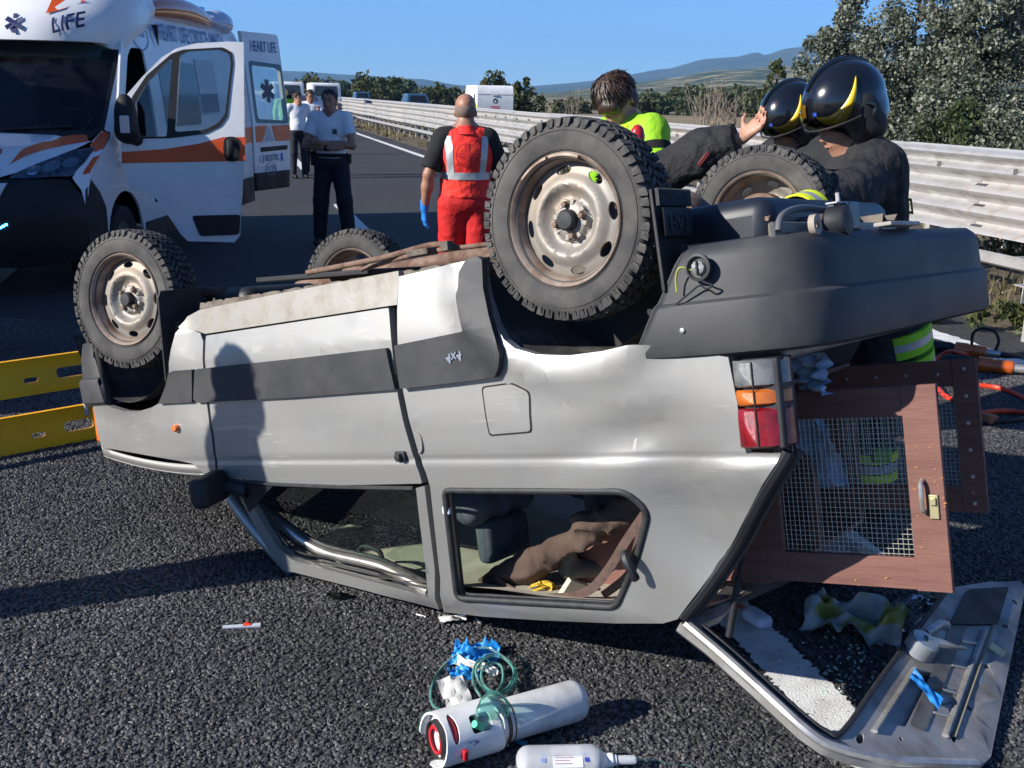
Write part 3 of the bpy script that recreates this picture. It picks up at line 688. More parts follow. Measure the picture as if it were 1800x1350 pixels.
def far_van(px, y, label):
    p = aty(px, 185, y); o = empty('far_van', (p.x, p.y, 0), RZ + math.pi, label, 'van', 'queue behind the ambulance')
    mb = MB(); mb.box((-0.4, 0, 1.25), (4.2, 1.95, 1.9)); mb.build('body', WHITE, o, bevel=0.12, seg=3)
    mb = MB(); mb.box((2.05, 0, 0.85), (1.0, 1.9, 0.9)); mb.build('bonnet', WHITE, o, bevel=0.15, seg=3)
    mb = MB(); mb.add([(1.72, -0.8, 1.35), (1.72, 0.8, 1.35), (1.715, 0.72, 2.0), (1.715, -0.72, 2.0)], [(0, 1, 2, 3)]); mb.build('windscreen', DARKG, o, smooth=False)
    for x in (-1.6, 1.9):
        for sy in (-1, 1):
            mb = MB(); mb.lathe([(0.02, 0.1), (0.34, 0.1), (0.34, -0.1)], 18, Matrix.Translation((x, sy * 0.88, 0.34)) @ Matrix.Rotation(-sy * math.pi / 2, 4, 'X')); mb.build('wheel', RUBF, o)
far_van(505, 70, 'white van in the queue, highest on the left')
far_van(570, 74, 'white van behind the officer with folded arms')
def caravan():
    y = 62.0; a = aty(838, 200, y); b = aty(903, 200, y); zt = aty(870, 150, y).z; w = b.x - a.x
    o = empty('caravan', ((a.x + b.x) / 2, y, 0), R(11), 'white caravan seen from behind beyond the barrier', 'caravan')
    mb = MB(); hw = w / 2 - 0.02; L = 5.0; rows = []
    prof = [(0.06, 0.55), (0.0, 0.75), (0.0, zt - 0.55), (0.02, zt - 0.30), (0.12, zt - 0.1), (0.32, zt), (L - 0.6, zt), (L - 0.1, zt - 0.5), (L, 0.9), (L - 0.1, 0.55)]
    for x in (-hw, hw): rows.append([Vector((x, yy, z)) for yy, z in prof])
    mb.grid(rows); n = len(prof); mb.add(rows[0], [tuple(range(n))]); mb.add(rows[1], [tuple(reversed(range(n)))])
    mb.build('shell', WHITE, o, angle=35)
    mb = MB(); mb.box((0, -0.006, zt - 0.50), (w - 0.1, 0.012, 0.03)); mb.build('trim', mat('grey trim', (0.35, 0.36, 0.38), 0.5), o)
    mb = MB(); mb.box((0, -0.02, zt - 0.55), (0.35, 0.05, 0.07)); mb.build('rear_lamp', mat('lamp housing', (0.45, 0.45, 0.46), 0.4), o, bevel=0.01)
    mb = MB(); mb.lathe([(0.0, 0.004), (0.14, 0.004)], 24, Matrix.Translation((0, -0.004, zt - 0.86)) @ Matrix.Rotation(math.pi / 2, 4, 'X')); mb.lathe([(0.0, 0.006), (0.06, 0.006)], 16, Matrix.Translation((0, -0.004, zt - 0.88)) @ Matrix.Rotation(math.pi / 2, 4, 'X'), mi=1)
    mb.build('round_sticker', [mat('sticker navy', (0.03, 0.035, 0.06), 0.5), WHITE], o, smooth=False)
    mb = MB()
    for k in range(3): mb.box((0, -0.003, zt - 1.17 - 0.085 * k), (0.50 - 0.04 * (k == 2), 0.006, 0.055))
    mb.build('red_lettering', mat('sticker red', (0.50, 0.06, 0.05), 0.5), o, smooth=False)
    mb = MB(); mb.add([(-hw - 0.004, 0.9, zt - 0.95), (-hw - 0.004, 1.3, zt - 0.95), (-hw - 0.004, 1.3, zt - 0.5), (-hw - 0.004, 0.9, zt - 0.5)], [(0, 3, 2, 1)]); mb.build('side_window', DARKG, o, smooth=False)
    mb = MB(); mb.add([(-hw - 0.003, 0.05, zt - 1.35), (-hw - 0.003, 1.0, zt - 1.35), (-hw - 0.003, 1.0, zt - 1.1), (-hw - 0.003, 0.05, zt - 1.1)], [(0, 3, 2, 1)]); mb.build('yellow_plate', mat('yellow plate', (0.7, 0.55, 0.03), 0.5), o, smooth=False)
    for sx in (-1, 1):
        mb = MB(); mb.lathe([(0.02, 0.09), (0.31, 0.09), (0.31, -0.09)], 18, Matrix.Translation((sx * (hw - 0.15), 2.4, 0.31)) @ Matrix.Rotation(math.pi / 2, 4, 'Y')); mb.build('wheel', RUBF, o)
caravan()
# ================================================================ OVERTURNED CAR
# local frame: X forward from the rear axle, Y outwards on the side we see, Z up when the car stands on its wheels
CARM = Matrix(((-0.7875, -0.6021, 0.1319, 0.5157), (0.5735, -0.7942, -0.2011, 3.5247), (-0.2258, 0.0827, -0.9707, 1.6238), (0, 0, 0, 1)))
CARI = CARM.inverted()
car = empty('overturned_car', matrix=CARM, label='silver off-road hatchback lying upside down on its roof with wheels in the air', cat='car')
YZ = ([0.10, 0.26, 0.34, 0.55, 0.8, 0.95, 1.02, 1.42, 1.46], [0.60, 0.655, 0.705, 0.735, 0.735, 0.722, 0.710, 0.622, 0.59])
def ys(z): return float(np.interp(z, *YZ))
def bump2(x, z, cx, cz, sx, sz, a=0.0):
    dx, dz = x - cx, z - cz; c, s_ = math.cos(a), math.sin(a); u, v = dx * c + dz * s_, -dx * s_ + dz * c
    return math.exp(-(u / sx) ** 2 - (v / sz) ** 2)
def ysurf(x, z):
    y = ys(z)
    y -= 0.0030 * math.exp(-((z - 0.932) / 0.010) ** 2)                                   # pressed waist crease
    for wx in (0.0, 2.17):                                                               # flared arches
        r = math.hypot(x - wx, z - 0.30); y += 0.016 * math.exp(-((r - 0.395) / 0.045) ** 2) * (1 if z > 0.42 else 0.4)
    # crash damage: buckled rear pillar and quarter
    y -= 0.050 * bump2(x, z, -0.30, 1.10, 0.13, 0.20, 0.35)
    y += 0.014 * bump2(x, z, -0.44, 0.985, 0.16, 0.045, 0.10)
    y += 0.005 * bump2(x, z, -0.20, 0.985, 0.22, 0.05, -0.05)
    y -= 0.018 * bump2(x, z, -0.18, 0.86, 0.14, 0.05, 0.2)
    y -= 0.005 * bump2(x, z, 0.05, 0.93, 0.12, 0.05, 0.3)
    y -= 0.020 * bump2(x, z, -0.38, 1.24, 0.10, 0.10, 0.0)
    y += 0.010 * bump2(x, z, 1.75, 0.84, 0.10, 0.10, 0.5)
    y -= 0.009 * bump2(x, z, 1.15, 0.80, 0.30, 0.10, 0.0)
    y += 0.0008 * (float(vnoise(np.array([[x, z]]), 5.0, 2)[0]) - 0.5)
    return y
def S(px, py, off=0.0):
    """photo point on the visible flank -> (X, Z) of the car"""
    d = CARI.to_3x3() @ ray(px, py); o = CARI @ CAM; y = 0.73
    for _ in range(14):
        k = (y - o.y) / d.y; q = o + d * k; y = 0.5 * y + 0.5 * (ys(q.z) + off)
    return (q.x, q.z)
def LP(px, py, y):
    d = CARI.to_3x3() @ ray(px, py); o = CARI @ CAM; return o + d * ((y - o.y) / d.y)
def SS(*p, off=0.0): return [S(a, b, off) for a, b in p]
SILVER = mat('silver car paint', (0.330, 0.326, 0.315), 0.38, metal=0.55, col2=(0.285, 0.273, 0.250), vscale=5.5, mixlo=0.46, mixhi=0.80, rvar=0.14, coat=0.3, bump=0.008, bscale=6)
def scuffs():
    N = SILVER.node_tree.nodes; L = SILVER.node_tree.links; b = N['Principled BSDF']; src = b.inputs['Base Color'].links[0].from_socket
    tc = N.new('ShaderNodeTexCoord'); mp = N.new('ShaderNodeMapping'); mp.inputs['Rotation'].default_value = (0, 0.5, 0); mp.inputs['Scale'].default_value = (3.0, 3.0, 55.0); L.new(tc.outputs['Object'], mp.inputs['Vector'])
    n = N.new('ShaderNodeTexNoise'); n.inputs['Scale'].default_value = 3.0; n.inputs['Detail'].default_value = 5; L.new(mp.outputs[0], n.inputs['Vector'])
    n2 = N.new('ShaderNodeTexNoise'); n2.inputs['Scale'].default_value = 2.6; L.new(tc.outputs['Object'], n2.inputs['Vector'])
    a = N.new('ShaderNodeMapRange'); a.inputs[1].default_value = 0.60; a.inputs[2].default_value = 0.68; L.new(n.outputs['Fac'], a.inputs[0])
    c = N.new('ShaderNodeMapRange'); c.inputs[1].default_value = 0.50; c.inputs[2].default_value = 0.66; c.inputs[4].default_value = 0.55; L.new(n2.outputs['Fac'], c.inputs[0])
    m = N.new('ShaderNodeMath'); m.operation = 'MULTIPLY'; L.new(a.outputs[0], m.inputs[0]); L.new(c.outputs[0], m.inputs[1])
    mx = N.new('ShaderNodeMix'); mx.data_type = 'RGBA'; mx.inputs['B'].default_value = (0.52, 0.50, 0.46, 1); L.new(m.outputs[0], mx.inputs['Factor']); L.new(src, mx.inputs['A']); L.new(mx.outputs['Result'], b.inputs['Base Color'])
scuffs()
SILVERD = mat('dusty silver sill', (0.27, 0.26, 0.24), 0.46, metal=0.50, col2=(0.20, 0.175, 0.14), vscale=11, mixlo=0.40, mixhi=0.80, rvar=0.2, bump=0.05, bscale=60)
PLAS = mat('weathered black plastic', (0.026, 0.027, 0.031), 0.52, col2=(0.056, 0.055, 0.056), vscale=5, rvar=0.16, bump=0.05, bscale=220, mixlo=0.4, mixhi=0.75)
PLASD = mat('dark plastic', (0.016, 0.017, 0.021), 0.5, var=0.4, vscale=9, rvar=0.2)
GAP = mat('rubber seal', (0.010, 0.010, 0.012), 0.75, var=0.3, vscale=20)
SEAL = mat('window rubber', (0.030, 0.031, 0.033), 0.6, var=0.4, vscale=30)
UNDER = mat('dusty underbody', (0.17, 0.145, 0.115), 0.95, col2=(0.07, 0.055, 0.045), vscale=9, bump=0.4, bscale=25)
RUSTY = mat('rusty steel', (0.20, 0.13, 0.095), 0.85, col2=(0.10, 0.055, 0.035), vscale=14, bump=0.3, bscale=60)
RUB = mat('dusty tyre rubber', (0.040, 0.039, 0.039), 0.84, col2=(0.105, 0.098, 0.090), vscale=8, mixlo=0.36, mixhi=0.72, bump=0.08, bscale=160)
RUBD = mat('tread rubber', (0.034, 0.033, 0.033), 0.86, col2=(0.085, 0.080, 0.074), vscale=18, bump=0.1, bscale=120)
WHEEL = mat('weathered steel wheel', (0.27, 0.25, 0.22), 0.46, metal=0.35, col2=(0.36, 0.29, 0.23), vscale=9, mixlo=0.45, mixhi=0.72, rvar=0.2)
WRIM = mat('rusty wheel rim', (0.32, 0.26, 0.215), 0.6, metal=0.3, col2=(0.20, 0.13, 0.095), vscale=12, rvar=0.2)
def fl(x, z, d): return Vector((x, ysurf(x, z) - d, z))
def flank(name, outer, holes=(), m=SILVER, ret=0.03, cell=0.05, parent=car, mirror=True, off=0.0, bevel=0.0025, far=None):
    f = (lambda x, z, d: Vector((x, ysurf(x, z) + off - d, z)))
    me = panel_mesh(name, outer, list(holes), f, cell, ret, cutsy=(0.915, 0.925, 0.932, 0.939, 0.948, 0.965))
    o = link(name, me, m, parent, bevel=bevel, angle=35)
    if mirror:
        m2 = me.copy(); m2.transform(Matrix.Diagonal((1, -1, 1, 1))); m2.flip_normals()
        if name == 'rear_quarter_panel':                                  # the far rear corner is torn away
            b2 = bmesh.new(); b2.from_mesh(m2); bmesh.ops.delete(b2, geom=[f for f in b2.faces if f.calc_center_median().x < -0.24 + 0.05 * math.sin(f.calc_center_median().z * 23)], context='FACES'); b2.to_mesh(m2); b2.free()
        link(name, m2, None, parent, bevel=bevel, angle=35)
    return o
# --- rear quarter with the side window opening
arch_r = [(1106, 606), (1060, 617), (1000, 625), (945, 623), (908, 612), (888, 596), (872, 568), (857, 525), (849, 485), (848, 452)]
QW = rnd_poly(SS((781, 862), (1096, 864), (1134, 900), (1120, 980), (1083, 1068), (803, 1052)), [0.02, 0.03, 0.05, 0.06, 0.03, 0.03])
Q = SS((701, 486), (698, 548), (703, 640), (709, 690), (721, 745), (736, 797), (749, 832), (756, 856), (765, 940), (774, 1020), (780, 1076), (850, 1084), (960, 1091), (1080, 1096), (1165, 1096), (1190, 1089), (1225, 1040), (1268, 970), (1310, 905), (1343, 850), (1366, 815), (1373, 797), (1312, 797), (1304, 770), (1296, 710), (1288, 668), (1280, 628), (1200, 615), (1140, 606), *arch_r, (790, 465))
flank('rear_quarter_panel', Q, [QW], cell=0.04)
# --- door skin and its frame
DOOR = SS((362, 590), (500, 569), (683, 541), (688, 600), (693, 650), (700, 700), (713, 757), (727, 805), (737, 832), (742, 850), (600, 853), (480, 848), (400, 838), (384, 826), (377, 765), (367, 700), (361, 640))
flank('door', rnd_poly(DOOR, 0.006, 2), cell=0.05)
frame_o = SS((418, 866), (437, 905), (470, 965), (496, 1001), (560, 1017), (650, 1040), (720, 1058), (772, 1072), (764, 1000), (754, 920), (746, 854), (728, 856))
frame_i = SS((432, 868), (455, 910), (487, 960), (513, 984), (580, 1003), (660, 1024), (718, 1040), (753, 1052), (748, 1000), (738, 920), (731, 858), (728, 856))
flank('door_window_frame', frame_o[:11] + [S(731, 858)] + list(reversed(frame_i[:10])), ret=0.035, cell=0.04)
# roof rail and windscreen pillar of the body inside the door frame
def pipe(name, pts, r, m, parent=car, n=10, flat=1.0, k=5):
    mb = MB(); mb.tube(catmull(pts, k), r, n, flat=flat); return mb.build(name, m, parent, angle=60)
rail = [LP(455, 893, 0.60), LP(490, 918, 0.58), LP(530, 948, 0.57), LP(575, 972, 0.56), LP(650, 990, 0.56), LP(690, 1004, 0.56), LP(755, 1040, 0.58)]
pipe('roof_rail', rail, 0.020, mat('bare bright steel', (0.52, 0.49, 0.45), 0.28, metal=0.8, var=0.25, vscale=12), n=12)
pipe('roof_rail_trim', [p + Vector((0, 0.012, 0.026)) for p in rail], 0.006, SEAL, n=6)
pipe('roof_rail_trim', [p + Vector((0, -0.004, -0.026)) for p in rail], 0.008, SEAL, n=6)
for dz, r_ in ((0.012, 0.004), (-0.010, 0.004)): pipe('window_channel', [Vector((S(a, b)[0], ysurf(*S(a, b)) - 0.03, S(a, b)[1] - dz - 0.02)) for a, b in ((440, 880), (500, 978), (570, 1000), (660, 1022), (748, 1046))], r_, SEAL, n=6)
GLASS2 = glass('green window glass', (0.72, 0.86, 0.78))
gl = [LP(a, b, 0.655) for a, b in ((470, 857), (733, 860), (748, 1008), (700, 985), (640, 980), (575, 955), (520, 925))]
mb = MB(); mb.add(gl, [tuple(range(len(gl)))]); mb.build('door_glass', GLASS2, car, smooth=False)
# --- sill
SILL = SS((318, 575), (330, 556), (352, 544), (500, 514), (640, 487), (700, 476), (701, 486), (698, 536), (683, 538), (500, 566), (361, 587), (350, 583))
flank('sill', SILL, m=SILVERD, ret=0.02, cell=0.05)
mb = MB(); rg = np.random.RandomState(3); top = []; n = 90
for i in range(n + 1):
    x = 1.68 - (1.68 - 0.29) * i / n; top.append((x, 0.300 + 0.006 * (math.sin(i * 0.9) > 0.85) + 0.003 * rg.rand()))
for sgn in (1, -1):
    mb = MB(); mb.grid([[Vector((x, sgn * 0.690, 0.362)) for x, z in top], [Vector((x, sgn * 0.684, z + 0.038)) for x, z in top], [Vector((x, sgn * 0.678, z + 0.038)) for x, z in top], [Vector((x, sgn * 0.670, 0.38)) for x, z in top]])
    mb.build('sill_flange', UNDER, car, angle=30)
# --- front wing
WING = SS((164, 714), (192, 712), (203, 716), (222, 722), (245, 723), (268, 716), (285, 706), (296, 690), (300, 655), (306, 615), (314, 585), (322, 572), (352, 586), (357, 600), (357, 642), (363, 703), (373, 765), (380, 826), (383, 842), (364, 838), (340, 815), (262, 801), (178, 786))
flank('front_wing', WING, cell=0.05)
# --- claddings
def clad(name, pts, off=0.016, r=0.012, m=PLAS):
    me = panel_mesh(name, rnd_poly(SS(*pts), r, 3), [], lambda x, z, d: Vector((x, ysurf(x, z) + off - d, z)), 0.06, 0.022)
    o = link(name, me, m, car, bevel=0.006, seg=2, angle=35)
    m2 = me.copy(); m2.transform(Matrix.Diagonal((1, -1, 1, 1))); m2.flip_normals(); link(name, m2, None, car, bevel=0.006, angle=35)
    return o
clad('door_cladding', [(348, 652), (352, 648), (520, 630), (684, 611), (690, 640), (700, 684), (520, 698), (352, 707), (346, 700)], r=0.004)
clad('wing_cladding', [(304, 655), (312, 651), (343, 649), (344, 706), (284, 709), (290, 698), (298, 678)], r=0.004)
clad('arch_cladding', [(848, 450), (828, 456), (817, 478), (816, 520), (822, 560), (826, 581), (762, 594), (702, 606), (706, 640), (712, 682), (800, 672), (878, 662), (889, 642), (893, 622), (882, 592), (868, 552), (858, 505), (856, 455)], off=0.024, r=0.006)
# raised inner face on the door cladding
me = text_mesh('emblem', '4x4', 0.042, 0.0015, bold=0.0006)
sx, sz = S(808, 626); me.transform(Matrix(((-1, 0, 0, sx), (0, 0, 1, ysurf(sx, sz) + 0.0265), (-0.12, 1, 0, sz), (0, 0, 0, 1))))
link('emblem', me, mat('emblem grey blue', (0.20, 0.23, 0.28), 0.4), car, smooth=False)
# --- fuel flap, door handle, repeater
FL = rnd_poly(SS((849, 682), (900, 675), (930, 690), (933, 758), (862, 764)), 0.012, 3)
fme = panel_mesh('fuel_flap_gap', [(x + (x - 0.245) * 0.07, z + (z - 0.785) * 0.07) for x, z in FL], [FL], lambda x, z, d: Vector((x, ysurf(x, z) + 0.0012, z)), 0.05, 0)
link('fuel_flap_gap', fme, GAP, car, smooth=False)
fme = panel_mesh('fuel_flap', FL, [], lambda x, z, d: Vector((x, ysurf(x, z) + 0.002 - d, z)), 0.05, 0.006); link('fuel_flap', fme, SILVER, car, bevel=0.002)
def on_flank(px, py, off=0.0):
    x, z = S(px, py); return Vector((x, ysurf(x, z) + off, z))
mb = MB(); p = on_flank(706, 802, 0.004); mb.box(p, (0.044, 0.014, 0.034)); mb.build('lock_plate', PLASD, car, bevel=0.004)
mb = MB(); mb.lathe([(0.0, 0.022), (0.011, 0.021), (0.013, 0.0)], 16, Matrix.Translation(p) @ Matrix.Rotation(-math.pi / 2, 4, 'X')); mb.build('push_button', PLASD, car)
mb = MB(); p = on_flank(738, 778, 0.0015); mb.tube(catmull([p + Vector((0.006, 0, -0.032)), p + Vector((-0.008, 0, -0.02)), p + Vector((-0.008, 0, 0.02)), p + Vector((0.006, 0, 0.032))], 4), 0.005, 6, flat=1.0); mb.build('handle_recess', SILVERD, car)
ORANGE = mat('amber lens', (0.85, 0.20, 0.02), 0.18, col2=(0.70, 0.13, 0.01), vscale=60, trans=0.25, coat=0.5)
mb = MB(); p = on_flank(313, 752, 0.0); mb.lathe([(0.0, 0.020), (0.012, 0.018), (0.017, 0.010), (0.018, 0.0)], 16, Matrix.Translation(p) @ Matrix.Rotation(-math.pi / 2, 4, 'X') @ Matrix.Diagonal((1.15, 0.9, 1, 1))); mb.build('side_indicator', ORANGE, car)
mb = MB(); mb.box((2.43, 0.70, 0.775), (0.05, 0.05, 0.155)); mb.build('front_indicator', ORANGE, car, bevel=0.012)
# --- black gap behind door edge and pillar post
def strip_on(name, pts, w, off, m):
    mb = MB(); P = [on_flank(a, b, off) for a, b in pts]; n = len(P)
    mb.grid([[q + Vector((w / 2, 0, 0)) for q in P], [q - Vector((w / 2, 0, 0)) for q in P]]); return mb.build(name, m, car, smooth=False)
strip_on('door_gap', [(691, 545), (696, 600), (700, 660), (707, 705), (717, 752), (731, 800), (746, 850), (758, 930), (768, 1010), (777, 1074)], 0.045, -0.028, GAP)
strip_on('wing_gap', [(358, 590), (360, 650), (365, 703), (376, 770), (382, 835)], 0.02, -0.028, GAP)
# --- window rubbers
def ring(name, poly, r, off, m):
    mb = MB(); mb.tube([Vector((x, ysurf(x, z) + off, z)) for x, z in poly], r, 7, closed=True); return mb.build(name, m, car, angle=80)
ring('window_rubber', QW, 0.011, -0.002, SEAL)
ring('window_rubber', [(x + (x - 0.22) * -0.035, z + (z - 1.2) * -0.05) for x, z in QW], 0.005, -0.022, SEAL)
P = [on_flank(a, b, 0.004) for a, b in ((400, 842), (480, 851), (600, 856), (728, 858))]
mb = MB(); mb.tube(P, 0.007, 6); mb.build('waist_seal', SEAL, car)
# black rear edge trim of the rear pillar
P = [on_flank(a, b, -0.02) for a, b in ((1196, 1088), (1232, 1040), (1275, 968), (1316, 904), (1350, 850), (1374, 812), (1381, 797))]
mb = MB(); mb.tube(catmull(P, 4), 0.021, 8, flat=0.8); mb.build('rear_opening_seal', PLASD, car)
P = [q + Vector((-0.016, -0.03, 0.0)) for q in P]; mb = MB(); mb.tube(catmull(P, 4), 0.012, 8); mb.build('rear_opening_flange', PLAS, car)
# --- small latch hanging in the rear side window, and white clip
mb = MB(); mb.tube(catmull([LP(1098, 968, 0.69), LP(1100, 982, 0.70), LP(1108, 1000, 0.705), LP(1118, 1018, 0.69)], 4), [0.008, 0.009, 0.012, 0.014, 0.015, 0.015, 0.014, 0.012, 0.011, 0.011, 0.012, 0.013, 0.012], 8); mb.build('window_latch', PLASD, car)
mb = MB(); mb.box(LP(785, 897, 0.69), (0.03, 0.012, 0.026)); mb.build('clip', mat('pale plastic', (0.55, 0.58, 0.62), 0.5), car, bevel=0.004)
# --- tail light
RED = mat('red lens', (0.17, 0.006, 0.012), 0.16, col2=(0.30, 0.006, 0.015), vscale=40, trans=0.2, coat=0.6, bump=0.25, bscale=500)
AMB = mat('amber tail lens', (0.50, 0.13, 0.015), 0.18, col2=(0.62, 0.15, 0.02), vscale=40, trans=0.2, coat=0.6, bump=0.25, bscale=500)
CLR = mat('clear lens', (0.22, 0.225, 0.225), 0.2, col2=(0.15, 0.155, 0.16), vscale=30, trans=0.25, coat=0.6, bump=0.25, bscale=500)
def lens(name, z0, z1, m, sgn):
    mb = MB(); rows = []
    for z in (z0, z0 + 0.006, z1 - 0.006, z1):
        e = 0.012 if z in (z0, z1) else 0.0
        pl = [(-0.480, 0.732), (-0.500, 0.746), (-0.535, 0.750), (-0.572, 0.742), (-0.597, 0.718), (-0.604, 0.700), (-0.606, 0.680)]
        rows.append([Vector((x + e * 0.6, sgn * (y - e), z)) for x, y in pl])
    mb.grid(rows, flip=sgn < 0); return mb.build(name, m, car, angle=50)
for sgn in (1,):
    lens('clear_lens', 0.690, 0.757, CLR, sgn); lens('amber_lens', 0.763, 0.803, AMB, sgn); lens('red_lens', 0.809, 0.908, RED, sgn)
    mb = MB(); mb.box((-0.548, sgn * 0.685, 0.80), (0.10, 0.09, 0.225)); mb.build('lamp_housing', PLASD, car, bevel=0.006)
    mb = MB(); mb.tube([(-0.537, sgn * 0.7515, 0.694), (-0.537, sgn * 0.7515, 0.905)], 0.002, 5); mb.build('lamp_rib', PLASD, car)
# --- bumpers: a shaped skin swept round the car
def bumper(name, path, prof, m, nsub=4, bev=0.0):
    pts = catmull([Vector((x, y, 0)) for x, y in path], nsub); mb = MB(); rows = []
    for i, q in enumerate(pts):
        a = pts[max(0, i - 1)]; c = pts[min(len(pts) - 1, i + 1)]; t = (c - a).normalized(); nrm = Vector((t.y, -t.x, 0))
        rows.append([q + nrm * o_ + Vector((0, 0, z)) for o_, z in prof])
    mb.grid(rows); mb.add(rows[0], [tuple(range(len(prof)))]); mb.add(rows[-1], [tuple(reversed(range(len(prof))))])
    return mb.build(name, m, car, angle=32)
rb = [(-0.205, 0.742), (-0.33, 0.750), (-0.46, 0.748), (-0.58, 0.725), (-0.66, 0.670), (-0.705, 0.58), (-0.725, 0.45), (-0.738, 0.2), (-0.742, 0.0), (-0.745, -0.2), (-0.755, -0.45), (-0.758, -0.60), (-0.745, -0.70), (-0.68, -0.755), (-0.50, -0.765), (-0.33, -0.75)]
profR = [(-0.05, 0.672), (-0.02, 0.676), (-0.004, 0.668), (0.0, 0.652), (0.0, 0.548), (-0.003, 0.540), (-0.014, 0.532), (-0.016, 0.520), (-0.020, 0.440), (-0.030, 0.412), (-0.052, 0.394), (-0.10, 0.388)]
profR = [(-o_, z) for o_, z in profR]
def rear_bumper():
    pts = catmull([Vector((x, y, 0)) for x, y in rb], 4); mb = MB(); rows = []
    for i, q in enumerate(pts):
        a = pts[max(0, i - 1)]; c = pts[min(len(pts) - 1, i + 1)]; t = (c - a).normalized(); nrm = Vector((-t.y, t.x, 0))
        if nrm.dot(Vector((q.x + 0.2, q.y, 0))) < 0: nrm = -nrm
        f = 1.0
        row = []
        for o_, z in profR:
            lift = 0.0
            if i < 14: lift = 0.0                                                    # the end tapers up along the arch
            zz = z
            xx = q - nrm * o_ + Vector((0, 0, zz + lift))
            if q.x > -0.42: 
                u = (q.x + 0.42) / 0.215; xx.x = xx.x - 0.17 * max(0, (0.672 - z) / 0.284) * u
            row.append(xx)
        rows.append(row)
    mb.grid(rows); mb.add(rows[0], [tuple(range(len(profR)))]); mb.add(rows[-1], [tuple(reversed(range(len(profR))))])
    o = mb.build('rear_bumper', PLAS, car, angle=32, solid=0.006); return o
rear_bumper()
fb = [(2.30, 0.745), (2.42, 0.745), (2.52, 0.715), (2.575, 0.64), (2.60, 0.45), (2.61, 0.0), (2.60, -0.45), (2.575, -0.64), (2.52, -0.715), (2.42, -0.745), (2.30, -0.745)]
def front_bumper():
    pr = [(-0.05, 0.685), (-0.01, 0.690), (0.0, 0.680), (0.004, 0.60), (0.0, 0.590), (-0.012, 0.582), (-0.016, 0.50), (-0.03, 0.44), (-0.07, 0.42)]
    pts = catmull([Vector((x, y, 0)) for x, y in fb], 4); mb = MB(); rows = []
    for i, q in enumerate(pts):
        a = pts[max(0, i - 1)]; c = pts[min(len(pts) - 1, i + 1)]; t = (c - a).normalized(); nrm = Vector((t.y, -t.x, 0))
        if nrm.dot(Vector((q.x - 2.0, q.y, 0))) < 0: nrm = -nrm
        row = []
        for o_, z in pr:
            xx = q + nrm * o_ + Vector((0, 0, z))
            if q.x < 2.46: xx.x = max(xx.x, 2.30 + 0.10 * (0.69 - z) / 0.27)
            row.append(xx)
        rows.append(row)
    mb.grid(rows); mb.add(rows[0], [tuple(range(len(pr)))]); mb.add(rows[-1], [tuple(reversed(range(len(pr))))]); mb.build('front_bumper', PLAS, car, angle=32, solid=0.006)
front_bumper()
mb = MB(); p = LP(1200, 581, 0.752); mb.lathe([(0.0, 0.006), (0.006, 0.005), (0.008, 0.0)], 10, Matrix.Translation(p) @ Matrix.Rotation(-math.pi / 2, 4, 'X')); mb.build('bumper_screw', mat('bright screw', (0.7, 0.68, 0.62), 0.3, metal=0.8), car)
# --- bumper lamp socket with loose wires
p = LP(1229, 470, 0.748); T = Matrix.Translation(p) @ Matrix.Rotation(-math.pi / 2, 4, 'X')
mb = MB(); mb.lathe([(0.034, 0.0), (0.034, 0.010), (0.028, 0.012), (0.026, 0.002), (0.014, 0.0), (0.0, 0.0)], 28, T); mb.build('lamp_socket', PLAS, car)
mb = MB(); mb.lathe([(0.0, 0.012), (0.017, 0.010), (0.020, 0.0)], 20, T); mb.build('reversing_lamp', CLR, car)
mb = MB(); mb.box(p + Vector((0, 0.012, 0)), (0.006, 0.008, 0.034)); mb.build('lamp_bar', PLASD, car, bevel=0.002)
mb = MB(); mb.tube(catmull([p + Vector((0.022, 0.0, 0.005)), p + Vector((0.045, 0.015, -0.005)), p + Vector((0.062, 0.01, 0.02)), p + Vector((0.066, 0.004, 0.055))], 5), 0.0028, 6); mb.build('yellow_wire', mat('yellow wire', (0.35, 0.36, 0.06), 0.5), car)
mb = MB(); mb.tube(catmull([p + Vector((0.0, 0.004, 0.03)), p + Vector((-0.02, 0.01, 0.04)), p + Vector((-0.036, 0.01, 0.048)), p + Vector((-0.02, 0.012, 0.055)), p + Vector((0.0, 0.008, 0.045)), p + Vector((0.03, 0.004, 0.06)), p + Vector((0.075, 0.0, 0.085))], 5), 0.0025, 6); mb.build('black_wire', PLASD, car)
# --- wheel wells
WELL = mat('wheel well', (0.030, 0.029, 0.030), 0.9, col2=(0.16, 0.145, 0.12), vscale=4, mixlo=0.5, mixhi=0.7, bump=0.2, bscale=40)
for wx in (0.0, 2.17):
    for sgn in (1, -1):
        mb = MB(); rr = 0.375; rows = []
        for y in (0.715, 0.60, 0.45, 0.34):
            rows.append([Vector((wx + rr * math.cos(a), sgn * y, 0.30 + rr * math.sin(a) * (0.96 if wx == 0 else 1.05))) for a in [R(14 + 152 * k / 26) for k in range(27)]])
        rows.append([Vector((wx, sgn * 0.34, 0.30))] * 27); mb.grid(rows); mb.build('wheel_well', WELL, car, angle=40)
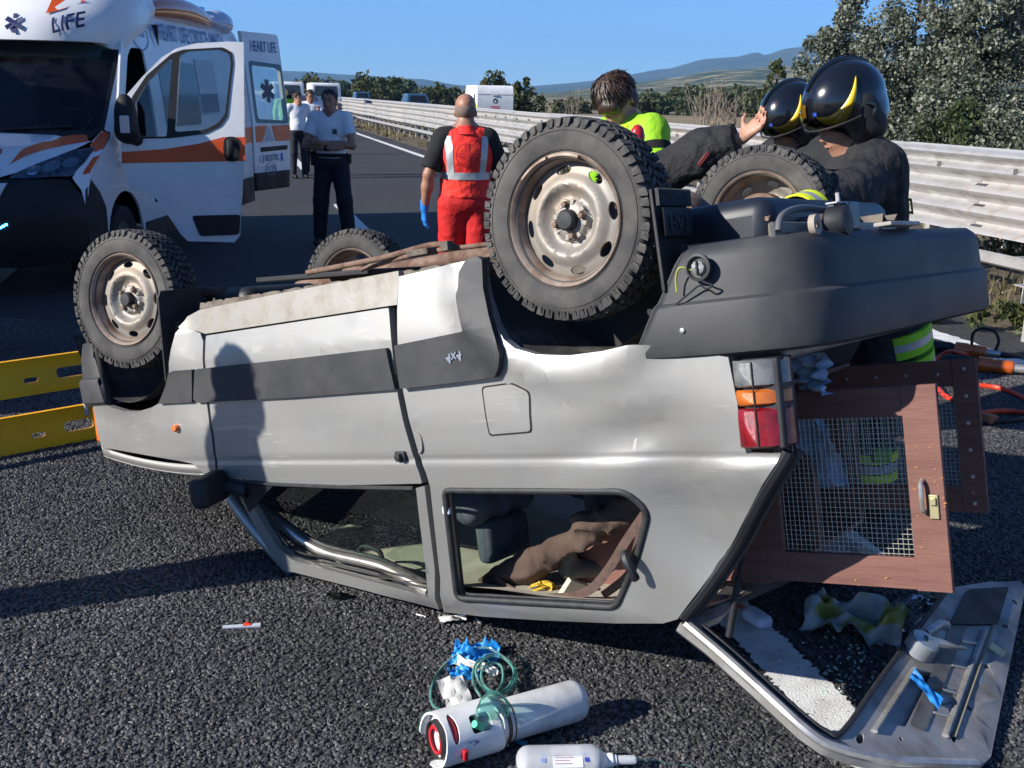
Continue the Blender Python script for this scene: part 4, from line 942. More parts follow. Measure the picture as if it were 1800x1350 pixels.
# --- wheels
def cyl(r, a, y): return Vector((r * math.cos(a), y, r * math.sin(a)))
def tyre_mesh():
    mb = MB(); pr = [(0.168, -0.052), (0.178, -0.060), (0.200, -0.070), (0.228, -0.0755), (0.252, -0.072), (0.264, -0.060), (0.2685, -0.03), (0.270, 0.0), (0.2685, 0.03), (0.264, 0.060), (0.252, 0.072), (0.228, 0.0755), (0.200, 0.070), (0.178, 0.060), (0.168, 0.052)]
    mb.lathe(pr, 96, Matrix.Rotation(-math.pi / 2, 4, 'X'))
    for sg in (1, -1):                                                               # moulded sidewall rings and letters
        for r0 in (0.188, 0.192, 0.242): 
            h = np.interp(r0, [0.178, 0.200, 0.228, 0.252], [0.060, 0.070, 0.0755, 0.072]); mb.lathe([(r0 - 0.0012, sg * h * 0.995), (r0, sg * (h + 0.0022)), (r0 + 0.0012, sg * h * 0.995)], 72, Matrix.Rotation(-math.pi / 2, 4, 'X'))
    return mesh('wheel', mb.v, mb.f)
def tread_mesh():
    mb = MB(); n = 56
    def blk(a0, a1, y0, y1, r0, r1, sk, drop=None):
        vs = []
        for r in (r0, r1):
            for y in (y0, y1):
                for a in (a0, a1):
                    rr = r - (drop * (abs(y) - 0.045) if drop and abs(y) > 0.05 else 0)
                    vs.append(cyl(rr, a + sk * (y - y0), y))
        mb.add(vs, [(0, 1, 3, 2), (4, 6, 7, 5), (0, 4, 5, 1), (2, 3, 7, 6), (0, 2, 6, 4), (1, 5, 7, 3)])
    st = 2 * math.pi / n
    for k in range(n):
        a = k * st; j = 0.12 * st * math.sin(k * 2.4)
        for sg in (1, -1):
            o_ = 0.0 if sg > 0 else st * 0.5
            blk(a + o_ + j, a + o_ + st * 0.60 + j, sg * 0.042, sg * 0.071, 0.258, 0.2805, sg * 0.7, 0.25)
            # shoulder lug running down the sidewall
            aa = a + o_ + j; y = sg
            vs = [cyl(0.276, aa, y * 0.0705), cyl(0.276, aa + st * 0.6, y * 0.0705), cyl(0.252, aa + st * 0.5, y * 0.0765), cyl(0.252, aa + st * 0.12, y * 0.0765), cyl(0.262, aa, y * 0.060), cyl(0.262, aa + st * 0.6, y * 0.060), cyl(0.250, aa + st * 0.5, y * 0.066), cyl(0.250, aa + st * 0.12, y * 0.066)]
            mb.add(vs, [(0, 1, 2, 3), (4, 7, 6, 5), (0, 4, 5, 1), (1, 5, 6, 2), (2, 6, 7, 3), (3, 7, 4, 0)])
            blk(a + o_ + st * 0.15, a + o_ + st * 0.72, sg * 0.016, sg * 0.037, 0.262, 0.2815, -sg * 3.0)
        blk(a + st * 0.3, a + st * 0.88, -0.012, 0.012, 0.262, 0.282, 2.0)
    return mesh('tread', mb.v, mb.f)
def disc_h(r): return float(np.interp(r, [0, 0.030, 0.050, 0.058, 0.064, 0.080, 0.094, 0.102, 0.112, 0.130, 0.150, 0.160, 0.172], [0.036, 0.036, 0.034, 0.022, 0.016, 0.026, 0.046, 0.049, 0.044, 0.030, 0.024, 0.018, 0.002]))
def disc_mesh():
    cir = lambda r, n: [(r * math.cos(2 * math.pi * k / n), r * math.sin(2 * math.pi * k / n)) for k in range(n)]
    holes = []
    for k in range(8):
        a = 2 * math.pi * (k + 0.5) / 8; h = []
        for i in range(14):
            b = 2 * math.pi * i / 14; u = 0.0255 * math.cos(b); v = 0.0145 * math.sin(b) * (1.0 if math.sin(b) > 0 else 0.75)
            h.append(((0.138 + v) * math.cos(a) - u * math.sin(a), (0.138 + v) * math.sin(a) + u * math.cos(a)))
        holes.append(h)
    bm_me = panel_mesh('rim_disc', cir(0.170, 64), holes, lambda x, y, d: Vector((x, disc_h(math.hypot(x, y)) - d, y)), 0.0105, 0.006)
    return bm_me
def barrel_mesh():
    mb = MB(); pr = [(0.173, 0.056), (0.181, 0.062), (0.185, 0.066), (0.182, 0.069), (0.176, 0.064), (0.170, 0.050), (0.162, 0.040), (0.160, 0.010), (0.166, -0.02), (0.170, -0.05), (0.176, -0.064), (0.184, -0.068), (0.181, -0.060)]
    mb.lathe(pr, 72, Matrix.Rotation(-math.pi / 2, 4, 'X')); return mesh('rim_barrel', mb.v, mb.f)
def hub_mesh():
    mb = MB(); mb.lathe([(0.0, 0.062), (0.024, 0.061), (0.029, 0.056), (0.030, 0.034)], 28, Matrix.Rotation(-math.pi / 2, 4, 'X')); return mesh('hub_cap', mb.v, mb.f)
def drum_mesh():
    mb = MB(); mb.lathe([(0.0, -0.060), (0.045, -0.060), (0.05, -0.052), (0.085, -0.050), (0.098, -0.046), (0.104, -0.046), (0.106, 0.0), (0.06, 0.018)], 40, Matrix.Rotation(-math.pi / 2, 4, 'X')); return mesh('brake_drum', mb.v, mb.f)
def bolt_mesh():
    mb = MB(); mb.lathe([(0.0, 0.016), (0.0075, 0.0155), (0.009, 0.012), (0.0095, 0.0)], 6, Matrix.Rotation(-math.pi / 2, 4, 'X')); mb.lathe([(0.013, 0.004), (0.015, 0.0)], 12, Matrix.Rotation(-math.pi / 2, 4, 'X')); return mesh('wheel_bolt', mb.v, mb.f)
def lug_mesh():
    mb = MB(); mb.box((0, 0, 0), (0.016, 0.012, 0.013)); return mesh('disc_lug', mb.v, mb.f)
TM, TRM, DM, BM_, HM, DRM, BLM, LGM = tyre_mesh(), tread_mesh(), disc_mesh(), barrel_mesh(), hub_mesh(), drum_mesh(), bolt_mesh(), lug_mesh()
for me_, m_ in ((TM, RUB), (TRM, RUBD), (DM, WHEEL), (BM_, WRIM), (HM, PLASD), (DRM, RUSTY), (BLM, RUSTY), (LGM, WHEEL)): me_.materials.append(m_)
TRM['x'] = 1
def wheel(x, y, z, sgn, spin, lab, wt=True, steer=0.0):
    def sub(n, me_, par, **kw):
        o = link(n, me_, None, par, **kw); return o
    w = sub('wheel', TM, car, angle=60); w['label'] = lab
    w.matrix_local = Matrix.Translation((x, y, z)) @ Matrix.Rotation(steer, 4, 'Z') @ (Matrix.Rotation(math.pi, 4, 'Z') if sgn < 0 else Matrix.Identity(4)) @ Matrix.Rotation(spin, 4, 'Y')
    t = sub('tread', TRM, w, smooth=False); t['kind'] = 'stuff'
    sub('rim_disc', DM, w, angle=50); sub('rim_barrel', BM_, w, angle=50); sub('hub_cap', HM, w); sub('brake_drum', DRM, w)
    for k in range(4):
        b = sub('wheel_bolt', BLM, w); b.location = (0.045 * math.cos(k * math.pi / 2 + 0.5), 0.034, 0.045 * math.sin(k * math.pi / 2 + 0.5))
        for dd in (0.35, -0.42):
            l = sub('disc_lug', LGM, w, smooth=False, bevel=0.002); a = k * math.pi / 2 + 0.5 + math.pi / 4 + dd; l.location = (0.049 * math.cos(a), 0.030, 0.049 * math.sin(a)); l.rotation_euler = (0, -a, 0)
    if wt:
        mb = MB(); mb.lathe([(0.180, 0.064), (0.181, 0.074), (0.174, 0.076), (0.168, 0.066)], 6, Matrix.Rotation(-math.pi / 2, 4, 'X'), a0=R(118), a1=R(150)); mb.lathe([(0.180, 0.064), (0.181, 0.074), (0.174, 0.076), (0.168, 0.066)], 6, Matrix.Rotation(-math.pi / 2, 4, 'X'), a0=R(153), a1=R(185)); mb.build('balance_weight', WRIM, w)
    return w
wheel(0.0, 0.632, 0.272, 1, R(-70), 'big near rear wheel with steel rim and black hub cap')
wheel(2.17, 0.632, 0.28, 1, R(-18), 'near front wheel with dusty steel rim', False, R(11))
wheel(0.0, -0.632, 0.272, -1, 0.9, 'far rear wheel showing its brake drum', False)
wheel(2.17, -0.632, 0.28, -1, 0.3, 'far front wheel behind the sill', False, R(11))
# --- mud flaps
def flap(name, pts, depth, m, thick=0.008):
    mb = MB(); mb.add(pts, [tuple(range(len(pts)))]); return mb.build(name, m, car, smooth=False, solid=thick, bevel=0.002)
flap('mud_flap', [Vector((1.872, 0.745, 0.62)), Vector((1.852, 0.745, 0.30)), Vector((1.845, 0.735, 0.275)), Vector((1.845, 0.55, 0.272)), Vector((1.855, 0.545, 0.32)), Vector((1.872, 0.56, 0.62))], 0, PLASD)
# rear flap behind the big wheel
fa, fb_, fc, fd = Vector((-0.315, 0.735, 0.50)), Vector((-0.300, 0.725, 0.235)), Vector((-0.300, 0.545, 0.235)), Vector((-0.315, 0.56, 0.50))
FLAPM = PLASD
mb = MB(); mb.add([fa, fb_, fc, fd], [(0, 1, 2, 3)]); fo = mb.build('mud_flap', FLAPM, car, smooth=False, solid=0.010, bevel=0.002)
mb = MB()
for k in range(16): mb.box(fb_.lerp(fc, (k + 0.5) / 16) + Vector((-0.012, 0, 0.022)), (0.010, 0.006, 0.045))
x_ = mb.build('flap_ribs', FLAPM, fo, smooth=False); x_['kind'] = 'stuff'
mb = MB(); mb.box((fa + fc) / 2 + Vector((-0.013, 0, -0.045)), (0.006, 0.15, 0.075)); mb.build('raised_panel', FLAPM, fo, bevel=0.003)
me = text_mesh('embossed_lettering', 'FIAT', 0.055, 0.002, bold=0.001); me.transform(Matrix.Translation(((fa.x + fc.x) / 2 - 0.0175, (fa.y + fc.y) / 2, (fa.z + fc.z) / 2 - 0.045)) @ Matrix(((0, 0, -1, 0), (-1, 0, 0, 0), (0, 1, 0, 0), (0, 0, 0, 1)))); link('embossed_lettering', me, PLAS, fo, smooth=False)
# --- underbody
mb = MB(); xs = [-0.62, -0.42, 0.40, 1.78, 2.45]; rows = []
for i in range(29):
    x = -0.60 + 3.0 * i / 28; hw = 0.60 if 0.42 < x < 1.76 else 0.34
    rows.append([Vector((x, y, 0.335 + 0.02 * (math.sin(y * 24) > 0.5) + (0.07 if abs(y) < 0.12 else 0))) for y in [hw * (-1 + 2 * k / 20) for k in range(21)]])
mb.grid(rows); mb.build('floor_pan', UNDER, car, angle=30)
mb = MB(); mb.box((-0.30, 0.0, 0.36), (0.42, 0.98, 0.17)); mb.build('fuel_tank', mat('black tank shield', (0.012, 0.016, 0.026), 0.45, var=0.4, vscale=6), car, bevel=0.05, seg=4)
mb = MB(); mb.tube([(0, -0.56, 0.272), (0, -0.1, 0.275), (0, 0.1, 0.275), (0, 0.56, 0.272)], 0.034, 14); mb.lathe([(0.0, 0.1), (0.09, 0.07), (0.11, 0), (0.09, -0.07), (0, -0.1)], 20, Matrix.Translation((0, 0.02, 0.28)) @ Matrix.Rotation(math.pi / 2, 4, 'X')); mb.build('rear_axle', RUSTY, car)
for sgn in (1, -1):
    mb = MB(); mb.tube(catmull([(0.52, sgn * 0.46, 0.33), (0.25, sgn * 0.46, 0.29), (0, sgn * 0.46, 0.31), (-0.3, sgn * 0.46, 0.30), (-0.5, sgn * 0.46, 0.34)], 4), 0.022, 6, flat=0.5); mb.build('leaf_spring', RUSTY, car)
pipe('propeller_shaft', [(0.1, 0.02, 0.28), (1.0, 0.02, 0.275), (1.9, 0.0, 0.29)], 0.028, RUSTY)
pipe('exhaust_pipe', [(1.9, -0.22, 0.29), (1.4, -0.26, 0.27), (0.9, -0.26, 0.255), (0.45, -0.24, 0.26), (0.2, -0.30, 0.24)], 0.024, RUSTY)
mb = MB(); mb.tube(catmull([(1.25, -0.27, 0.265), (1.15, -0.27, 0.262), (0.80, -0.27, 0.258), (0.68, -0.27, 0.26)], 3), [0.025, 0.035, 0.048, 0.05, 0.05, 0.05, 0.05, 0.048, 0.035, 0.025], 14); mb.build('silencer', RUSTY, car)
mb = MB(); mb.box((1.36, 0.20, 0.285), (0.62, 0.44, 0.02), Matrix.Rotation(0.06, 3, 'Y')); mb.build('skid_plate', PLASD, car, bevel=0.004)
mb = MB(); mb.box((2.05, 0.05, 0.40), (0.60, 0.72, 0.24)); mb.build('engine_sump', mat('oily engine', (0.02, 0.019, 0.018), 0.5, var=0.5, vscale=12), car, bevel=0.05, seg=3)
pipe('suspension_arm', [(2.17, 0.52, 0.26), (2.0, 0.40, 0.28), (1.80, 0.30, 0.31)], 0.022, RUSTY); pipe('suspension_arm', [(2.17, -0.52, 0.26), (2.0, -0.40, 0.28), (1.80, -0.30, 0.31)], 0.022, RUSTY)
pipe('handbrake_cable', [(1.0, 0.5, 0.30), (0.7, 0.56, 0.285), (0.45, 0.58, 0.29), (0.2, 0.52, 0.30)], 0.008, RUSTY)
mb = MB(); mb.box((0.62, 0.60, 0.285), (0.09, 0.05, 0.02)); mb.box((0.50, 0.615, 0.28), (0.03, 0.03, 0.03)); mb.build('jacking_bracket', UNDER, car, bevel=0.003)
pipe('brake_pipe', [(0.48, 0.60, 0.285), (0.62, 0.55, 0.262), (0.85, 0.56, 0.278), (1.2, 0.57, 0.285)], 0.010, RUSTY)
# parts hanging out between the rear wheels: tow lamp, hook and hose
q = LP(1505, 398, 0.30)
mb = MB(); mb.lathe([(0.0, 0.03), (0.036, 0.028), (0.042, 0.02), (0.042, -0.02), (0.03, -0.03), (0, -0.03)], 26, Matrix.Translation((-0.665, 0.43, 0.372)) @ Matrix.Rotation(-math.pi / 2, 4, 'Y')); mb.build('fog_lamp', PLASD, car)
mb = MB(); mb.box((-0.655, 0.355, 0.357), (0.06, 0.085, 0.075)); mb.build('fog_lamp_box', mat('blue black box', (0.03, 0.045, 0.07), 0.35), car, bevel=0.006)
mb = MB(); mb.tube([(-0.66, 0.40, 0.335), (-0.66, 0.40, 0.295)], 0.006, 8); mb.box((-0.66, 0.40, 0.322), (0.03, 0.10, 0.004)); mb.build('lamp_bracket', GALVD, car)
mb = MB(); mb.lathe([(0.012, 0.008), (0.026, 0.008), (0.026, -0.008), (0.012, -0.008)], 18, Matrix.Translation((-0.66, 0.575, 0.378)) @ Matrix.Rotation(-math.pi / 2, 4, 'Y'), closed=True); mb.build('tow_eye', mat('pale rust', (0.33, 0.27, 0.22), 0.7), car)
pipe('breather_hose', [(-0.60, 0.66, 0.385), (-0.60, 0.64, 0.355), (-0.60, 0.58, 0.335), (-0.61, 0.50, 0.328), (-0.63, 0.43, 0.335)], 0.009, mat('grey hose', (0.10, 0.10, 0.11), 0.6))
mb = MB(); mb.box((-0.70, 0.06, 0.382), (0.05, 0.26, 0.012)); mb.build('bumper_bracket', GALVD, car, bevel=0.003)
# --- rear panel, roof, far pillars, interior
mb = MB(); mb.box((-0.585, 0.20, 0.53), (0.02, 0.94, 0.34)); mb.build('tail_panel', SILVERD, car, bevel=0.01)
HEAD = mat('cream headlining', (0.50, 0.46, 0.37), 0.95, col2=(0.38, 0.33, 0.25), vscale=5, bump=0.15, bscale=120)
mb = MB(); rows = []; rr = []
for i in range(21):
    x = -0.22 + 1.74 * i / 20
    rows.append([Vector((x, y, min(1.445 - 0.05 * abs(y / 0.62) ** 5 - 0.01 * float(vnoise(np.array([[x, y]]), 4, 3)[0]), (1.6238 - 0.2258 * x + 0.0827 * y - 0.030) / 0.9707 - 0.012 * float(vnoise(np.array([[x, y]]), 7, 5)[0])))) for y in [0.60 * (-1 + 2 * k / 12) for k in range(13)]])
mb.grid(rows); mb.build('roof', SILVER, car)
mb = MB(); mb.grid([[p + Vector((0, 0, -0.022)) for p in r_] for r_ in rows]); mb.build('headlining', HEAD, car)
mb = MB(); mb.box((1.62, 0, 0.86), (0.32, 1.26, 0.26)); mb.build('dashboard', PLASD, car, bevel=0.06, seg=3)
mb = MB(); mb.lathe([(0.17, 0.012), (0.182, 0.0), (0.17, -0.012), (0.158, 0.0)], 36, Matrix.Translation((1.40, -0.33, 0.98)) @ Matrix.Rotation(R(55), 4, 'Y'), closed=True); mb.tube([(1.40, -0.33, 0.98), (1.55, -0.33, 0.86)], 0.03, 8); mb.box((1.41, -0.33, 0.975), (0.03, 0.30, 0.05)); mb.build('steering_wheel', PLASD, car)
SEATM = mat('grey seat cloth', (0.085, 0.10, 0.12), 0.95, var=0.4, vscale=9, bump=0.1, bscale=200)
for sgn in (1, -1):
    s_ = SDF(0.05); s_.cap((1.25, sgn * 0.33, 0.66), (0.85, sgn * 0.33, 0.64), 0.10, 0.10, sq=None); s_.cap((1.2, sgn * 0.33 - 0.12, 0.66), (0.9, sgn * 0.33 - 0.12, 0.64), 0.10, 0.10); s_.cap((1.2, sgn * 0.33 + 0.12, 0.66), (0.9, sgn * 0.33 + 0.12, 0.64), 0.10, 0.10)
    for dy in (-0.12, 0, 0.12): s_.cap((0.82, sgn * 0.33 + dy, 0.68), (0.66, sgn * 0.33 + dy, 1.14), 0.085, 0.07)
    link('seat', sdf_mesh('seat', s_, 0.022), SEATM, car)
    mb = MB(); mb.box((0.64, sgn * 0.33, 1.27), (0.07, 0.24, 0.15)); mb.build('headrest', SEATM, car, bevel=0.03, seg=3)
mb = MB(); mb.box((1.30, 0.30, 1.405), (0.17, 0.40, 0.018), Matrix.Rotation(R(10), 3, 'Y')); mb.build('sun_visor', mat('visor vinyl', (0.45, 0.44, 0.40), 0.7), car, bevel=0.008)
mb = MB(); mb.box((1.30, -0.32, 1.405), (0.17, 0.40, 0.018), Matrix.Rotation(R(10), 3, 'Y')); mb.build('sun_visor', mat('visor vinyl', (0.45, 0.44, 0.40), 0.7), car, bevel=0.008)
pipe('grab_handle', [LP(630, 968, 0.50), LP(640, 960, 0.50), LP(665, 968, 0.49), LP(672, 982, 0.49)], 0.009, PLASD)
# --- bonnet, sprung open a little, resting on the road
mb = MB(); rows = []
for i in range(13):
    x = 1.74 + 0.70 * i / 12
    rows.append([Vector((x, y, 1.045 - 0.075 * (i / 12) ** 2 - 0.05 * abs(y / 0.70) ** 6 - 0.010 * abs(y))) for y in [0.705 * (-1 + 2 * k / 16) for k in range(17)]])
mb.grid(rows)
edge = [r_[-1] for r_ in rows]; mb.grid([edge, [p + Vector((0, 0.004, -0.035)) for p in edge]]); e2 = [r_[0] for r_ in rows]; mb.grid([e2, [p + Vector((0, -0.004, -0.035)) for p in e2]]); mb.grid([rows[-1], [p + Vector((0.01, 0, -0.06)) for p in rows[-1]]])
mb.build('bonnet', SILVER, car, angle=50, solid=0.004)
mb = MB(); mb.box((2.10, 0, 0.86), (0.62, 1.30, 0.05)); mb.build('engine_bay', GAP, car)
mb = MB(); mb.box((1.775, 0.695, 0.975), (0.05, 0.02, 0.035)); mb.build('bonnet_hinge', RUSTY, car, bevel=0.004)
mb = MB(); mb.box((2.44, 0, 0.80), (0.03, 1.30, 0.20)); mb.build('grille', PLASD, car, bevel=0.01)
for sgn in (1, -1):
    mb = MB(); mb.box((2.452, sgn * 0.50, 0.80), (0.03, 0.26, 0.15)); mb.build('headlight', CLR, car, bevel=0.02)
# broken windscreen frame: lower edge
pipe('windscreen_pillar', [(1.76, 0.66, 1.0), (1.62, 0.63, 1.2), (1.47, 0.58, 1.385)], 0.024, SILVER); pipe('windscreen_pillar', [(1.76, -0.66, 1.0), (1.62, -0.63, 1.2), (1.47, -0.58, 1.385)], 0.024, SILVER)
# --- door mirror
a = on_flank(402, 852, 0.085); mb = MB(); mb.box(a, (0.075, 0.165, 0.115), Matrix.Rotation(0.25, 3, 'Z') @ Matrix.Rotation(0.12, 3, 'X')); mo = mb.build('door_mirror', PLASD, car, bevel=0.028, seg=4)
mb = MB(); mb.tube([a + Vector((0, -0.05, 0)), on_flank(436, 862, 0.0)], [0.022, 0.030], 10); mb.build('mirror_arm', PLASD, mo)
tri = [on_flank(418, 850, 0.006), on_flank(480, 855, 0.006), on_flank(440, 900, 0.006)]; mb = MB(); mb.add(tri, [(0, 1, 2)]); mb.build('mirror_base', PLASD, car, smooth=False, solid=0.01)
# ================================================================ CAGE, TAILGATE AND WHAT LIES IN THE CAR
WOOD = mat('worn maroon painted wood', (0.175, 0.078, 0.060), 0.58, col2=(0.125, 0.055, 0.043), vscale=5, rvar=0.2, bump=0.12, bscale=22, stretch=(1, 1, 8), mixlo=0.40, mixhi=0.70)
WOODCHIP = mat('bare chipped wood', (0.42, 0.20, 0.06), 0.8, var=0.3, vscale=40)
WIRE = mat('galvanised wire', (0.55, 0.54, 0.46), 0.4, metal=0.5)
STEEL = mat('zinc fittings', (0.55, 0.53, 0.48), 0.35, metal=0.7, var=0.3, vscale=20)
cage = empty('dog_cage', matrix=CARM, label='maroon wooden dog crate with wire mesh doors jutting out of the open rear', cat='crate')
def slab(name, c, d, m, parent, bev=0.002, M=None): mb = MB(); mb.box(c, d, M); return mb.build(name, m, parent, bevel=bev)
def cage_door(y, x0, x1, z0, z1, st, lab, hardware, zsh=0.0):
    """x0 hinge side (front), x1 free side; z0 lower edge when upright"""
    t = 0.018; w = x0 - x1
    root = slab('door', ((x0 + x1) / 2, y - 0.001, z0 + st[0] / 2), (w, t - 0.002, st[0]), WOOD, cage); root['label'] = lab
    slab('rail', ((x0 + x1) / 2, y - 0.001, z1 - st[1] / 2), (w - 2 * 0.001, t - 0.002, st[1]), WOOD, root)
    slab('stile', (x1 + st[2] / 2, y + 0.0005, (z0 + z1) / 2), (st[2], t + 0.002, z1 - z0 + 0.004), WOOD, root)
    slab('stile', (x0 - st[3] / 2, y + 0.0005, (z0 + z1) / 2), (st[3], t + 0.002, z1 - z0 + 0.004), WOOD, root)
    mb = MB(); a0, a1, b0, b1 = x1 + st[2] - 0.008, x0 - st[3] + 0.008, z0 + st[0] - 0.008, z1 - st[1] + 0.008; p = 0.0135; rg = np.random.RandomState(2)
    n = int((a1 - a0) / p); m_ = int((b1 - b0) / p)
    for i in range(n + 1): x = a0 + (a1 - a0) * i / n; mb.tube([(x + rg.normal() * 0.0004, y - 0.010, b0), (x + rg.normal() * 0.0006, y - 0.010, (b0 + b1) / 2), (x, y - 0.010, b1)], 0.0009, 4, caps=False)
    for i in range(m_ + 1): z = b0 + (b1 - b0) * i / m_; mb.tube([(a0, y - 0.0085, z), ((a0 + a1) / 2, y - 0.0085, z + rg.normal() * 0.0006), (a1, y - 0.0085, z)], 0.0009, 4, caps=False)
    o = mb.build('wire_mesh', WIRE, root, smooth=False); o['kind'] = 'stuff'
    if hardware:
        hx, hz = x1 + 0.052, z0 + 0.245
        mb = MB(); mb.tube(catmull([(hx, y + 0.010, hz), (hx, y + 0.030, hz + 0.006), (hx, y + 0.034, hz + 0.03), (hx, y + 0.034, hz + 0.055), (hx, y + 0.030, hz + 0.078), (hx, y + 0.010, hz + 0.084)], 4), 0.006, 8); mb.build('pull_handle', STEEL, root)
        mb = MB(); mb.box((x1 + 0.028, y + 0.014, z0 + 0.315), (0.024, 0.006, 0.064)); mb.box((x1 + 0.028, y + 0.020, z0 + 0.300), (0.016, 0.008, 0.02)); mb.build('latch', mat('brass latch', (0.46, 0.40, 0.22), 0.4, metal=0.6), root, bevel=0.002)
        mb = MB(); rg = np.random.RandomState(5)
        for k in range(46):
            e = rg.rand(); xx, zz = (x1 + rg.uniform(0.0, 0.075), z0 + rg.uniform(0.15, 0.45)) if e < 0.6 else ((x1 + rg.uniform(0, w), z1 - rg.uniform(0, 0.08)) if e < 0.85 else (x1 + rg.uniform(0.0, 0.03), z0 + rg.uniform(0, 0.5)))
            L_ = rg.uniform(0.001, 0.006); W_ = rg.uniform(0.0006, 0.0022); yy = y + 0.0118
            mb.add([(xx - L_, yy, zz), (xx, yy, zz - W_), (xx + L_ * 1.2, yy, zz + W_ * 0.3), (xx + L_ * 0.2, yy, zz + W_ * 1.2)], [(0, 1, 2, 3)])
        o = mb.build('paint_chip', WOODCHIP, root, smooth=False); o['kind'] = 'stuff'
    else:
        for k in range(6):
            for xx in (x1 + st[2] * 0.5,): mb = MB(); mb.lathe([(0, 0.004), (0.006, 0.003), (0.007, 0)], 10, Matrix.Translation((xx, y + 0.0105, z0 + 0.03 + (z1 - z0 - 0.06) * k / 5)) @ Matrix.Rotation(-math.pi / 2, 4, 'X')); mb.build('screw', STEEL, root)
        for k in range(4): mb = MB(); mb.lathe([(0, 0.004), (0.006, 0.003), (0.007, 0)], 10, Matrix.Translation((x1 + 0.12 + 0.1 * k, y + 0.010, z0 + st[0] * 0.5)) @ Matrix.Rotation(-math.pi / 2, 4, 'X')); mb.build('screw', STEEL, root)
    return root
cage_door(0.35, -0.345, -0.852, 0.812, 1.352, (0.078, 0.085, 0.090, 0.055), 'near mesh door with a chrome pull handle and a brass latch', True)
q1 = LP(1716, 630, -0.42); q2 = LP(1730, 900, -0.42)
cage_door(-0.42, q1.x + 0.52, q1.x, q1.z, q2.z, (0.085, 0.085, 0.075, 0.055), 'far mesh door standing in shade behind the near one', False)
slab('side_board', (-0.145, 0.355, 1.085), (0.40, 0.016, 0.54), WOOD, cage); slab('side_board', (-0.145, -0.44, 1.085), (0.40, 0.016, 0.54), WOOD, cage)
slab('front_board', (0.06, -0.04, 1.085), (0.014, 0.80, 0.54), WOOD, cage); slab('roof_board', (-0.145, -0.04, 0.815), (0.40, 0.80, 0.014), WOOD, cage); slab('floor_board', (-0.145, -0.04, 1.357), (0.40, 0.80, 0.014), WOOD, cage)
slab('centre_post', (-0.335, -0.04, 1.085), (0.03, 0.03, 0.53), WOOD, cage)
# gas strut and tailgate --------------------------------------------------------------
TA = CARM @ Vector((-0.20, 0.60, 1.425)); TB = gnd(1722, 1356, 0.03); TC = gnd(1804, 1030, 0.05)
TN = (TB - TA).cross(TC - TB).normalized()
if TN.z < 0: TN = -TN
TV = ((TC - TB) - 0 * TN).normalized(); TU = TN.cross(TV).normalized()                     # TV across the tailgate, TU towards the hinge or away
if TU.dot(TB - TA) < 0: TU = -TU
def TP(px, py):
    w = onplane(px, py, TA, TN) - TA; return (w.dot(TU), w.dot(TV))
def tfn(u, v, d): return CARI @ (TA + TU * u + TV * v - TN * d)
PANELIN = mat('bare grey tailgate inner', (0.33, 0.325, 0.315), 0.42, metal=0.35, col2=(0.20, 0.19, 0.175), vscale=6, rvar=0.25, bump=0.06, bscale=9)
Lg = TP(1722, 1356)[0]
OUT = [TP(1196, 1094), TP(1250, 1136), TP(1330, 1208), TP(1412, 1284), TP(1452, 1312), TP(1500, 1330), TP(1560, 1343), TP(1640, 1352), TP(1715, 1356), TP(1742, 1330), TP(1762, 1230), TP(1785, 1120), TP(1803, 1034), TP(1790, 1024), TP(1740, 1022), TP(1690, 1030), TP(1640, 1036)]
far_hinge = CARM @ Vector((-0.20, -0.58, 1.425)); fw = far_hinge - TA; OUT.append((fw.dot(TU), fw.dot(TV) - 0.05))
WIN = [TP(1232, 1098), TP(1290, 1150), TP(1352, 1205), TP(1412, 1258), TP(1450, 1284), TP(1478, 1284), TP(1600, 1118), TP(1660, 1042)]
WIN += [(WIN[-1][0] - 0.30, WIN[-1][1] - 0.01), (0.085, fw.dot(TV) - 0.16), (0.06, 0.15)]
def slot(px, py, a, b, ang):
    cu, cv = TP(px, py); return [(cu + a * math.cos(t) * math.cos(ang) - b * math.sin(t) * math.sin(ang), cv + a * math.cos(t) * math.sin(ang) + b * math.sin(t) * math.cos(ang)) for t in [2 * math.pi * k / 14 for k in range(14)]]
va = 0.0
SLOTS = [slot(1512, 1298, 0.010, 0.024, 0), slot(1584, 1299, 0.006, 0.007, 0), slot(1676, 1296, 0.008, 0.022, 0.2), slot(1702, 1244, 0.011, 0.011, 0), slot(1733, 1172, 0.011, 0.011, 0), slot(1764, 1104, 0.010, 0.012, 0), slot(1781, 1062, 0.010, 0.012, 0)]
big = [TP(1555, 1270), TP(1610, 1180), TP(1640, 1182), TP(1592, 1278)]
me = panel_mesh('tailgate', OUT, [WIN, rnd_poly(big, 0.012, 3)] + SLOTS, lambda u, v, d: tfn(u, v, d - 0.012 * max(0.0, 1 - abs(u - Lg + 0.03) / 0.03)), 0.06, 0.03)
tg = link('tailgate', me, PANELIN, car, bevel=0.006, seg=3, angle=40); tg['label'] = 'torn open tailgate hanging from the roof edge with its glass gone'
me = panel_mesh('outer_skin', [(u * 0.99, v * 0.985) for u, v in OUT], [[(u, v) for u, v in WIN]], lambda u, v, d: tfn(u, v, 0.034), 0.2, 0); link('outer_skin', SILVER and me, SILVER, tg, smooth=False)
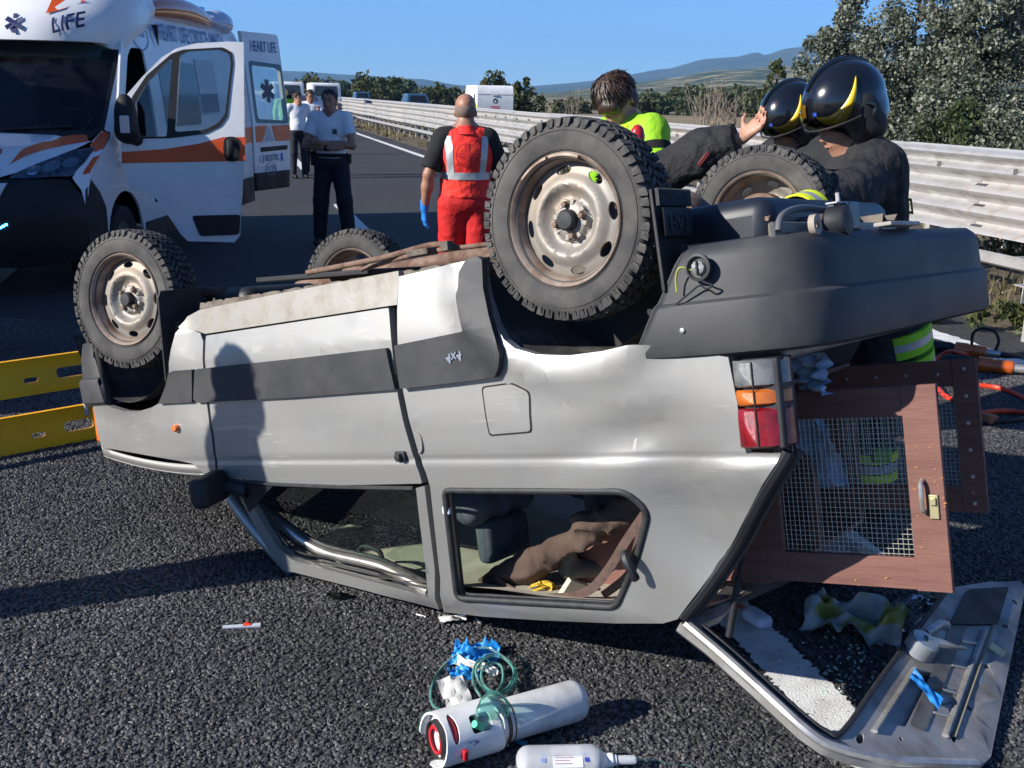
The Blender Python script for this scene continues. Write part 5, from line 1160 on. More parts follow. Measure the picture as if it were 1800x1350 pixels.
# raised edge roll and window channel round the tailgate
def tw(px, py, h): return CARI @ (onplane(px, py, TA, TN) + TN * h)
mb = MB(); mb.tube(catmull([tw(1205, 1098, 0.004), tw(1262, 1148, 0.006), tw(1340, 1218, 0.006), tw(1420, 1290, 0.006), tw(1470, 1318, 0.006), tw(1560, 1338, 0.006), tw(1640, 1344, 0.006), tw(1715, 1346, 0.006)], 4), 0.014, 8); mb.build('edge_roll', mat('scuffed bright edge', (0.55, 0.53, 0.50), 0.3, metal=0.6, var=0.4, vscale=9), tg)
mb = MB(); mb.tube(catmull([tw(1236, 1104, 0.004), tw(1292, 1152, 0.004), tw(1355, 1209, 0.004), tw(1415, 1262, 0.004), tw(1452, 1288, 0.004), tw(1480, 1288, 0.004), tw(1540, 1204, 0.004), tw(1602, 1120, 0.004), tw(1660, 1044, 0.004)], 4), 0.008, 7); mb.build('window_channel', SEAL, tg)
for a, b in (((1535, 1288), (1606, 1178)), ((1660, 1296), (1728, 1110))):
    mb = MB(); mb.tube([tw(*a, 0.006), tw(*b, 0.006)], 0.010, 8, flat=0.6); mb.build('pressed_rib', PANELIN, tg)
mb = MB(); mb.tube([tw(1676, 1296, 0.004), tw(1745, 1100, 0.004)], 0.006, 6, flat=0.6); mb.build('pressed_rib', mat('dusty ochre seam', (0.30, 0.25, 0.17), 0.8), tg)
rec = [TP(1625, 1288), TP(1700, 1100), TP(1672, 1096), TP(1598, 1276)]
me = panel_mesh('recess_shade', rnd_poly(rec, 0.012, 3), [], lambda u, v, d: tfn(u, v, -0.0035), 0.08, 0); link('recess_shade', me, mat('painted recess shade', (0.16, 0.155, 0.145), 0.55, metal=0.2, col2=(0.09, 0.08, 0.07), vscale=9), tg, smooth=False)  # flat dark sheet; the shade of a recess is put into its colour
for k, (a, b) in enumerate((((1640, 1255), (1668, 1262)), ((1655, 1215), (1684, 1222)), ((1672, 1172), (1700, 1178)), ((1688, 1130), (1716, 1134)))):
    mb = MB(); mb.tube([tw(*a, 0.006), tw(*b, 0.006)], 0.004, 6); mb.build('spot_weld', STEEL, tg)
cap_ = [TP(1668, 1100), TP(1700, 1038), TP(1772, 1034), TP(1752, 1100)]
me = panel_mesh('wiper_cover', rnd_poly(cap_, 0.02, 3), [], lambda u, v, d: tfn(u, v, -0.008 + d), 0.08, 0.008); link('wiper_cover', me, PLASD, tg, bevel=0.003)
# wiper motor
c = tw(1612, 1146, 0.02); NL = CARI.to_3x3() @ TN; Q_ = NL.to_track_quat('Z', 'Y').to_matrix().to_4x4()
mb = MB(); mb.lathe([(0.0, 0.036), (0.040, 0.034), (0.046, 0.028), (0.046, -0.018)], 30, Matrix.Translation(c) @ Q_); mb.build('wiper_motor', mat('zinc grey motor', (0.40, 0.43, 0.46), 0.4, metal=0.5, var=0.3, vscale=15), tg)
mb = MB(); mb.tube([c + NL * 0.03, tw(1640, 1152, 0.05), tw(1668, 1152, 0.035), tw(1690, 1148, 0.02)], [0.016, 0.014, 0.008, 0.006], 8); mb.build('motor_arm', STEEL, tg)
mb = MB(); mb.tube([tw(1616, 1128, 0.035), tw(1640, 1116, 0.045), tw(1655, 1112, 0.03)], 0.016, 10); mb.build('motor_body', mat('zinc grey motor', (0.4, 0.4, 0.4), 0.4), tg)
mb = MB(); mb.box(tw(1750, 1146, 0.006), (0.05, 0.05, 0.010), Q_.to_3x3()); mb.build('lock_plate', mat('brass latch', (0.4, 0.3, 0.2), 0.4), tg, bevel=0.002)
mb = MB(); mb.box(tw(1723, 1196, 0.003), (0.05, 0.045, 0.003), Q_.to_3x3()); mb.build('sticker', mat('faded sticker', (0.16, 0.19, 0.20), 0.6), tg)
mb = MB(); mb.tube(catmull([tw(1632, 1218, 0.006), tw(1665, 1212, 0.006), tw(1672, 1235, 0.006), tw(1648, 1240, 0.006), tw(1640, 1228, 0.006)], 6), 0.0018, 5); mb.build('wire', mat('black wire', (0.02, 0.02, 0.02), 0.5), tg)
STR = [CARM @ LP(1308, 958, 0.52), onplane(1276, 1128, TA, TN) + TN * 0.02]
mb = MB(); m0 = STR[0].lerp(STR[1], 0.62); mb.tube([CARI @ STR[0], CARI @ m0], 0.006, 10); mb.tube([CARI @ STR[0].lerp(STR[1], 0.35), CARI @ STR[1]], 0.0105, 12); mb.build('gas_strut', PLASD, car)
# --- load inside the car: each thing on its own
def thing_mesh(name, me, m, label, cat, **kw): o = link(name, me, m, None, **kw); setp(o, label, cat); return o
CW = lambda p: CARM @ Vector(p)
BROWN = mat('brown cloth', (0.085, 0.055, 0.040), 0.9, col2=(0.060, 0.038, 0.028), vscale=6, bump=0.3, bscale=90)
s_ = SDF(0.04); A_ = CARM @ LP(850, 1030, 0.42); B_ = CARM @ LP(1128, 892, 0.45); N1 = A_.lerp(B_, 0.33) + Vector((0, 0, -0.005)); N2 = A_.lerp(B_, 0.68) + Vector((0, 0, 0.02))
s_.chain([A_, N1, N2, B_], [0.035, 0.050, 0.060, 0.050])
thing_mesh('rolled_blanket', sdf_mesh('rolled_blanket', s_, 0.010, folds(0.030, 30, 4, (1, 1, 1))), BROWN, 'brown cloth roll slanting across the open rear side window', 'blanket')
mb = MB(); mb.tube(catmull([LP(1132, 905, 0.60), LP(1098, 955, 0.585), LP(1070, 1000, 0.57), LP(1035, 1038, 0.55), LP(985, 1050, 0.53), LP(920, 1046, 0.50), LP(870, 1018, 0.48)], 6), 0.016, 6, flat=0.12, up=(0, 1, 0)); mb.build('seat_belt', mat('brown webbing', (0.10, 0.062, 0.05), 0.85, var=0.3, vscale=40), car)
mb = MB(); mb.tube(catmull([LP(1135, 900, 0.55), LP(1120, 960, 0.54), LP(1105, 1010, 0.52), LP(1060, 1046, 0.50)], 5), 0.015, 6, flat=0.12, up=(0, 1, 0)); mb.build('seat_belt', mat('brown webbing', (0.1, 0.06, 0.05), 0.85), car)
slab('maroon_board', (0, 0, 0), (0.30, 0.02, 0.22), WOOD, None).matrix_world = Matrix.Translation(CARM @ LP(1075, 980, 0.30)) @ CARM.to_3x3().to_4x4() @ Matrix.Rotation(-0.35, 4, 'Y'); setp(bpy.context.scene.objects['maroon_board'], 'maroon wooden board leaning inside the rear side window', 'board')
mb = MB()
for k in range(5): a = k * 1.25; mb.tube(catmull([(0.05 * math.cos(a), 0.03 * math.sin(a), 0.01), (0.02 * math.cos(a + 1), 0.02 * math.sin(a + 1), 0.03), (-0.04 * math.cos(a), 0.02, 0.012)], 4), 0.010, 6, flat=0.3)
o = mb.build('yellow_strap', mat('yellow webbing', (0.62, 0.42, 0.04), 0.7, var=0.3, vscale=60), None); o.location = CARM @ LP(955, 1042, 0.46); setp(o, 'crumpled yellow strap lying on the headlining in the rear window', 'strap')
s_ = SDF(0.02); s_.cap((0, 0, 0), (0.10, 0.01, 0.0), 0.032, 0.028); s_.cap((0.0, 0, 0), (-0.01, 0.0, 0.07), 0.03, 0.034); s_.ell((-0.01, 0, 0.10), (0.026, 0.026, 0.03), neg=True)
o = thing_mesh('work_glove', sdf_mesh('work_glove', s_, 0.007, folds(0.004, 60, 2)), mat('olive grey leather', (0.10, 0.10, 0.09), 0.8, var=0.4, vscale=20), 'grey work glove under the strap in the rear window', 'glove'); o.location = CARM @ LP(1000, 1000, 0.36)
s_ = SDF(0.05); s_.chain([(0, 0, 0), (0.05, 0.05, 0.12), (0.16, 0.03, 0.17), (0.28, 0.08, 0.14)], [0.10, 0.09, 0.10, 0.09])
o = thing_mesh('camouflage_jacket', sdf_mesh('camouflage_jacket', s_, 0.016, folds(0.02, 26, 7)), mat('camouflage cloth', (0.018, 0.017, 0.015), 0.95, col2=(0.19, 0.15, 0.11), vscale=13, mixlo=0.56, mixhi=0.58, detail=1.5), 'dark camouflage jacket heaped behind the brown roll', 'jacket'); o.matrix_world = Matrix.Translation(CARM @ Vector((0.28, 0.05, 1.08)))
slab('book', (0, 0, 0), (0.11, 0.02, 0.07), mat('cream pages', (0.5, 0.45, 0.35), 0.8), None); o = bpy.context.scene.objects['book']; o.location = CARM @ LP(1012, 1040, 0.44); o.rotation_euler = (0.2, 0.5, 0.6); setp(o, 'small cream book half under the yellow strap', 'book')
# plastic bag and blue cloth in the rear opening
BAGM = mat('pale blue plastic bag', (0.40, 0.50, 0.60), 0.35, col2=(0.28, 0.38, 0.52), vscale=7, coat=0.3)
def sheet(name, c, du, dv, nu, nv, amp, sc, m, label, cat, seed=0, gap=None):
    """a hanging or lying sheet with creases, given half-vectors du, dv"""
    rg = np.random.RandomState(seed); c, du, dv = Vector(c), Vector(du), Vector(dv); nn = du.cross(dv).normalized(); rows = []
    for i in range(nu + 1):
        r_ = []
        for j in range(nv + 1):
            u, v = -1 + 2 * i / nu, -1 + 2 * j / nv; h = (fbm(np.array([[u * sc + seed, v * sc]]), 1.0, 2, seed)[0] - 0.5) * amp
            e = 1 + 0.12 * (fbm(np.array([[u * 3 + 9, v * 3 + seed]]), 1.0, 2, seed + 5)[0] - 0.5)
            r_.append(du * u * e + dv * v * e + nn * h)
        rows.append(r_)
    mb = MB(); mb.grid(rows); o = mb.build(name, m, None, angle=70); o.location = c; setp(o, label, cat); return o
xv = CARM.to_3x3() @ Vector((1, 0, 0)); zv = CARM.to_3x3() @ Vector((0, 0, 1)); yv = CARM.to_3x3() @ Vector((0, 1, 0))
sheet('blue_cloth', CARM @ LP(1440, 790, 0.12), xv * 0.06 - yv * 0.03, zv * 0.11 - xv * 0.03, 14, 16, 0.06, 3.0, mat('blue white cloth', (0.22, 0.36, 0.60), 0.8, col2=(0.45, 0.52, 0.60), vscale=8), 'blue and white cloth hanging behind the near mesh door', 'cloth', 3)
mb = MB(); mb.box((0, 0, 0), (0.055, 0.03, 0.045)); o = mb.build('green_box', mat('green box', (0.10, 0.26, 0.05), 0.6), None, bevel=0.006); o.location = CARM @ LP(1550, 800, 0.05); setp(o, 'small green box seen through the near wire mesh', 'box')

# the crushed side: whatever would reach below the road is folded flat on it
for o in car.children_recursive:
    if o.type != 'MESH' or o.name.startswith('tread'): continue
    M_ = CARM @ o.matrix_local if o.parent == car else None
    if M_ is None: continue
    for v in o.data.vertices:
        w_ = M_ @ v.co
        if w_.z < 0.004: w_.z = 0.004 + 0.004 * random.random(); v.co = M_.inverted() @ w_

o = sheet('plastic_bag', CARM @ LP(1430, 655, 0.36), xv * 0.055 - yv * 0.05, zv * 0.055, 26, 24, 0.10, 2.6, BAGM, 'crumpled pale blue plastic bag beside the tail light', 'bag', 14)
# ================================================================ AMBULANCE
# local frame of the van: x outwards on the side we see (V), y rearwards from the nose (U), z up (W)
AMBO = Vector((-4.64, 8.5, 0)); AMB_A = -math.atan2(0.02, 1)
amb = empty('ambulance', AMBO, AMB_A, 'white ambulance with orange stripes and its front door open, facing us', 'ambulance')
AMBM = Matrix.Translation(AMBO) @ Matrix.Rotation(AMB_A, 4, 'Z'); AMBI = AMBM.inverted()
def aray(px, py): return AMBI @ CAM, AMBI.to_3x3() @ ray(px, py)
def Uprof(w): return float(np.interp(w, [.2, .45, .7, .95, 1.05, 1.2, 1.3, 1.36, 2.17, 2.3], [.14, .03, .0, .08, .18, .45, .72, .84, 1.62, 1.75]))
def Uf(v, w): return Uprof(w) + float(np.interp(w, [.2, 1.2, 1.36, 2.2], [.42, .42, .34, .30])) * (abs(v) / 1.02) ** 3
def Vs(w): return float(np.interp(w, [0.3, 1.25, 1.7, 2.15, 2.35, 2.48, 2.55], [1.02, 1.02, 0.985, 0.93, 0.885, 0.80, 0.70]))
def AF(px, py):
    o, q = aray(px, py); U = 0.5
    for _ in range(60):
        k = (U - o.y) / q.y; P = o + q * k; U = 0.7 * U + 0.3 * Uf(max(-1.05, min(1.05, P.x)), P.z)
    return (P.x, P.z)
def AS(px, py):
    o, q = aray(px, py); V = 1.0
    for _ in range(20):
        k = (V - o.x) / q.x; P = o + q * k; V = 0.5 * V + 0.5 * Vs(P.z)
    return (P.y, P.z)
AWHITE = mat('ambulance white', (0.72, 0.73, 0.74), 0.30, col2=(0.62, 0.63, 0.64), vscale=1.5, coat=0.4, rvar=0.1)
AOR = mat('ambulance orange film', (0.66, 0.085, 0.010), 0.35, var=0.15, vscale=2, coat=0.2)
ABLK = mat('ambulance black plastic', (0.010, 0.011, 0.013), 0.5, var=0.4, vscale=4, rvar=0.2)
ANAVY = mat('navy lettering', (0.018, 0.025, 0.10), 0.4)
AGREY = mat('faded blue lettering', (0.13, 0.19, 0.34), 0.4)
AGL = glass('van glass', (0.30, 0.36, 0.38), 0.45, 0.01, 0.05, (0.10, 0.12, 0.14)); AGD = mat('van dark interior', (0.008, 0.010, 0.014), 0.7)
def both(name, me, m, smooth=True, bevel=0.0, angle=40, parent=amb):
    o = link(name, me, m, parent, smooth=smooth, bevel=bevel, angle=angle); m2 = me.copy(); m2.transform(Matrix.Diagonal((-1, 1, 1, 1))); m2.flip_normals(); link(name, m2, None, parent, smooth=smooth, bevel=bevel, angle=angle); return o
def fpan(name, pts, holes, m, off=0.0, ret=0.02, cell=0.07, mirror=True, bevel=0.004, r=0.0):
    """panel on the curved front; points are (V, W)"""
    if r: pts = rnd_poly(pts, r, 3)
    me = panel_mesh(name, pts, holes, lambda v, w, d: Vector((v, Uf(v, w) - off + d, w)), cell, ret)
    return both(name, me, m, bevel=bevel) if mirror else link(name, me, m, amb, bevel=bevel)
def span(name, pts, holes, m, off=0.0, ret=0.02, cell=0.12, mirror=True, bevel=0.003):
    me = panel_mesh(name, pts, holes, lambda u, w, d: Vector((Vs(w) + off - d, u, w)), cell, ret)
    return both(name, me, m, bevel=bevel) if mirror else link(name, me, m, amb, bevel=bevel)
def arc(cu, cw, r, a0, a1, n=14): return [(cu + r * math.cos(R(a0 + (a1 - a0) * k / n)), cw + r * math.sin(R(a0 + (a1 - a0) * k / n))) for k in range(n + 1)]
# sides: door opening cut out of the visible one
DOORHOLE = rnd_poly([(1.36, 1.36), (1.80, 2.02), (1.92, 2.10), (2.24, 2.10), (2.26, 1.30), (2.24, 0.66), (2.06, 0.62), (1.96, 0.98), (1.36, 1.08)], 0.05, 3)
SIDE = [(1.10, 1.30), (1.30, 1.50), (1.72, 2.16), (1.86, 2.36), (2.10, 2.48), (5.74, 2.50), (5.80, 2.30), (5.78, 0.42), (5.1, 0.42)] + arc(4.55, 0.36, 0.44, 0, 180) + [(4.1, 0.40), (2.2, 0.40), (1.74, 0.40)] + arc(1.28, 0.40, 0.42, 5, 172) + [(0.86, 0.50), (0.85, 0.72), (0.74, 0.86), (0.57, 0.985), (0.60, 1.03), (0.72, 1.10), (0.88, 1.20)]
span('body_side', SIDE, [DOORHOLE], AWHITE)
span('bumper_side', [(0.845, 0.34), (0.845, 0.715), (0.735, 0.85), (0.555, 0.98), (0.47, 0.90), (0.425, 0.74), (0.45, 0.45), (0.54, 0.34)], [], ABLK, 0.002)
span('side_skirt', [(1.76, 0.30), (4.06, 0.30), (4.06, 0.48), (1.76, 0.48)], [], ABLK, 0.012); span('side_skirt', [(5.04, 0.30), (5.76, 0.30), (5.76, 0.62), (5.04, 0.62)], [], ABLK, 0.012)
mb = MB(); rows = []
for u in (1.72, 1.9, 2.2, 3.5, 5.0, 5.72, 5.8):
    t = 2.50 if u > 2.1 else 2.14 + (u - 1.72) / 0.4 * 0.34
    rows.append([Vector((v * 0.86, u, t + 0.075 * (1 - (v) ** 2))) for v in [-1 + 2 * k / 14 for k in range(15)]])
mb.grid(rows); mb.build('roof', AWHITE, amb)
# nose
fpan('bonnet', [(0, 1.02), (0.40, 1.00), (0.56, 1.05), (0.84, 1.22), (0.90, 1.275), (0.62, 1.325), (0, 1.345)], [], AWHITE)
fpan('front_wing', [(0.92, 1.00), (0.985, 0.90), (1.02, 0.74), (1.025, 1.02), (1.01, 1.20), (0.99, 1.33), (0.93, 1.36), (0.905, 1.275), (0.97, 1.24)], [], AWHITE)
HLP = [(0.50, 1.005), (0.56, 1.055), (0.70, 1.14), (0.86, 1.215), (0.962, 1.235), (0.955, 1.12), (0.915, 1.01), (0.80, 1.015), (0.66, 1.005)]
HLD = mat('headlight inside', (0.10, 0.12, 0.15), 0.22, col2=(0.02, 0.03, 0.045), vscale=14, spec=0.8); HCHR = mat('headlight chrome', (0.60, 0.66, 0.72), 0.12, metal=0.9)
fpan('headlight', HLP, [], HLD, 0.004, r=0.02)
fpan('headlight_lens', HLP, [], glass('lamp glass', (0.9, 0.95, 1.0), 0.5), 0.020, 0.012, r=0.02)
for cv, cw, rr in ((0.66, 1.065, 0.045), (0.76, 1.095, 0.055), (0.865, 1.12, 0.05)):
    ob = fpan('reflector', [(cv + rr * math.cos(a), cw + rr * 0.8 * math.sin(a)) for a in [2 * math.pi * k / 16 for k in range(16)]], [], HCHR, 0.009, 0.004, 0.03, bevel=0)
BUM = [(0, 0.62), (0, 0.30), (0.55, 0.27), (0.90, 0.30), (1.02, 0.36), (1.02, 0.72), (0.985, 0.86), (0.90, 0.985), (0.70, 1.0), (0.48, 0.995), (0.40, 0.985), (0, 1.01)]
fpan('front_bumper', BUM, [], ABLK, 0.0)
GR = [(0, 0.70), (0.30, 0.70), (0.44, 0.78), (0.515, 0.97), (0, 0.975)]; GRI = [(0, 0.735), (0.28, 0.735), (0.405, 0.80), (0.465, 0.94), (0, 0.945)]
fpan('grille_surround', [(v, w) for v, w in GR[:1]] + GR[1:4] + [GR[4], GRI[4], GRI[3], GRI[2], GRI[1], GRI[0]], [], AWHITE, 0.03, bevel=0.003)
for k in range(4): fpan('grille_bar', [(0, 0.76 + 0.045 * k), (0.33 + 0.03 * k, 0.76 + 0.045 * k), (0.34 + 0.03 * k, 0.775 + 0.045 * k), (0, 0.775 + 0.045 * k)], [], ABLK, 0.02, bevel=0)
BLUE_E = mat('blue strobe', (0.05, 0.4, 0.9), 0.3, emit=(0.08, 0.55, 1.0), estr=6.0)
for k in range(4): fpan('blue_strobe', [(x, z) for x, z in [(0.44 + 0.022 * k, 0.60 + 0.012 * k), (0.456 + 0.022 * k, 0.60 + 0.012 * k), (0.456 + 0.022 * k, 0.618 + 0.012 * k), (0.44 + 0.022 * k, 0.618 + 0.012 * k)]], [], BLUE_E, 0.012, 0.006, bevel=0.001, cell=0)
fpan('bonnet_stripe', [AF(17, 289), AF(40, 262), AF(60, 254), AF(100, 243), AF(150, 231), AF(156, 248), AF(120, 254), AF(75, 264), AF(45, 274)], [], AOR, 0.0045, 0, bevel=0)
fpan('wing_stripe', [(0.915, 1.245), (0.93, 1.345), (0.96, 1.36), (1.0, 1.33), (1.015, 1.22), (0.98, 1.19)], [], AOR, 0.0055, 0, bevel=0)
fpan('wing_stripe', [(0.975, 1.02), (0.985, 1.15), (1.018, 1.17), (1.018, 1.03)], [], AOR, 0.0055, 0, bevel=0)
put_text('bonnet_lettering', 'AMBULANZA', 0.105, mat('red lettering', (0.42, 0.02, 0.03), 0.4), amb, lambda u, v: Vector((u + 0.02, Uf(u + 0.02, 1.20 + v * 0.55) - 0.006, 1.20 + v * 0.55)), sx=1.05)
WS = [(0, 1.375), (0.60, 1.365), (0.86, 1.36), (0.915, 1.40), (0.90, 1.70), (0.872, 2.05), (0.85, 2.11), (0, 2.14)]
fpan('windscreen', WS, [], AGL, 0.0, 0)
fpan('windscreen_border', [(0, 1.345), (0.62, 1.33), (0.88, 1.30), (0.945, 1.38), (0.925, 1.72), (0.895, 2.10), (0.86, 2.15), (0, 2.175)] + list(reversed(WS)), [], ABLK, 0.006, 0.012)
fpan('pillar', [(0.947, 1.37), (1.005, 1.34), (0.985, 1.70), (0.955, 1.95), (0.93, 2.16), (0.895, 2.17), (0.92, 1.85), (0.928, 1.70)], [], AWHITE, 0.002)
mb = MB()
for sgn in (1, -1): mb.tube(catmull([(0.05 * sgn, Uf(0.05, 1.36) - 0.02, 1.35), (0.35 * sgn, Uf(0.35, 1.38) - 0.03, 1.375), (0.72 * sgn, Uf(0.72, 1.40) - 0.02, 1.40)], 4), 0.012, 6)
mb.build('wiper', ABLK, amb)
# cabin
mb = MB(); mb.box((0, 1.42, 1.18), (1.86, 0.75, 0.30)); mb.build('dashboard', AGD, amb, bevel=0.08, seg=3)
mb = MB(); mb.box((0, 2.70, 1.35), (1.86, 0.03, 2.0)); mb.build('bulkhead', AGD, amb)
mb = MB(); mb.lathe([(0.19, 0.015), (0.205, 0.0), (0.19, -0.015), (0.175, 0.0)], 30, Matrix.Translation((0.42, 1.62, 1.42)) @ Matrix.Rotation(R(35), 4, 'X'), closed=True); mb.build('steering_wheel', mat('grey steering wheel', (0.06, 0.065, 0.07), 0.5), amb)
for v in (0.45, -0.45):
    mb = MB(); mb.box((v, 2.35, 1.35), (0.50, 0.16, 0.85)); mb.box((v, 2.33, 1.90), (0.28, 0.12, 0.18)); mb.box((v, 2.10, 0.92), (0.52, 0.5, 0.16)); mb.build('cab_seat', AGD, amb, bevel=0.04)
mb = MB(); mb.box((0.28, 1.66, 2.04), (0.95, 0.02, 0.12), Matrix.Rotation(R(-35), 3, 'X')); mb.build('sun_visor', mat('pale visor', (0.45, 0.47, 0.42), 0.6), amb, bevel=0.008)
mb = MB(); mb.box((0, 3.5, 0.52), (1.9, 4.2, 0.06)); mb.build('floor', AGD, amb)
# wheels
for u in (1.28, 4.55):
    for sgn in (1, -1):
        mb = MB(); T = Matrix.Translation((sgn * 0.90, u, 0.345)) @ Matrix.Rotation(sgn * math.pi / 2, 4, 'Y'); mb.lathe([(0.20, 0.09), (0.30, 0.11), (0.335, 0.09), (0.345, 0.05), (0.345, -0.05), (0.335, -0.09), (0.2, -0.11)], 36, T)
        w = mb.build('wheel', RUBF, amb); mb = MB(); mb.lathe([(0.0, 0.05), (0.06, 0.06), (0.10, 0.03), (0.16, 0.04), (0.20, 0.08), (0.21, 0.09)], 28, T); mb.build('rim', mat('grey van rim', (0.28, 0.29, 0.31), 0.4, metal=0.5), w)
        mb = MB(); mb.lathe([(0.44, 0.02), (0.44, -0.25), (0.05, -0.25)], 26, T, a0=0, a1=2 * math.pi); mb.build('wheel_well', AGD, amb)
# lettering on the visible side
def sl(u0, w0, off=0.006): return lambda u, v: Vector((Vs(w0 + v) + off, u0 + u, w0 + v))
put_text('side_lettering', 'HEART LIFE CROCE AMICA', 0.235, AGREY, amb, sl(3.95, 2.285, 0.010), sx=0.82, bold=0.004, cell=0.05)
put_text('side_number', '1176', 0.14, AGREY, amb, sl(2.22, 2.255, 0.010), sx=0.95, bold=0.002, cell=0.05)
mb = MB(); mb.lathe([(0.205, 0.0), (0.222, 0.0)], 40, Matrix.Identity(4)); me = mesh('number_ring', [Vector((Vs(2.255 + p[1] * 0.78) + 0.006, 2.22 + p[0] * 1.05, 2.255 + p[1] * 0.78)) for p in mb.v], mb.f); link('number_ring', me, AGREY, amb, smooth=False)
put_text('side_emblem', '(+', 0.30, AGREY, amb, sl(2.62, 2.285), sx=0.7)
span('side_stripe', [(2.34, 1.02), (5.78, 1.06), (5.78, 1.26), (2.34, 1.26)], [], AOR, 0.005, 0, mirror=True, bevel=0)
span('side_window', rnd_poly([(2.55, 1.35), (3.7, 1.35), (3.7, 2.0), (2.55, 2.0)], 0.06, 3), [], DARKG, 0.006, 0.004, bevel=0)
# roof front fairing with beacon lights
mb = MB(); rows = []
for u, z0, z1, hw in [(1.38, 2.10, 2.13, 0.80), (1.40, 2.07, 2.28, 0.90), (1.50, 2.10, 2.42, 0.95), (1.62, 2.16, 2.55, 0.96), (1.80, 2.22, 2.66, 0.95), (2.05, 2.26, 2.72, 0.92), (2.45, 2.40, 2.72, 0.88), (2.7, 2.48, 2.62, 0.80)]:
    rows.append([Vector((v * hw, u + 0.30 * abs(v) ** 3, z0 + (z1 - z0) * f)) for v, f in [(-1, 0), (-1.02, 0.35), (-0.98, 0.8), (-0.9, 0.97), (-0.6, 1.0), (-0.3, 1.0), (0, 1.0), (0.3, 1.0), (0.6, 1.0), (0.9, 0.97), (0.98, 0.8), (1.02, 0.35), (1, 0)]])
mb.grid(rows, flip=True); mb.add(rows[0], [tuple(range(13))]); mb.grid([[r_[0] for r_ in rows], [r_[-1] for r_ in rows]]); mb.build('roof_fairing', AWHITE, amb, angle=50)
from mathutils.bvhtree import BVHTree
_ff = [c for c in amb.children if c.name.startswith('roof_fairing')][0]; _fb = BVHTree.FromPolygons([v.co for v in _ff.data.vertices], [tuple(f.vertices) for f in _ff.data.polygons])
def fairing(v, w):
    h = _fb.ray_cast(Vector((v, -1.0, w)), Vector((0, 1, 0)))[0]; return Vector((v, (h.y if h else 1.5) - 0.010, w))
c45, s45 = math.cos(R(16)), math.sin(R(16))
put_text('fairing_lettering', 'LIFE', 0.20, ANAVY, amb, lambda u, v: fairing(0.545 + u * c45 - v * s45 * 0.2, 2.285 + v * c45 + u * s45), sx=0.80, bold=0.003, cell=0.02)
put_text('fairing_lettering', 'HEART', 0.20, ANAVY, amb, lambda u, v: fairing(-0.545 + u * c45 + v * s45 * 0.2, 2.285 + v * c45 - u * s45), sx=0.80, bold=0.003, cell=0.02)
def star(name, c, r, fn, m, parent):
    vs = []; fs = []
    for k in range(3):
        a = k * math.pi / 3 + math.pi / 2; d = Vector((math.cos(a), math.sin(a))); n_ = Vector((-d.y, d.x)); b = len(vs)
        for s1, s2 in ((-1, -1), (1, -1), (1, 1), (-1, 1)): q = d * r * s1 + n_ * r * 0.24 * s2; vs.append(fn(c[0] + q.x, c[1] + q.y) + Vector((0, -0.0006 * k, 0)))
        fs.append((b, b + 1, b + 2, b + 3))
    return link(name, mesh(name, vs, fs), m, parent, smooth=False)
star('star_of_life', (0.10, 2.27), 0.085, lambda v, w: fairing(v, w) + Vector((0, -0.004, 0)), ANAVY, amb)
fp = [(0.36, 2.36), (0.38, 2.50), (0.66, 2.49), (0.50, 2.41)]; mb = MB(); mb.add([fairing(v, w) + Vector((0, -0.003, 0)) for v, w in fp], [(0, 1, 2, 3)]); mb.build('fairing_stripe', AOR, amb, smooth=False)
mb = MB(); mb.lathe([(0.0, 0.10), (0.10, 0.09), (0.13, 0.05), (0.135, 0.0)], 26, Matrix.Translation((0.55, 1.95, 2.68))); mb.build('beacon', mat('blue beacon glass', (0.05, 0.28, 0.62), 0.1, trans=0.5, coat=0.5), amb)
# orange roof pod along the side and rear dome
for sgn in (1, -1):
    mb = MB(); mb.tube(catmull([(sgn * 0.80, 2.6, 2.47), (sgn * 0.80, 3.1, 2.53), (sgn * 0.80, 3.8, 2.56), (sgn * 0.80, 4.5, 2.53), (sgn * 0.80, 5.0, 2.47)], 5), [0.015 + 0.115 * math.sin(math.pi * k / 20) ** 0.6 for k in range(21)], 14); mb.build('roof_pod', mat('orange pod', (0.50, 0.12, 0.03), 0.15, trans=0.2, coat=0.6), amb)
    s_ = SDF(0.05); s_.ell((sgn * 0.74, 5.35, 2.52), (0.20, 0.38, 0.16)); link('rear_roof_pod', sdf_mesh('rear_roof_pod', s_, 0.03), mat('pale blue grey pod', (0.42, 0.48, 0.60), 0.25, coat=0.4), amb)
mb = MB(); mb.lathe([(0.0, 0.10), (0.08, 0.09), (0.10, 0.0)], 20, Matrix.Translation((0.62, 5.05, 2.60))); mb.build('rear_beacon', mat('blue beacon glass', (0, 0, 1), 0.1), amb)
# rear wall half and doors -----------------------------------------------------------
mb = MB(); mb.box((-0.5, 5.79, 1.45), (0.96, 0.04, 2.05)); mb.build('closed_rear_door', AWHITE, amb, bevel=0.02)
HR = Vector((1.01, 5.80, 0))
def rear_open():
    # opened about 150 degrees: outer skin faces forward, towards us
    best = None
    for k in range(20, 100):
        a = R(k); e = HR + Vector((math.sin(a) * 0.86, math.cos(a) * 0.86, 1.4)); q = AMBM @ e - CAM; px = 900 + FPX * q.dot(CR) / q.dot(CF)
        if best is None or abs(px - 493) < best[0]: best = (abs(px - 493), a)
    return best[1]
ra = rear_open(); rd = Vector((math.sin(ra), math.cos(ra), 0)); rn = Vector((rd.y, -rd.x, 0))
if (AMBM.to_3x3() @ rn).dot(Vector((0, -1, 0))) < 0: rn = -rn
def rdp(a, w, d): return HR + rd * a + rn * (0.03 - d) + Vector((0, 0, w)) + Vector((-0.11, 0, 0)) * max(0, (w - 1.3) / 1.2)
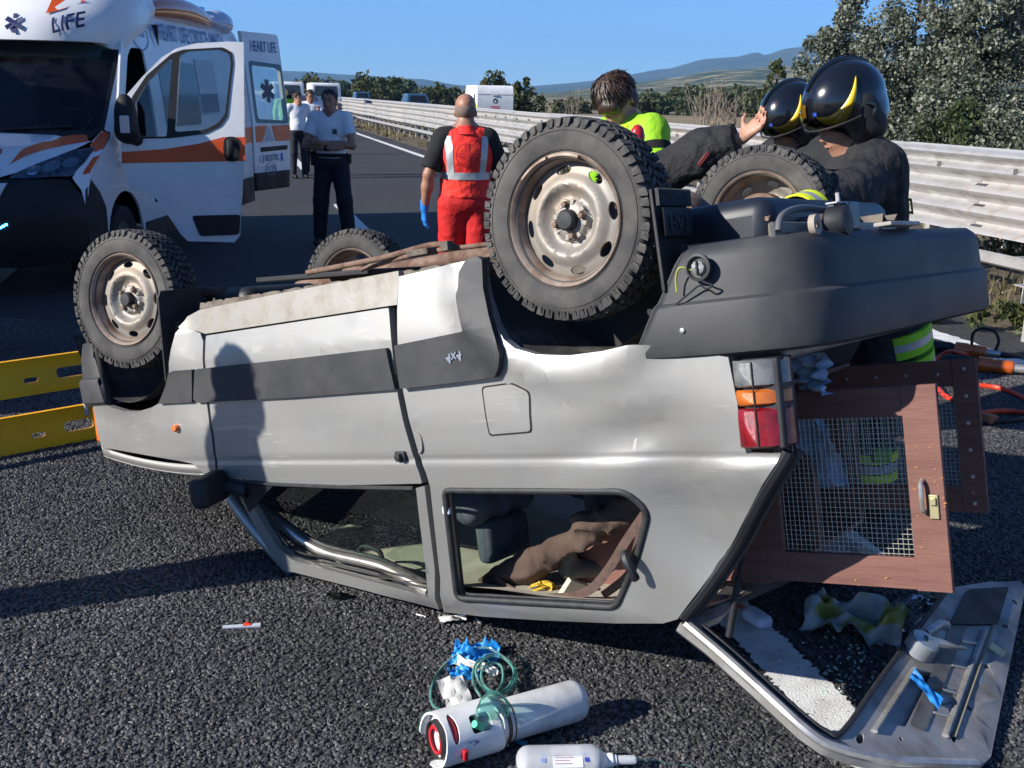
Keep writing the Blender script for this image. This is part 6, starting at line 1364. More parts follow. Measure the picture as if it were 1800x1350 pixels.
RW = rnd_poly([(0.12, 1.36), (0.80, 1.33), (0.79, 2.02), (0.13, 2.05)], 0.06, 3)
me = panel_mesh('rear_door', [(0.0, 0.66), (0.84, 0.66), (0.86, 1.2), (0.84, 2.42), (0.80, 2.46), (0.0, 2.46)], [RW], rdp, 0.12, 0.05); rdo = link('rear_door', me, AWHITE, amb, bevel=0.008, angle=45)
def rflat(name, pts, m, h=0.004, holes=()): me = panel_mesh(name, pts, list(holes), lambda a, w, d: rdp(a, w, -h + d), 0.12, 0.003); return link(name, me, m, rdo, smooth=False)
me = panel_mesh('rear_window', RW, [], lambda a, w, d: rdp(a, w, 0.02), 0.3, 0); link('rear_window', me, glass('rear door pane', (0.42, 0.52, 0.50), 0.25, 0.02, 0.06, (0.1, 0.14, 0.14)), rdo, smooth=False)
rflat('window_border', rnd_poly([(0.07, 1.31), (0.835, 1.29), (0.825, 2.07), (0.08, 2.10)], 0.05, 3), DARKG, 0.005, [RW])
rflat('rear_stripe', [(0.05, 1.06), (0.20, 1.06), (0.32, 1.27), (0.05, 1.27)], AOR); rflat('rear_stripe', [(0.50, 1.06), (0.86, 1.06), (0.86, 1.27), (0.42, 1.27)], AOR)
rflat('rear_emblem', [(0.24, 1.06), (0.47, 1.06), (0.38, 1.25), (0.33, 1.25)], mat('silver emblem', (0.45, 0.46, 0.48), 0.4))
rflat('handle_strip', [(0.15, 0.93), (0.78, 0.94), (0.78, 1.0), (0.15, 0.99)], ABLK, 0.01)
rflat('number_plate', [(0.12, 0.78), (0.66, 0.79), (0.66, 0.90), (0.12, 0.89)], mat('plate white', (0.66, 0.68, 0.72), 0.4), 0.008); rflat('plate_band', [(0.605, 0.79), (0.66, 0.79), (0.66, 0.90), (0.605, 0.90)], mat('plate blue', (0.03, 0.10, 0.40), 0.4), 0.012)
put_text('plate_number', 'J 823TK', 0.115, ANAVY, rdo, lambda u, v: rdp(0.36 + u, 0.842 + v, -0.013), sx=1.0, bold=0.001)
put_text('rear_number', '1176', 0.13, AGREY, rdo, lambda u, v: rdp(0.37 + u, 0.70 + v * 0.9, -0.006), sx=0.9, bold=0.002)
put_text('rear_lettering', 'HEART LIFE', 0.19, AGREY, rdo, lambda u, v: rdp(0.46 + u, 2.28 + v, -0.006), sx=0.62, bold=0.004)
mb = MB(); mb.lathe([(0.125, 0.0), (0.137, 0.0)], 32); link('number_ring', mesh('number_ring', [rdp(0.37 + p[0], 0.70 + p[1] * 0.62, -0.006) for p in mb.v], mb.f), AGREY, rdo, smooth=False)
star('star_of_life', (0.46, 1.72), 0.15, lambda a, w: rdp(a, w, 0.012), mat('window star', (0.05, 0.06, 0.10), 0.5), rdo)
me = panel_mesh('door_foot', [(0.02, 0.42), (0.82, 0.42), (0.84, 0.655), (0.02, 0.655)], [], rdp, 0, 0.05); link('door_foot', me, ABLK, rdo, bevel=0.01)
# open front door -----------------------------------------------------------------------
HF = Vector((1.03, 1.19, 0))
def fd_ang():
    best = None
    for k in range(20, 130):
        a = R(k); e = HF + Vector((math.sin(a) * 1.12, math.cos(a) * 1.12, 1.3)); q = AMBM @ e - CAM; px = 900 + FPX * q.dot(CR) / q.dot(CF)
        if best is None or abs(px - 431) < best[0]: best = (abs(px - 431), a)
    return best[1]
fa_ = fd_ang(); fdv = Vector((math.sin(fa_), math.cos(fa_), 0)); fnv = Vector((fdv.y, -fdv.x, 0))
if (AMBM.to_3x3() @ fnv).y > 0: fnv = -fnv
def lean(w): return -0.11 * max(0.0, (w - 1.25) / 0.9) ** 1.2
def fdp(a, w, d): return HF + fdv * a + fnv * (0.02 + lean(w) - d) + Vector((0, 0, w))
def FD(px, py):
    o, q = aray(px, py); n_ = fnv; base = HF + fnv * 0.02; off = 0.0
    for _ in range(10):
        k = ((base + fnv * off) - o).dot(n_) / q.dot(n_); P = o + q * k; off = lean(P.z)
    return ((P - HF).dot(fdv), P.z)
DO = [FD(214, 290), FD(222, 300), FD(226, 330), FD(250, 335), FD(275, 350), FD(300, 385), FD(318, 412), FD(330, 424), FD(412, 426), FD(421, 415), FD(424, 350), FD(430, 250), FD(428, 74), FD(400, 73), FD(345, 76), FD(310, 85), FD(285, 100), FD(250, 135), FD(218, 172), FD(213, 185), FD(212, 240)]
WN = rnd_poly([FD(308, 232), FD(316, 96), FD(330, 90), FD(385, 87), FD(403, 95), FD(406, 110), FD(396, 200), FD(384, 216), FD(360, 228)], 0.03, 3)
WQ = rnd_poly([FD(240, 240), FD(238, 180), FD(262, 140), FD(303, 100), FD(293, 240)], 0.02, 2)
me = panel_mesh('front_door', DO, [WN, WQ], fdp, 0.08, 0.07); fdo = link('front_door', me, AWHITE, amb, bevel=0.008, seg=3, angle=45); fdo['label'] = 'open driver door with an orange stripe and black pull handle'
def dflat(name, pts, m, h=0.004, holes=(), ret=0.003, bev=0.0): me = panel_mesh(name, pts, list(holes), lambda a, w, d: fdp(a, w, -h + d), 0.08, ret); return link(name, me, m, fdo, smooth=False, bevel=bev)
for nm, P_ in (('door_window', WN), ('quarter_window', WQ)): me = panel_mesh(nm, P_, [], lambda a, w, d: fdp(a, w, 0.02), 0.4, 0); link(nm, me, glass('door pane', (0.55, 0.62, 0.64), 1.3), fdo, smooth=False)
dflat('window_border', rnd_poly([FD(232, 244), FD(231, 172), FD(258, 132), FD(302, 94), FD(322, 87), FD(392, 83), FD(408, 92), FD(410, 112), FD(400, 205), FD(388, 222), FD(362, 235), FD(300, 243)], 0.02, 2), ABLK, 0.006, [WN, WQ])
dflat('door_stripe', [FD(214, 267), FD(290, 262), FD(352, 252), FD(392, 241), FD(431, 241), FD(431, 283), FD(214, 287)], AOR, 0.003, ret=0.0)
dflat('lower_trim', rnd_poly([FD(337, 379), FD(423, 377), FD(421, 412), FD(352, 415)], 0.03, 3), ABLK, 0.016, ret=0.016, bev=0.004)
dflat('handle_bowl', rnd_poly([FD(394, 240), FD(418, 240), FD(422, 262), FD(420, 284), FD(397, 284), FD(392, 262)], 0.05, 4), ABLK, 0.012, ret=0.012, bev=0.003)
mb = MB(); mb.tube(catmull([fdp(*FD(405, 246), -0.02), fdp(*FD(406, 258), -0.05), fdp(*FD(406, 270), -0.05), fdp(*FD(405, 280), -0.02)], 4), 0.03, 8, flat=0.6); mb.build('door_handle', ABLK, fdo)
s_ = SDF(0.05); mc = fdp(*FD(227, 205), -0.14); s_.ell(mc, (0.10, 0.09, 0.20)); s_.cap(mc + Vector((0, 0, -0.14)), fdp(*FD(240, 245), 0.0), 0.07, 0.06); s_.ell(mc + Vector((0, 0, -0.12)), (0.10, 0.09, 0.10))
mo = link('wing_mirror', sdf_mesh('wing_mirror', s_, 0.02), ABLK, fdo)
mb = MB(); mb.box(mc + fnv * 0.095 + Vector((0.01, -0.01, -0.06)), (0.085, 0.02, 0.15)); mb.build('mirror_indicator', mat('mirror indicator', (0.55, 0.50, 0.50), 0.2, coat=0.5), mo, bevel=0.01)
# poster on the van side behind the open door, seen through its window
pp = AS(385, 140); span('side_poster', [(3.75, 1.45), (4.45, 1.45), (4.45, 2.05), (3.75, 2.05)], [], mat('white poster', (0.6, 0.62, 0.66), 0.5), 0.008, 0, mirror=False, bevel=0); span('poster_band', [(3.78, 1.47), (4.42, 1.47), (4.42, 1.68), (3.78, 1.68)], [], ANAVY, 0.011, 0, mirror=False, bevel=0)
# ================================================================ FIRE ENGINE parked to the left of the picture; only its shade reaches into it
fe = empty('fire_engine', (-7.15, 7.22, 0), R(1), 'red fire engine parked to the left, shading the road before the ambulance', 'fire engine')
FRED = mat('fire engine red', (0.40, 0.012, 0.012), 0.3, coat=0.5, var=0.1)
mb = MB(); mb.box((0, -0.75, 1.78), (2.4, 4.6, 2.4)); mb.build('equipment_body', FRED, fe, bevel=0.05)
mb = MB(); mb.box((0, 2.6, 1.62), (2.4, 1.9, 2.1)); mb.build('cab', FRED, fe, bevel=0.15, seg=3)
mb = MB(); mb.box((0, -0.2, 0.62), (2.2, 6.2, 0.30)); mb.build('chassis', ABLK, fe, bevel=0.03)
for y in (-1.9, -0.0, 2.4):
    if y == -0.0: continue
    for sx in (1, -1):
        mb = MB(); mb.lathe([(0.2, 0.13), (0.44, 0.14), (0.5, 0.1), (0.5, -0.1), (0.44, -0.14)], 30, Matrix.Translation((sx * 1.03, y, 0.5)) @ Matrix.Rotation(sx * math.pi / 2, 4, 'Y')); mb.build('wheel', RUBF, fe)
for sx in (1, -1):
    for k in range(3): mb = MB(); mb.box((sx * 1.205, -2.2 + 1.5 * k, 1.75), (0.02, 1.36, 1.8)); mb.build('roller_shutter', GALV, fe, bevel=0.006)
    mb = MB(); mb.box((sx * 1.203, 2.7, 2.1), (0.02, 1.2, 0.7)); mb.build('cab_window', DARKG, fe, bevel=0.004)
mb = MB(); mb.box((0, 3.555, 2.1), (2.1, 0.02, 0.8)); mb.build('windscreen', DARKG, fe, bevel=0.004)
for k in range(2): mb = MB(); mb.box((0.5 - k, 2.9, 2.76), (0.6, 0.3, 0.14)); mb.build('beacon', BLUE_E if False else mat('blue beacon glass', (0, 0, 1), 0.1), fe, bevel=0.04)
mb = MB()
for k in range(2): mb.tube([(0.4 - 0.5 * k, -2.8, 3.06), (0.4 - 0.5 * k, 1.2, 3.06)], 0.03, 8)
for k in range(10): mb.tube([(0.4, -2.6 + 0.4 * k, 3.06), (-0.1, -2.6 + 0.4 * k, 3.06)], 0.02, 6)
mb.build('ladder', GALVD, fe)
# ================================================================ PEOPLE
# local frame: the person faces -Y, X is to the viewer's right when seen from the front, Z up
SKIN = mat('skin', (0.42, 0.22, 0.145), 0.5, col2=(0.36, 0.17, 0.11), vscale=14, sub=0.08)
SKIN2 = mat('tanned skin', (0.33, 0.165, 0.105), 0.5, col2=(0.28, 0.13, 0.085), vscale=14, sub=0.08)
HAIRD = mat('dark hair', (0.020, 0.014, 0.011), 0.5, var=0.4, vscale=60, stretch=(1, 1, 0.15))
HAIRB = mat('brown hair', (0.060, 0.036, 0.024), 0.45, col2=(0.030, 0.018, 0.012), vscale=55, stretch=(1, 1, 0.12), bump=0.8, bscale=70)
POLO = mat('white polo cotton', (0.66, 0.68, 0.71), 0.9, bump=0.5, bscale=16, bdist=0.03)
NAVY = mat('navy uniform cloth', (0.010, 0.012, 0.022), 0.85, var=0.3, vscale=9, bump=0.5, bscale=15, bdist=0.03)
BLACKC = mat('black cloth', (0.012, 0.012, 0.014), 0.9, var=0.3, vscale=9)
TURN = mat('firefighter black cloth', (0.013, 0.013, 0.015), 0.85, col2=(0.020, 0.020, 0.022), vscale=9, bump=0.8, bscale=16, bdist=0.04)
RED_F = mat('fluorescent red', (0.72, 0.022, 0.018), 0.75, col2=(0.80, 0.045, 0.020), vscale=7, bump=0.55, bscale=15, bdist=0.03)
RED_T = mat('red trousers cloth', (0.55, 0.012, 0.012), 0.8, var=0.2, vscale=8, bump=0.5, bscale=14, bdist=0.03)
HIVIS = mat('fluorescent green', (0.32, 0.66, 0.02), 0.75, var=0.15, vscale=8, bump=0.5, bscale=15, bdist=0.03)
HIVY = mat('fluorescent yellow band', (0.62, 0.72, 0.02), 0.6)
REFL = mat('reflective tape', (0.42, 0.43, 0.45), 0.4, metal=0.3, var=0.2, vscale=30)
SHOE = mat('black boots', (0.010, 0.010, 0.011), 0.5)
GLOVEB = mat('blue nitrile', (0.02, 0.20, 0.62), 0.45, var=0.2, vscale=20)
EYE = mat('eye', (0.015, 0.012, 0.01), 0.2)
LIP = mat('lips', (0.30, 0.12, 0.09), 0.5)
def v3(*a): return np.array(a, float)
def rotm(ax, deg): return np.array(Matrix.Rotation(R(deg), 3, ax))
class Human:
    def __init__(s, name, loc, rz, label, res=0.014, h=1.76, group=None, lean=(0, 0, 0), head=(0, 0, 0), hippos=(0, 0, 0)):
        s.k = h / 1.76; s.res = res; s.o = empty(name, loc, rz, label, 'person', group); s.o.scale = (s.k,) * 3
        s.hip = v3(0, 0, 0.95) + np.array(hippos, float)
        s.T = rotm('Z', lean[2]) @ rotm('Y', lean[1]) @ rotm('X', lean[0])                   # torso turn about the hips
        s.HR = s.T @ rotm('Z', head[2]) @ rotm('Y', head[1]) @ rotm('X', head[0])
        s.head = s.tp(0, -0.030, 1.600); s.neck = s.tp(0, 0, 1.455)
        s.J = {}
        for q, n in ((1, 'l'), (-1, 'r')):
            s.J['sh' + n] = s.tp(q * 0.185, 0, 1.43); s.J['el' + n] = s.tp(q * 0.245, 0.03, 1.14); s.J['wr' + n] = s.tp(q * 0.26, -0.04, 0.90)
            s.J['hi' + n] = s.hip + v3(q * 0.09, 0, -0.02); s.J['kn' + n] = v3(q * 0.11, -0.02, 0.50); s.J['an' + n] = v3(q * 0.115, 0.02, 0.09)
        s.hand = {'l': (v3(0.05, -0.15, -1), v3(1, 0, 0), 0.35), 'r': (v3(-0.05, -0.15, -1), v3(-1, 0, 0), 0.35)}     # direction, back-of-hand normal, curl
    def aim(s, px, py, y):
        """stand the figure so that its head is seen at this photo point at depth y"""
        w = aty(px, py, y); s.k = w.z / s.head[2]; s.o.scale = (s.k,) * 3; q = Matrix.Rotation(s.o.rotation_euler.z, 3, 'Z') @ (Vector(s.head) * s.k)
        s.o.location = (w.x - q.x, w.y - q.y, 0)
    def tol(s, w): q = Matrix.Rotation(-s.o.rotation_euler.z, 3, 'Z') @ (Vector(w) - Vector(s.o.location)); return np.array(q) / s.k
    def tp(s, x, y, z): return s.hip + s.T @ (v3(x, y, z) - v3(0, 0, 0.95))
    def hp(s, x, y, z): return s.head + s.HR @ v3(x, y, z)
    def add_hand(s, S_, n, r=1.0):
        w = s.J['wr' + n]; d, nn, curl = s.hand[n]; d = d / np.linalg.norm(d); nn = nn - d * (nn @ d); nn /= np.linalg.norm(nn); sd = np.cross(d, nn) * (1 if n == 'l' else -1)
        # sd points to the thumb side
        for o_ in (-0.026, -0.009, 0.009, 0.026): S_.cap(w + d * 0.015 + sd * o_ * 0.6, w + d * 0.085 + sd * o_, 0.014 * r, 0.0125 * r, 0.012)
        L = [0.070, 0.080, 0.075, 0.058]
        for i, o_ in enumerate((0.028, 0.009, -0.010, -0.029)):
            a = w + d * 0.088 + sd * o_; c1, c2 = curl * 0.9 + 0.1 * i * curl, curl * 2.0
            m = a + (d * math.cos(c1) - nn * math.sin(c1) + sd * o_ * 1.5) * L[i] * 0.55; e = m + (d * math.cos(c2) - nn * math.sin(c2)) * L[i] * 0.5
            S_.cap(a, m, 0.0095 * r, 0.0085 * r, 0.006); S_.cap(m, e, 0.0085 * r, 0.007 * r, 0.006)
        a = w + d * 0.03 + sd * 0.026; m = a + (d * 0.55 + sd * 0.75 - nn * 0.35) * 0.045; e = m + (d * 0.9 + sd * 0.2 - nn * 0.3) * 0.032
        S_.cap(a, m, 0.013 * r, 0.010 * r, 0.010); S_.cap(m, e, 0.010 * r, 0.008 * r, 0.006)
    def head_sdf(s, S_):
        H = s.hp; M = s.HR
        S_.ell(H(0, 0.015, 0.045), (0.077, 0.096, 0.088), M, 0.03); S_.ell(H(0, -0.03, -0.045), (0.058, 0.070, 0.075), M, 0.04); S_.ell(H(0, -0.062, -0.098), (0.028, 0.024, 0.022), M, 0.03)
        S_.cap(H(0, -0.088, 0.012), H(0, -0.108, -0.032), 0.009, 0.014, 0.012); S_.ell(H(0, -0.082, 0.030), (0.052, 0.018, 0.012), M, 0.015)
        S_.ell(H(0.036, -0.062, -0.02), (0.024, 0.022, 0.022), M, 0.02); S_.ell(H(-0.036, -0.062, -0.02), (0.024, 0.022, 0.022), M, 0.02)
        for q in (1, -1): S_.ell(H(q * 0.078, 0.012, -0.008), (0.010, 0.018, 0.030), M, 0.008); S_.ell(H(q * 0.031, -0.092, 0.012), (0.017, 0.012, 0.010), M, 0.008, neg=True)
        S_.ell(H(0, -0.092, -0.066), (0.024, 0.012, 0.011), M, 0.012)
        S_.cap(H(0, 0.025, -0.06), s.neck, 0.052, 0.058, 0.04)
    def body(s, skin=SKIN, gloves=()):
        S_ = SDF(0.03); s.head_sdf(S_); J = s.J
        S_.ell(s.tp(0, 0, 1.29), (0.160, 0.105, 0.19), s.T, 0.05); S_.ell(s.tp(0, -0.01, 1.07), (0.145, 0.105, 0.16), s.T, 0.05); S_.ell(s.hip + v3(0, 0, -0.01), (0.155, 0.11, 0.12), None, 0.05)
        S_.cap(s.neck, s.tp(0, 0, 1.38), 0.06, 0.08, 0.06); S_.cap(s.tp(0, 0.01, 1.495), s.tp(0.13, 0.01, 1.445), 0.05, 0.045, 0.04); S_.cap(s.tp(0, 0.01, 1.495), s.tp(-0.13, 0.01, 1.445), 0.05, 0.045, 0.04)
        for n in 'lr':
            S_.cap(s.tp(0.06 if n == 'l' else -0.06, 0, 1.40), J['sh' + n], 0.06, 0.058, 0.05); S_.cap(J['sh' + n], J['el' + n], 0.052, 0.041, 0.02); e, w = J['el' + n], J['wr' + n]
            S_.cap(e, e + (w - e) * 0.35, 0.040, 0.043, 0.02); S_.cap(e + (w - e) * 0.35, w, 0.043, 0.027, 0.02); s.add_hand(S_, n)
            S_.cap(J['hi' + n], J['kn' + n], 0.085, 0.055, 0.03); k_, a_ = J['kn' + n], J['an' + n]; S_.cap(k_, k_ + (a_ - k_) * 0.35, 0.055, 0.057, 0.03); S_.cap(k_ + (a_ - k_) * 0.35, a_, 0.057, 0.038, 0.03); S_.cap(a_ - v3(0, 0, 0.04), a_ + v3(0, -0.14, -0.05), 0.035, 0.03, 0.02)
        b = link('body', sdf_mesh('body', S_, s.res), skin, s.o, angle=180)
        for q in (1, -1):
            mb = MB(); p = s.hp(q * 0.031, -0.079, 0.012); mb.lathe([(0, 0.011), (0.007, 0.009), (0.011, 0.0), (0.007, -0.009), (0, -0.011)], 12, Matrix.Translation(p)); mb.build('eye', EYE, s.o)
            mb = MB(); mb.tube([s.hp(q * 0.014, -0.098, 0.036), s.hp(q * 0.034, -0.094, 0.042), s.hp(q * 0.054, -0.080, 0.034)], [0.004, 0.005, 0.003], 6); mb.build('eyebrow', HAIRD, s.o)
        mb = MB(); mb.tube([s.hp(-0.022, -0.096, -0.066), s.hp(0, -0.104, -0.064), s.hp(0.022, -0.096, -0.066)], [0.003, 0.0055, 0.003], 6); mb.build('mouth', LIP, s.o)
        return b
    def wear(s, name, S_, m, fold=0.006, freq=24, seed=1, clip=None, res=None): return link(name, sdf_mesh(name, S_, res or s.res, folds(fold, freq, seed) if fold else None, clip), m, s.o, angle=180)
    def torso(s, r=0.0, sl=0.55, zlo=0.93, name='shirt', m=POLO, fold=0.007, freq=22, seed=1, sleeve=0.062, cuff=0.058, chestb=0.0, shoulder=True, collar=True, full=False):
        S_ = SDF(0.04); J = s.J
        S_.ell(s.tp(0, 0, 1.29), (0.178 + r, 0.122 + r + chestb, 0.195 + r), s.T, 0.06); S_.ell(s.tp(0, -0.015, 1.08), (0.165 + r, 0.128 + r + chestb, 0.17), s.T, 0.06); S_.ell(s.tp(0, 0, 0.97), (0.168 + r, 0.122 + r, 0.10), s.T, 0.06)
        if zlo < 0.75: S_.ell(s.tp(0, 0, 0.76), (0.184 + r, 0.150 + r, 0.25), s.T, 0.06)
        for n in 'lr':
            q = 1 if n == 'l' else -1
            if sl == 0: S_.cap(s.tp(q * 0.05, 0, 1.42), s.tp(q * 0.140, 0, 1.428), 0.058 + r, 0.040 + r, 0.05)
            else: S_.cap(s.tp(q * 0.07, 0, 1.415), J['sh' + n], 0.066 + r, 0.064 + r, 0.05); S_.cap(s.tp(q * 0.04, 0.005, 1.452), s.tp(q * 0.15, 0.005, 1.432), 0.062 + r * 0.7, 0.058 + r * 0.7, 0.04)
            sh, el, wr = J['sh' + n], J['el' + n], J['wr' + n]
            if sl > 0:
                f = min(1.0, sl); e = sh + (el - sh) * f; S_.cap(sh, e, 0.063 + r, sleeve + r, 0.03)
            if sl > 1: S_.cap(el, el + (wr - el) * (sl - 1), sleeve + r, cuff + r * 0.6, 0.03)
        up = s.T @ v3(0, 0, 1); p0 = s.tp(0, 0, zlo)
        ends = []
        for n in 'lr':
            sh, el, wr = J['sh' + n], J['el' + n], J['wr' + n]
            if 0 < sl <= 1: d = el - sh; d = d / np.linalg.norm(d); ends.append((sh + (el - sh) * sl, d))
            elif sl > 1: d = wr - el; d = d / np.linalg.norm(d); ends.append((el + (wr - el) * (sl - 1), d))
        def clip(P):
            c = (p0 - P) @ up
            for e, d in ends:                                        # cut the sleeve ends flat, only near the arm
                t = (P - e) @ d; rad = np.linalg.norm(P - e - t[:, None] * d, axis=1); c = np.maximum(c, np.where((rad < 0.10) & (t < 0.13), t, -1.0))
            return c
        o = s.wear(name, S_, m, fold, freq, seed, clip)
        if collar:
            mb = MB(); c0 = s.tp(0, 0.005, 1.478); T = Matrix.Translation(c0) @ Matrix(s.T.tolist()).to_4x4() @ Matrix.Rotation(R(14), 4, 'X') @ Matrix.Diagonal((1.0, 1.0, 1, 1)); mb.lathe([(0.066, 0.028), (0.078, 0.0), (0.088, -0.018), (0.084, -0.02), (0.072, 0.0), (0.062, 0.026)], 28, T, closed=True); mb.build('collar', m, s.o)
        return o
    def trousers(s, m=NAVY, r=0.0, fold=0.008, seed=2, length=0.97, name='trousers'):
        S_ = SDF(0.03); J = s.J
        S_.ell(s.hip + v3(0, 0, 0.0), (0.172 + r, 0.130 + r, 0.115), None, 0.05)
        for n in 'lr':
            k_, a_ = J['kn' + n], J['an' + n]; a2 = k_ + (a_ - k_) * length
            S_.cap(J['hi' + n], k_, 0.102 + r, 0.078 + r, 0.035); S_.cap(k_, a2, 0.078 + r, 0.068 + r, 0.03)
        zc = s.hip[2] + 0.085
        return s.wear(name, S_, m, fold, 20, seed, lambda P: np.maximum(P[:, 2] - zc, 0.045 - P[:, 2]))
    def shoes(s, m=SHOE):
        for n in 'lr':
            S_ = SDF(0.02); a = s.J['an' + n]; b = v3(a[0], a[1], 0.05); S_.cap(b + v3(0, 0.03, 0), b + v3(0, -0.15, -0.012), 0.048, 0.040); S_.cap(b + v3(0, 0.02, 0), b + v3(0, 0.015, 0.10), 0.045, 0.05)
            s.wear('shoe', S_, m, 0, clip=lambda P: 0.004 - P[:, 2])
    def hair(s, m=HAIRD, kind='short'):
        S_ = SDF(0.02); M = s.HR
        if kind == 'short':
            S_.ell(s.hp(0, 0.026, 0.060), (0.081, 0.098, 0.088), M); S_.ell(s.hp(0, 0.05, 0.0), (0.078, 0.074, 0.075), M)
            nrm = M @ v3(0, -1, -0.62); nrm /= np.linalg.norm(nrm); c = s.hp(0, -0.066, 0.100); clip = lambda P: (P - c) @ nrm
        elif kind == 'tied':
            S_.ell(s.hp(0, 0.022, 0.052), (0.084, 0.103, 0.090), M); S_.ell(s.hp(0, 0.125, 0.03), (0.035, 0.04, 0.04), M)
            nrm = M @ v3(0, -1, -0.8); nrm /= np.linalg.norm(nrm); c = s.hp(0, -0.060, 0.070); clip = lambda P: (P - c) @ nrm
        elif kind == 'stubble':
            S_.ell(s.hp(0, 0.020, 0.010), (0.0795, 0.095, 0.075), M); nrm = M @ v3(0, 0, 1); c = s.hp(0, 0, 0.050); n2 = M @ v3(0, -1, -0.1); c2 = s.hp(0, -0.02, 0); clip = lambda P: np.maximum((P - c) @ nrm, np.maximum((P - c2) @ n2, -(P - s.hp(0, 0, -0.055)) @ nrm))
        else:                                                        # long fringe falling forward
            S_.ell(s.hp(0, 0.018, 0.050), (0.090, 0.110, 0.098), M); S_.ell(s.hp(0, 0.05, -0.03), (0.080, 0.070, 0.085), M); S_.ell(s.hp(0.02, -0.085, 0.045), (0.065, 0.035, 0.05), M)
            nrm = M @ v3(0, -1, -0.75); nrm /= np.linalg.norm(nrm); c = s.hp(0, -0.105, 0.030); clip = lambda P: (P - c) @ nrm
        o = s.wear('hair', S_, m, 0.007 if kind != 'stubble' else 0, 75, 3, clip, res=min(s.res, 0.011))
        if kind != 'stubble':
            rg = np.random.RandomState(4); mb = MB(); L0 = {'short': 0.030, 'tied': 0.05, 'long': 0.060}[kind]
            for i in range(420 if kind == 'long' else 120):
                d = rg.normal(size=3); d[2] = abs(d[2]) * 0.8 - 0.15; d /= np.linalg.norm(d)
                if d[1] < -0.55 and d[2] < 0.45: continue
                a, b, c_ = (0.090, 0.110, 0.098) if kind == 'long' else (0.083, 0.100, 0.090); base = v3(d[0] * a, 0.02 + d[1] * b, 0.052 + d[2] * c_)
                dn = v3(d[0] * 0.7, (d[1] - (0.55 if kind == 'long' else -0.1)) * 0.8, -0.75 + 0.2 * rg.normal()); dn -= d * (dn @ d) * 0.85; dn /= np.linalg.norm(dn); L_ = L0 * rg.uniform(0.6, 1.25)
                p1 = base + dn * L_ * 0.5 + d * 0.006 + rg.normal(size=3) * 0.004; p2 = base + dn * L_ + rg.normal(size=3) * 0.008
                mb.tube([s.hp(*base), s.hp(*p1), s.hp(*p2)], [0.006, 0.005, 0.001], 4, flat=0.6)
            q = mb.build('hair_locks', m, s.o, angle=60); q['kind'] = 'stuff'
        return o
    def band(s, name, a, b, r, w, m, t=0.5, flat=1.0):
        """ring of tape round the limb a-b at fraction t"""
        a, b = Vector(a), Vector(b); d = (b - a).normalized(); c = a.lerp(b, t); mb = MB(); M = Matrix.Translation(c) @ d.to_track_quat('Z', 'Y').to_matrix().to_4x4(); mb.lathe([(r - 0.006, -w / 2), (r, -w / 2), (r, w / 2), (r - 0.006, w / 2)], 28, M, closed=True); return mb.build(name, m, s.o)
    def tape(s, name, pts, w, m, r=0.0, up=(0, 0, 1)):
        mb = MB(); mb.tube(catmull(pts, 5), w / 2, 4, flat=0.15, up=up); return mb.build(name, m, s.o, smooth=False)
    def belt(s, m=BLACKC, z=1.02, r=0.005):
        mb = MB(); M = Matrix.Translation(s.tp(0, 0, z)) @ Matrix(s.T.tolist()).to_4x4() @ Matrix.Diagonal((1.0, 0.77, 1, 1)); mb.lathe([(0.170 + r, -0.022), (0.180 + r, -0.022), (0.180 + r, 0.022), (0.170 + r, 0.022)], 36, M, closed=True); return mb.build('belt', m, s.o)
# ---- officer with folded arms
p = Human('person', (-2.13, 12.35, 0), R(-7), 'man in a white polo and navy trousers standing with folded arms', res=0.015, h=1.78, group=None)
J = p.J; J['ell'] = v3(0.275, -0.09, 1.13); J['wrl'] = v3(-0.06, -0.215, 1.165); J['elr'] = v3(-0.275, -0.09, 1.12); J['wrr'] = v3(0.07, -0.235, 1.105)
p.hand['l'] = (v3(-1, 0.10, 0.1), v3(0, -1, 0.1), 0.2); p.hand['r'] = (v3(1, 0.25, 0.15), v3(0, -1, 0.1), 0.2)
J['knl'] = v3(0.15, -0.02, 0.50); J['anl'] = v3(0.185, 0.02, 0.09); J['knr'] = v3(-0.13, -0.02, 0.50); J['anr'] = v3(-0.165, 0.02, 0.09)
p.body(SKIN2); p.torso(0.006, 0.62, 0.985, sleeve=0.066); p.trousers(r=0.012); p.belt(r=0.012); p.shoes(); p.hair(HAIRD)
mb = MB(); mb.box((-0.20, -0.02, 0.98), (0.06, 0.10, 0.16)); mb.build('holster', BLACKC, p.o, bevel=0.015); mb = MB(); mb.box((0.20, 0.0, 0.98), (0.05, 0.09, 0.11)); mb.build('belt_pouch', BLACKC, p.o, bevel=0.012)
mb = MB(); mb.box((0.085, -0.136, 1.285), (0.05, 0.006, 0.055)); mb.build('chest_badge', mat('green badge', (0.03, 0.09, 0.06), 0.6), p.o, bevel=0.002)
p.band('wrist_watch', J['elr'], J['wrr'], 0.036, 0.03, BLACKC, 0.84)
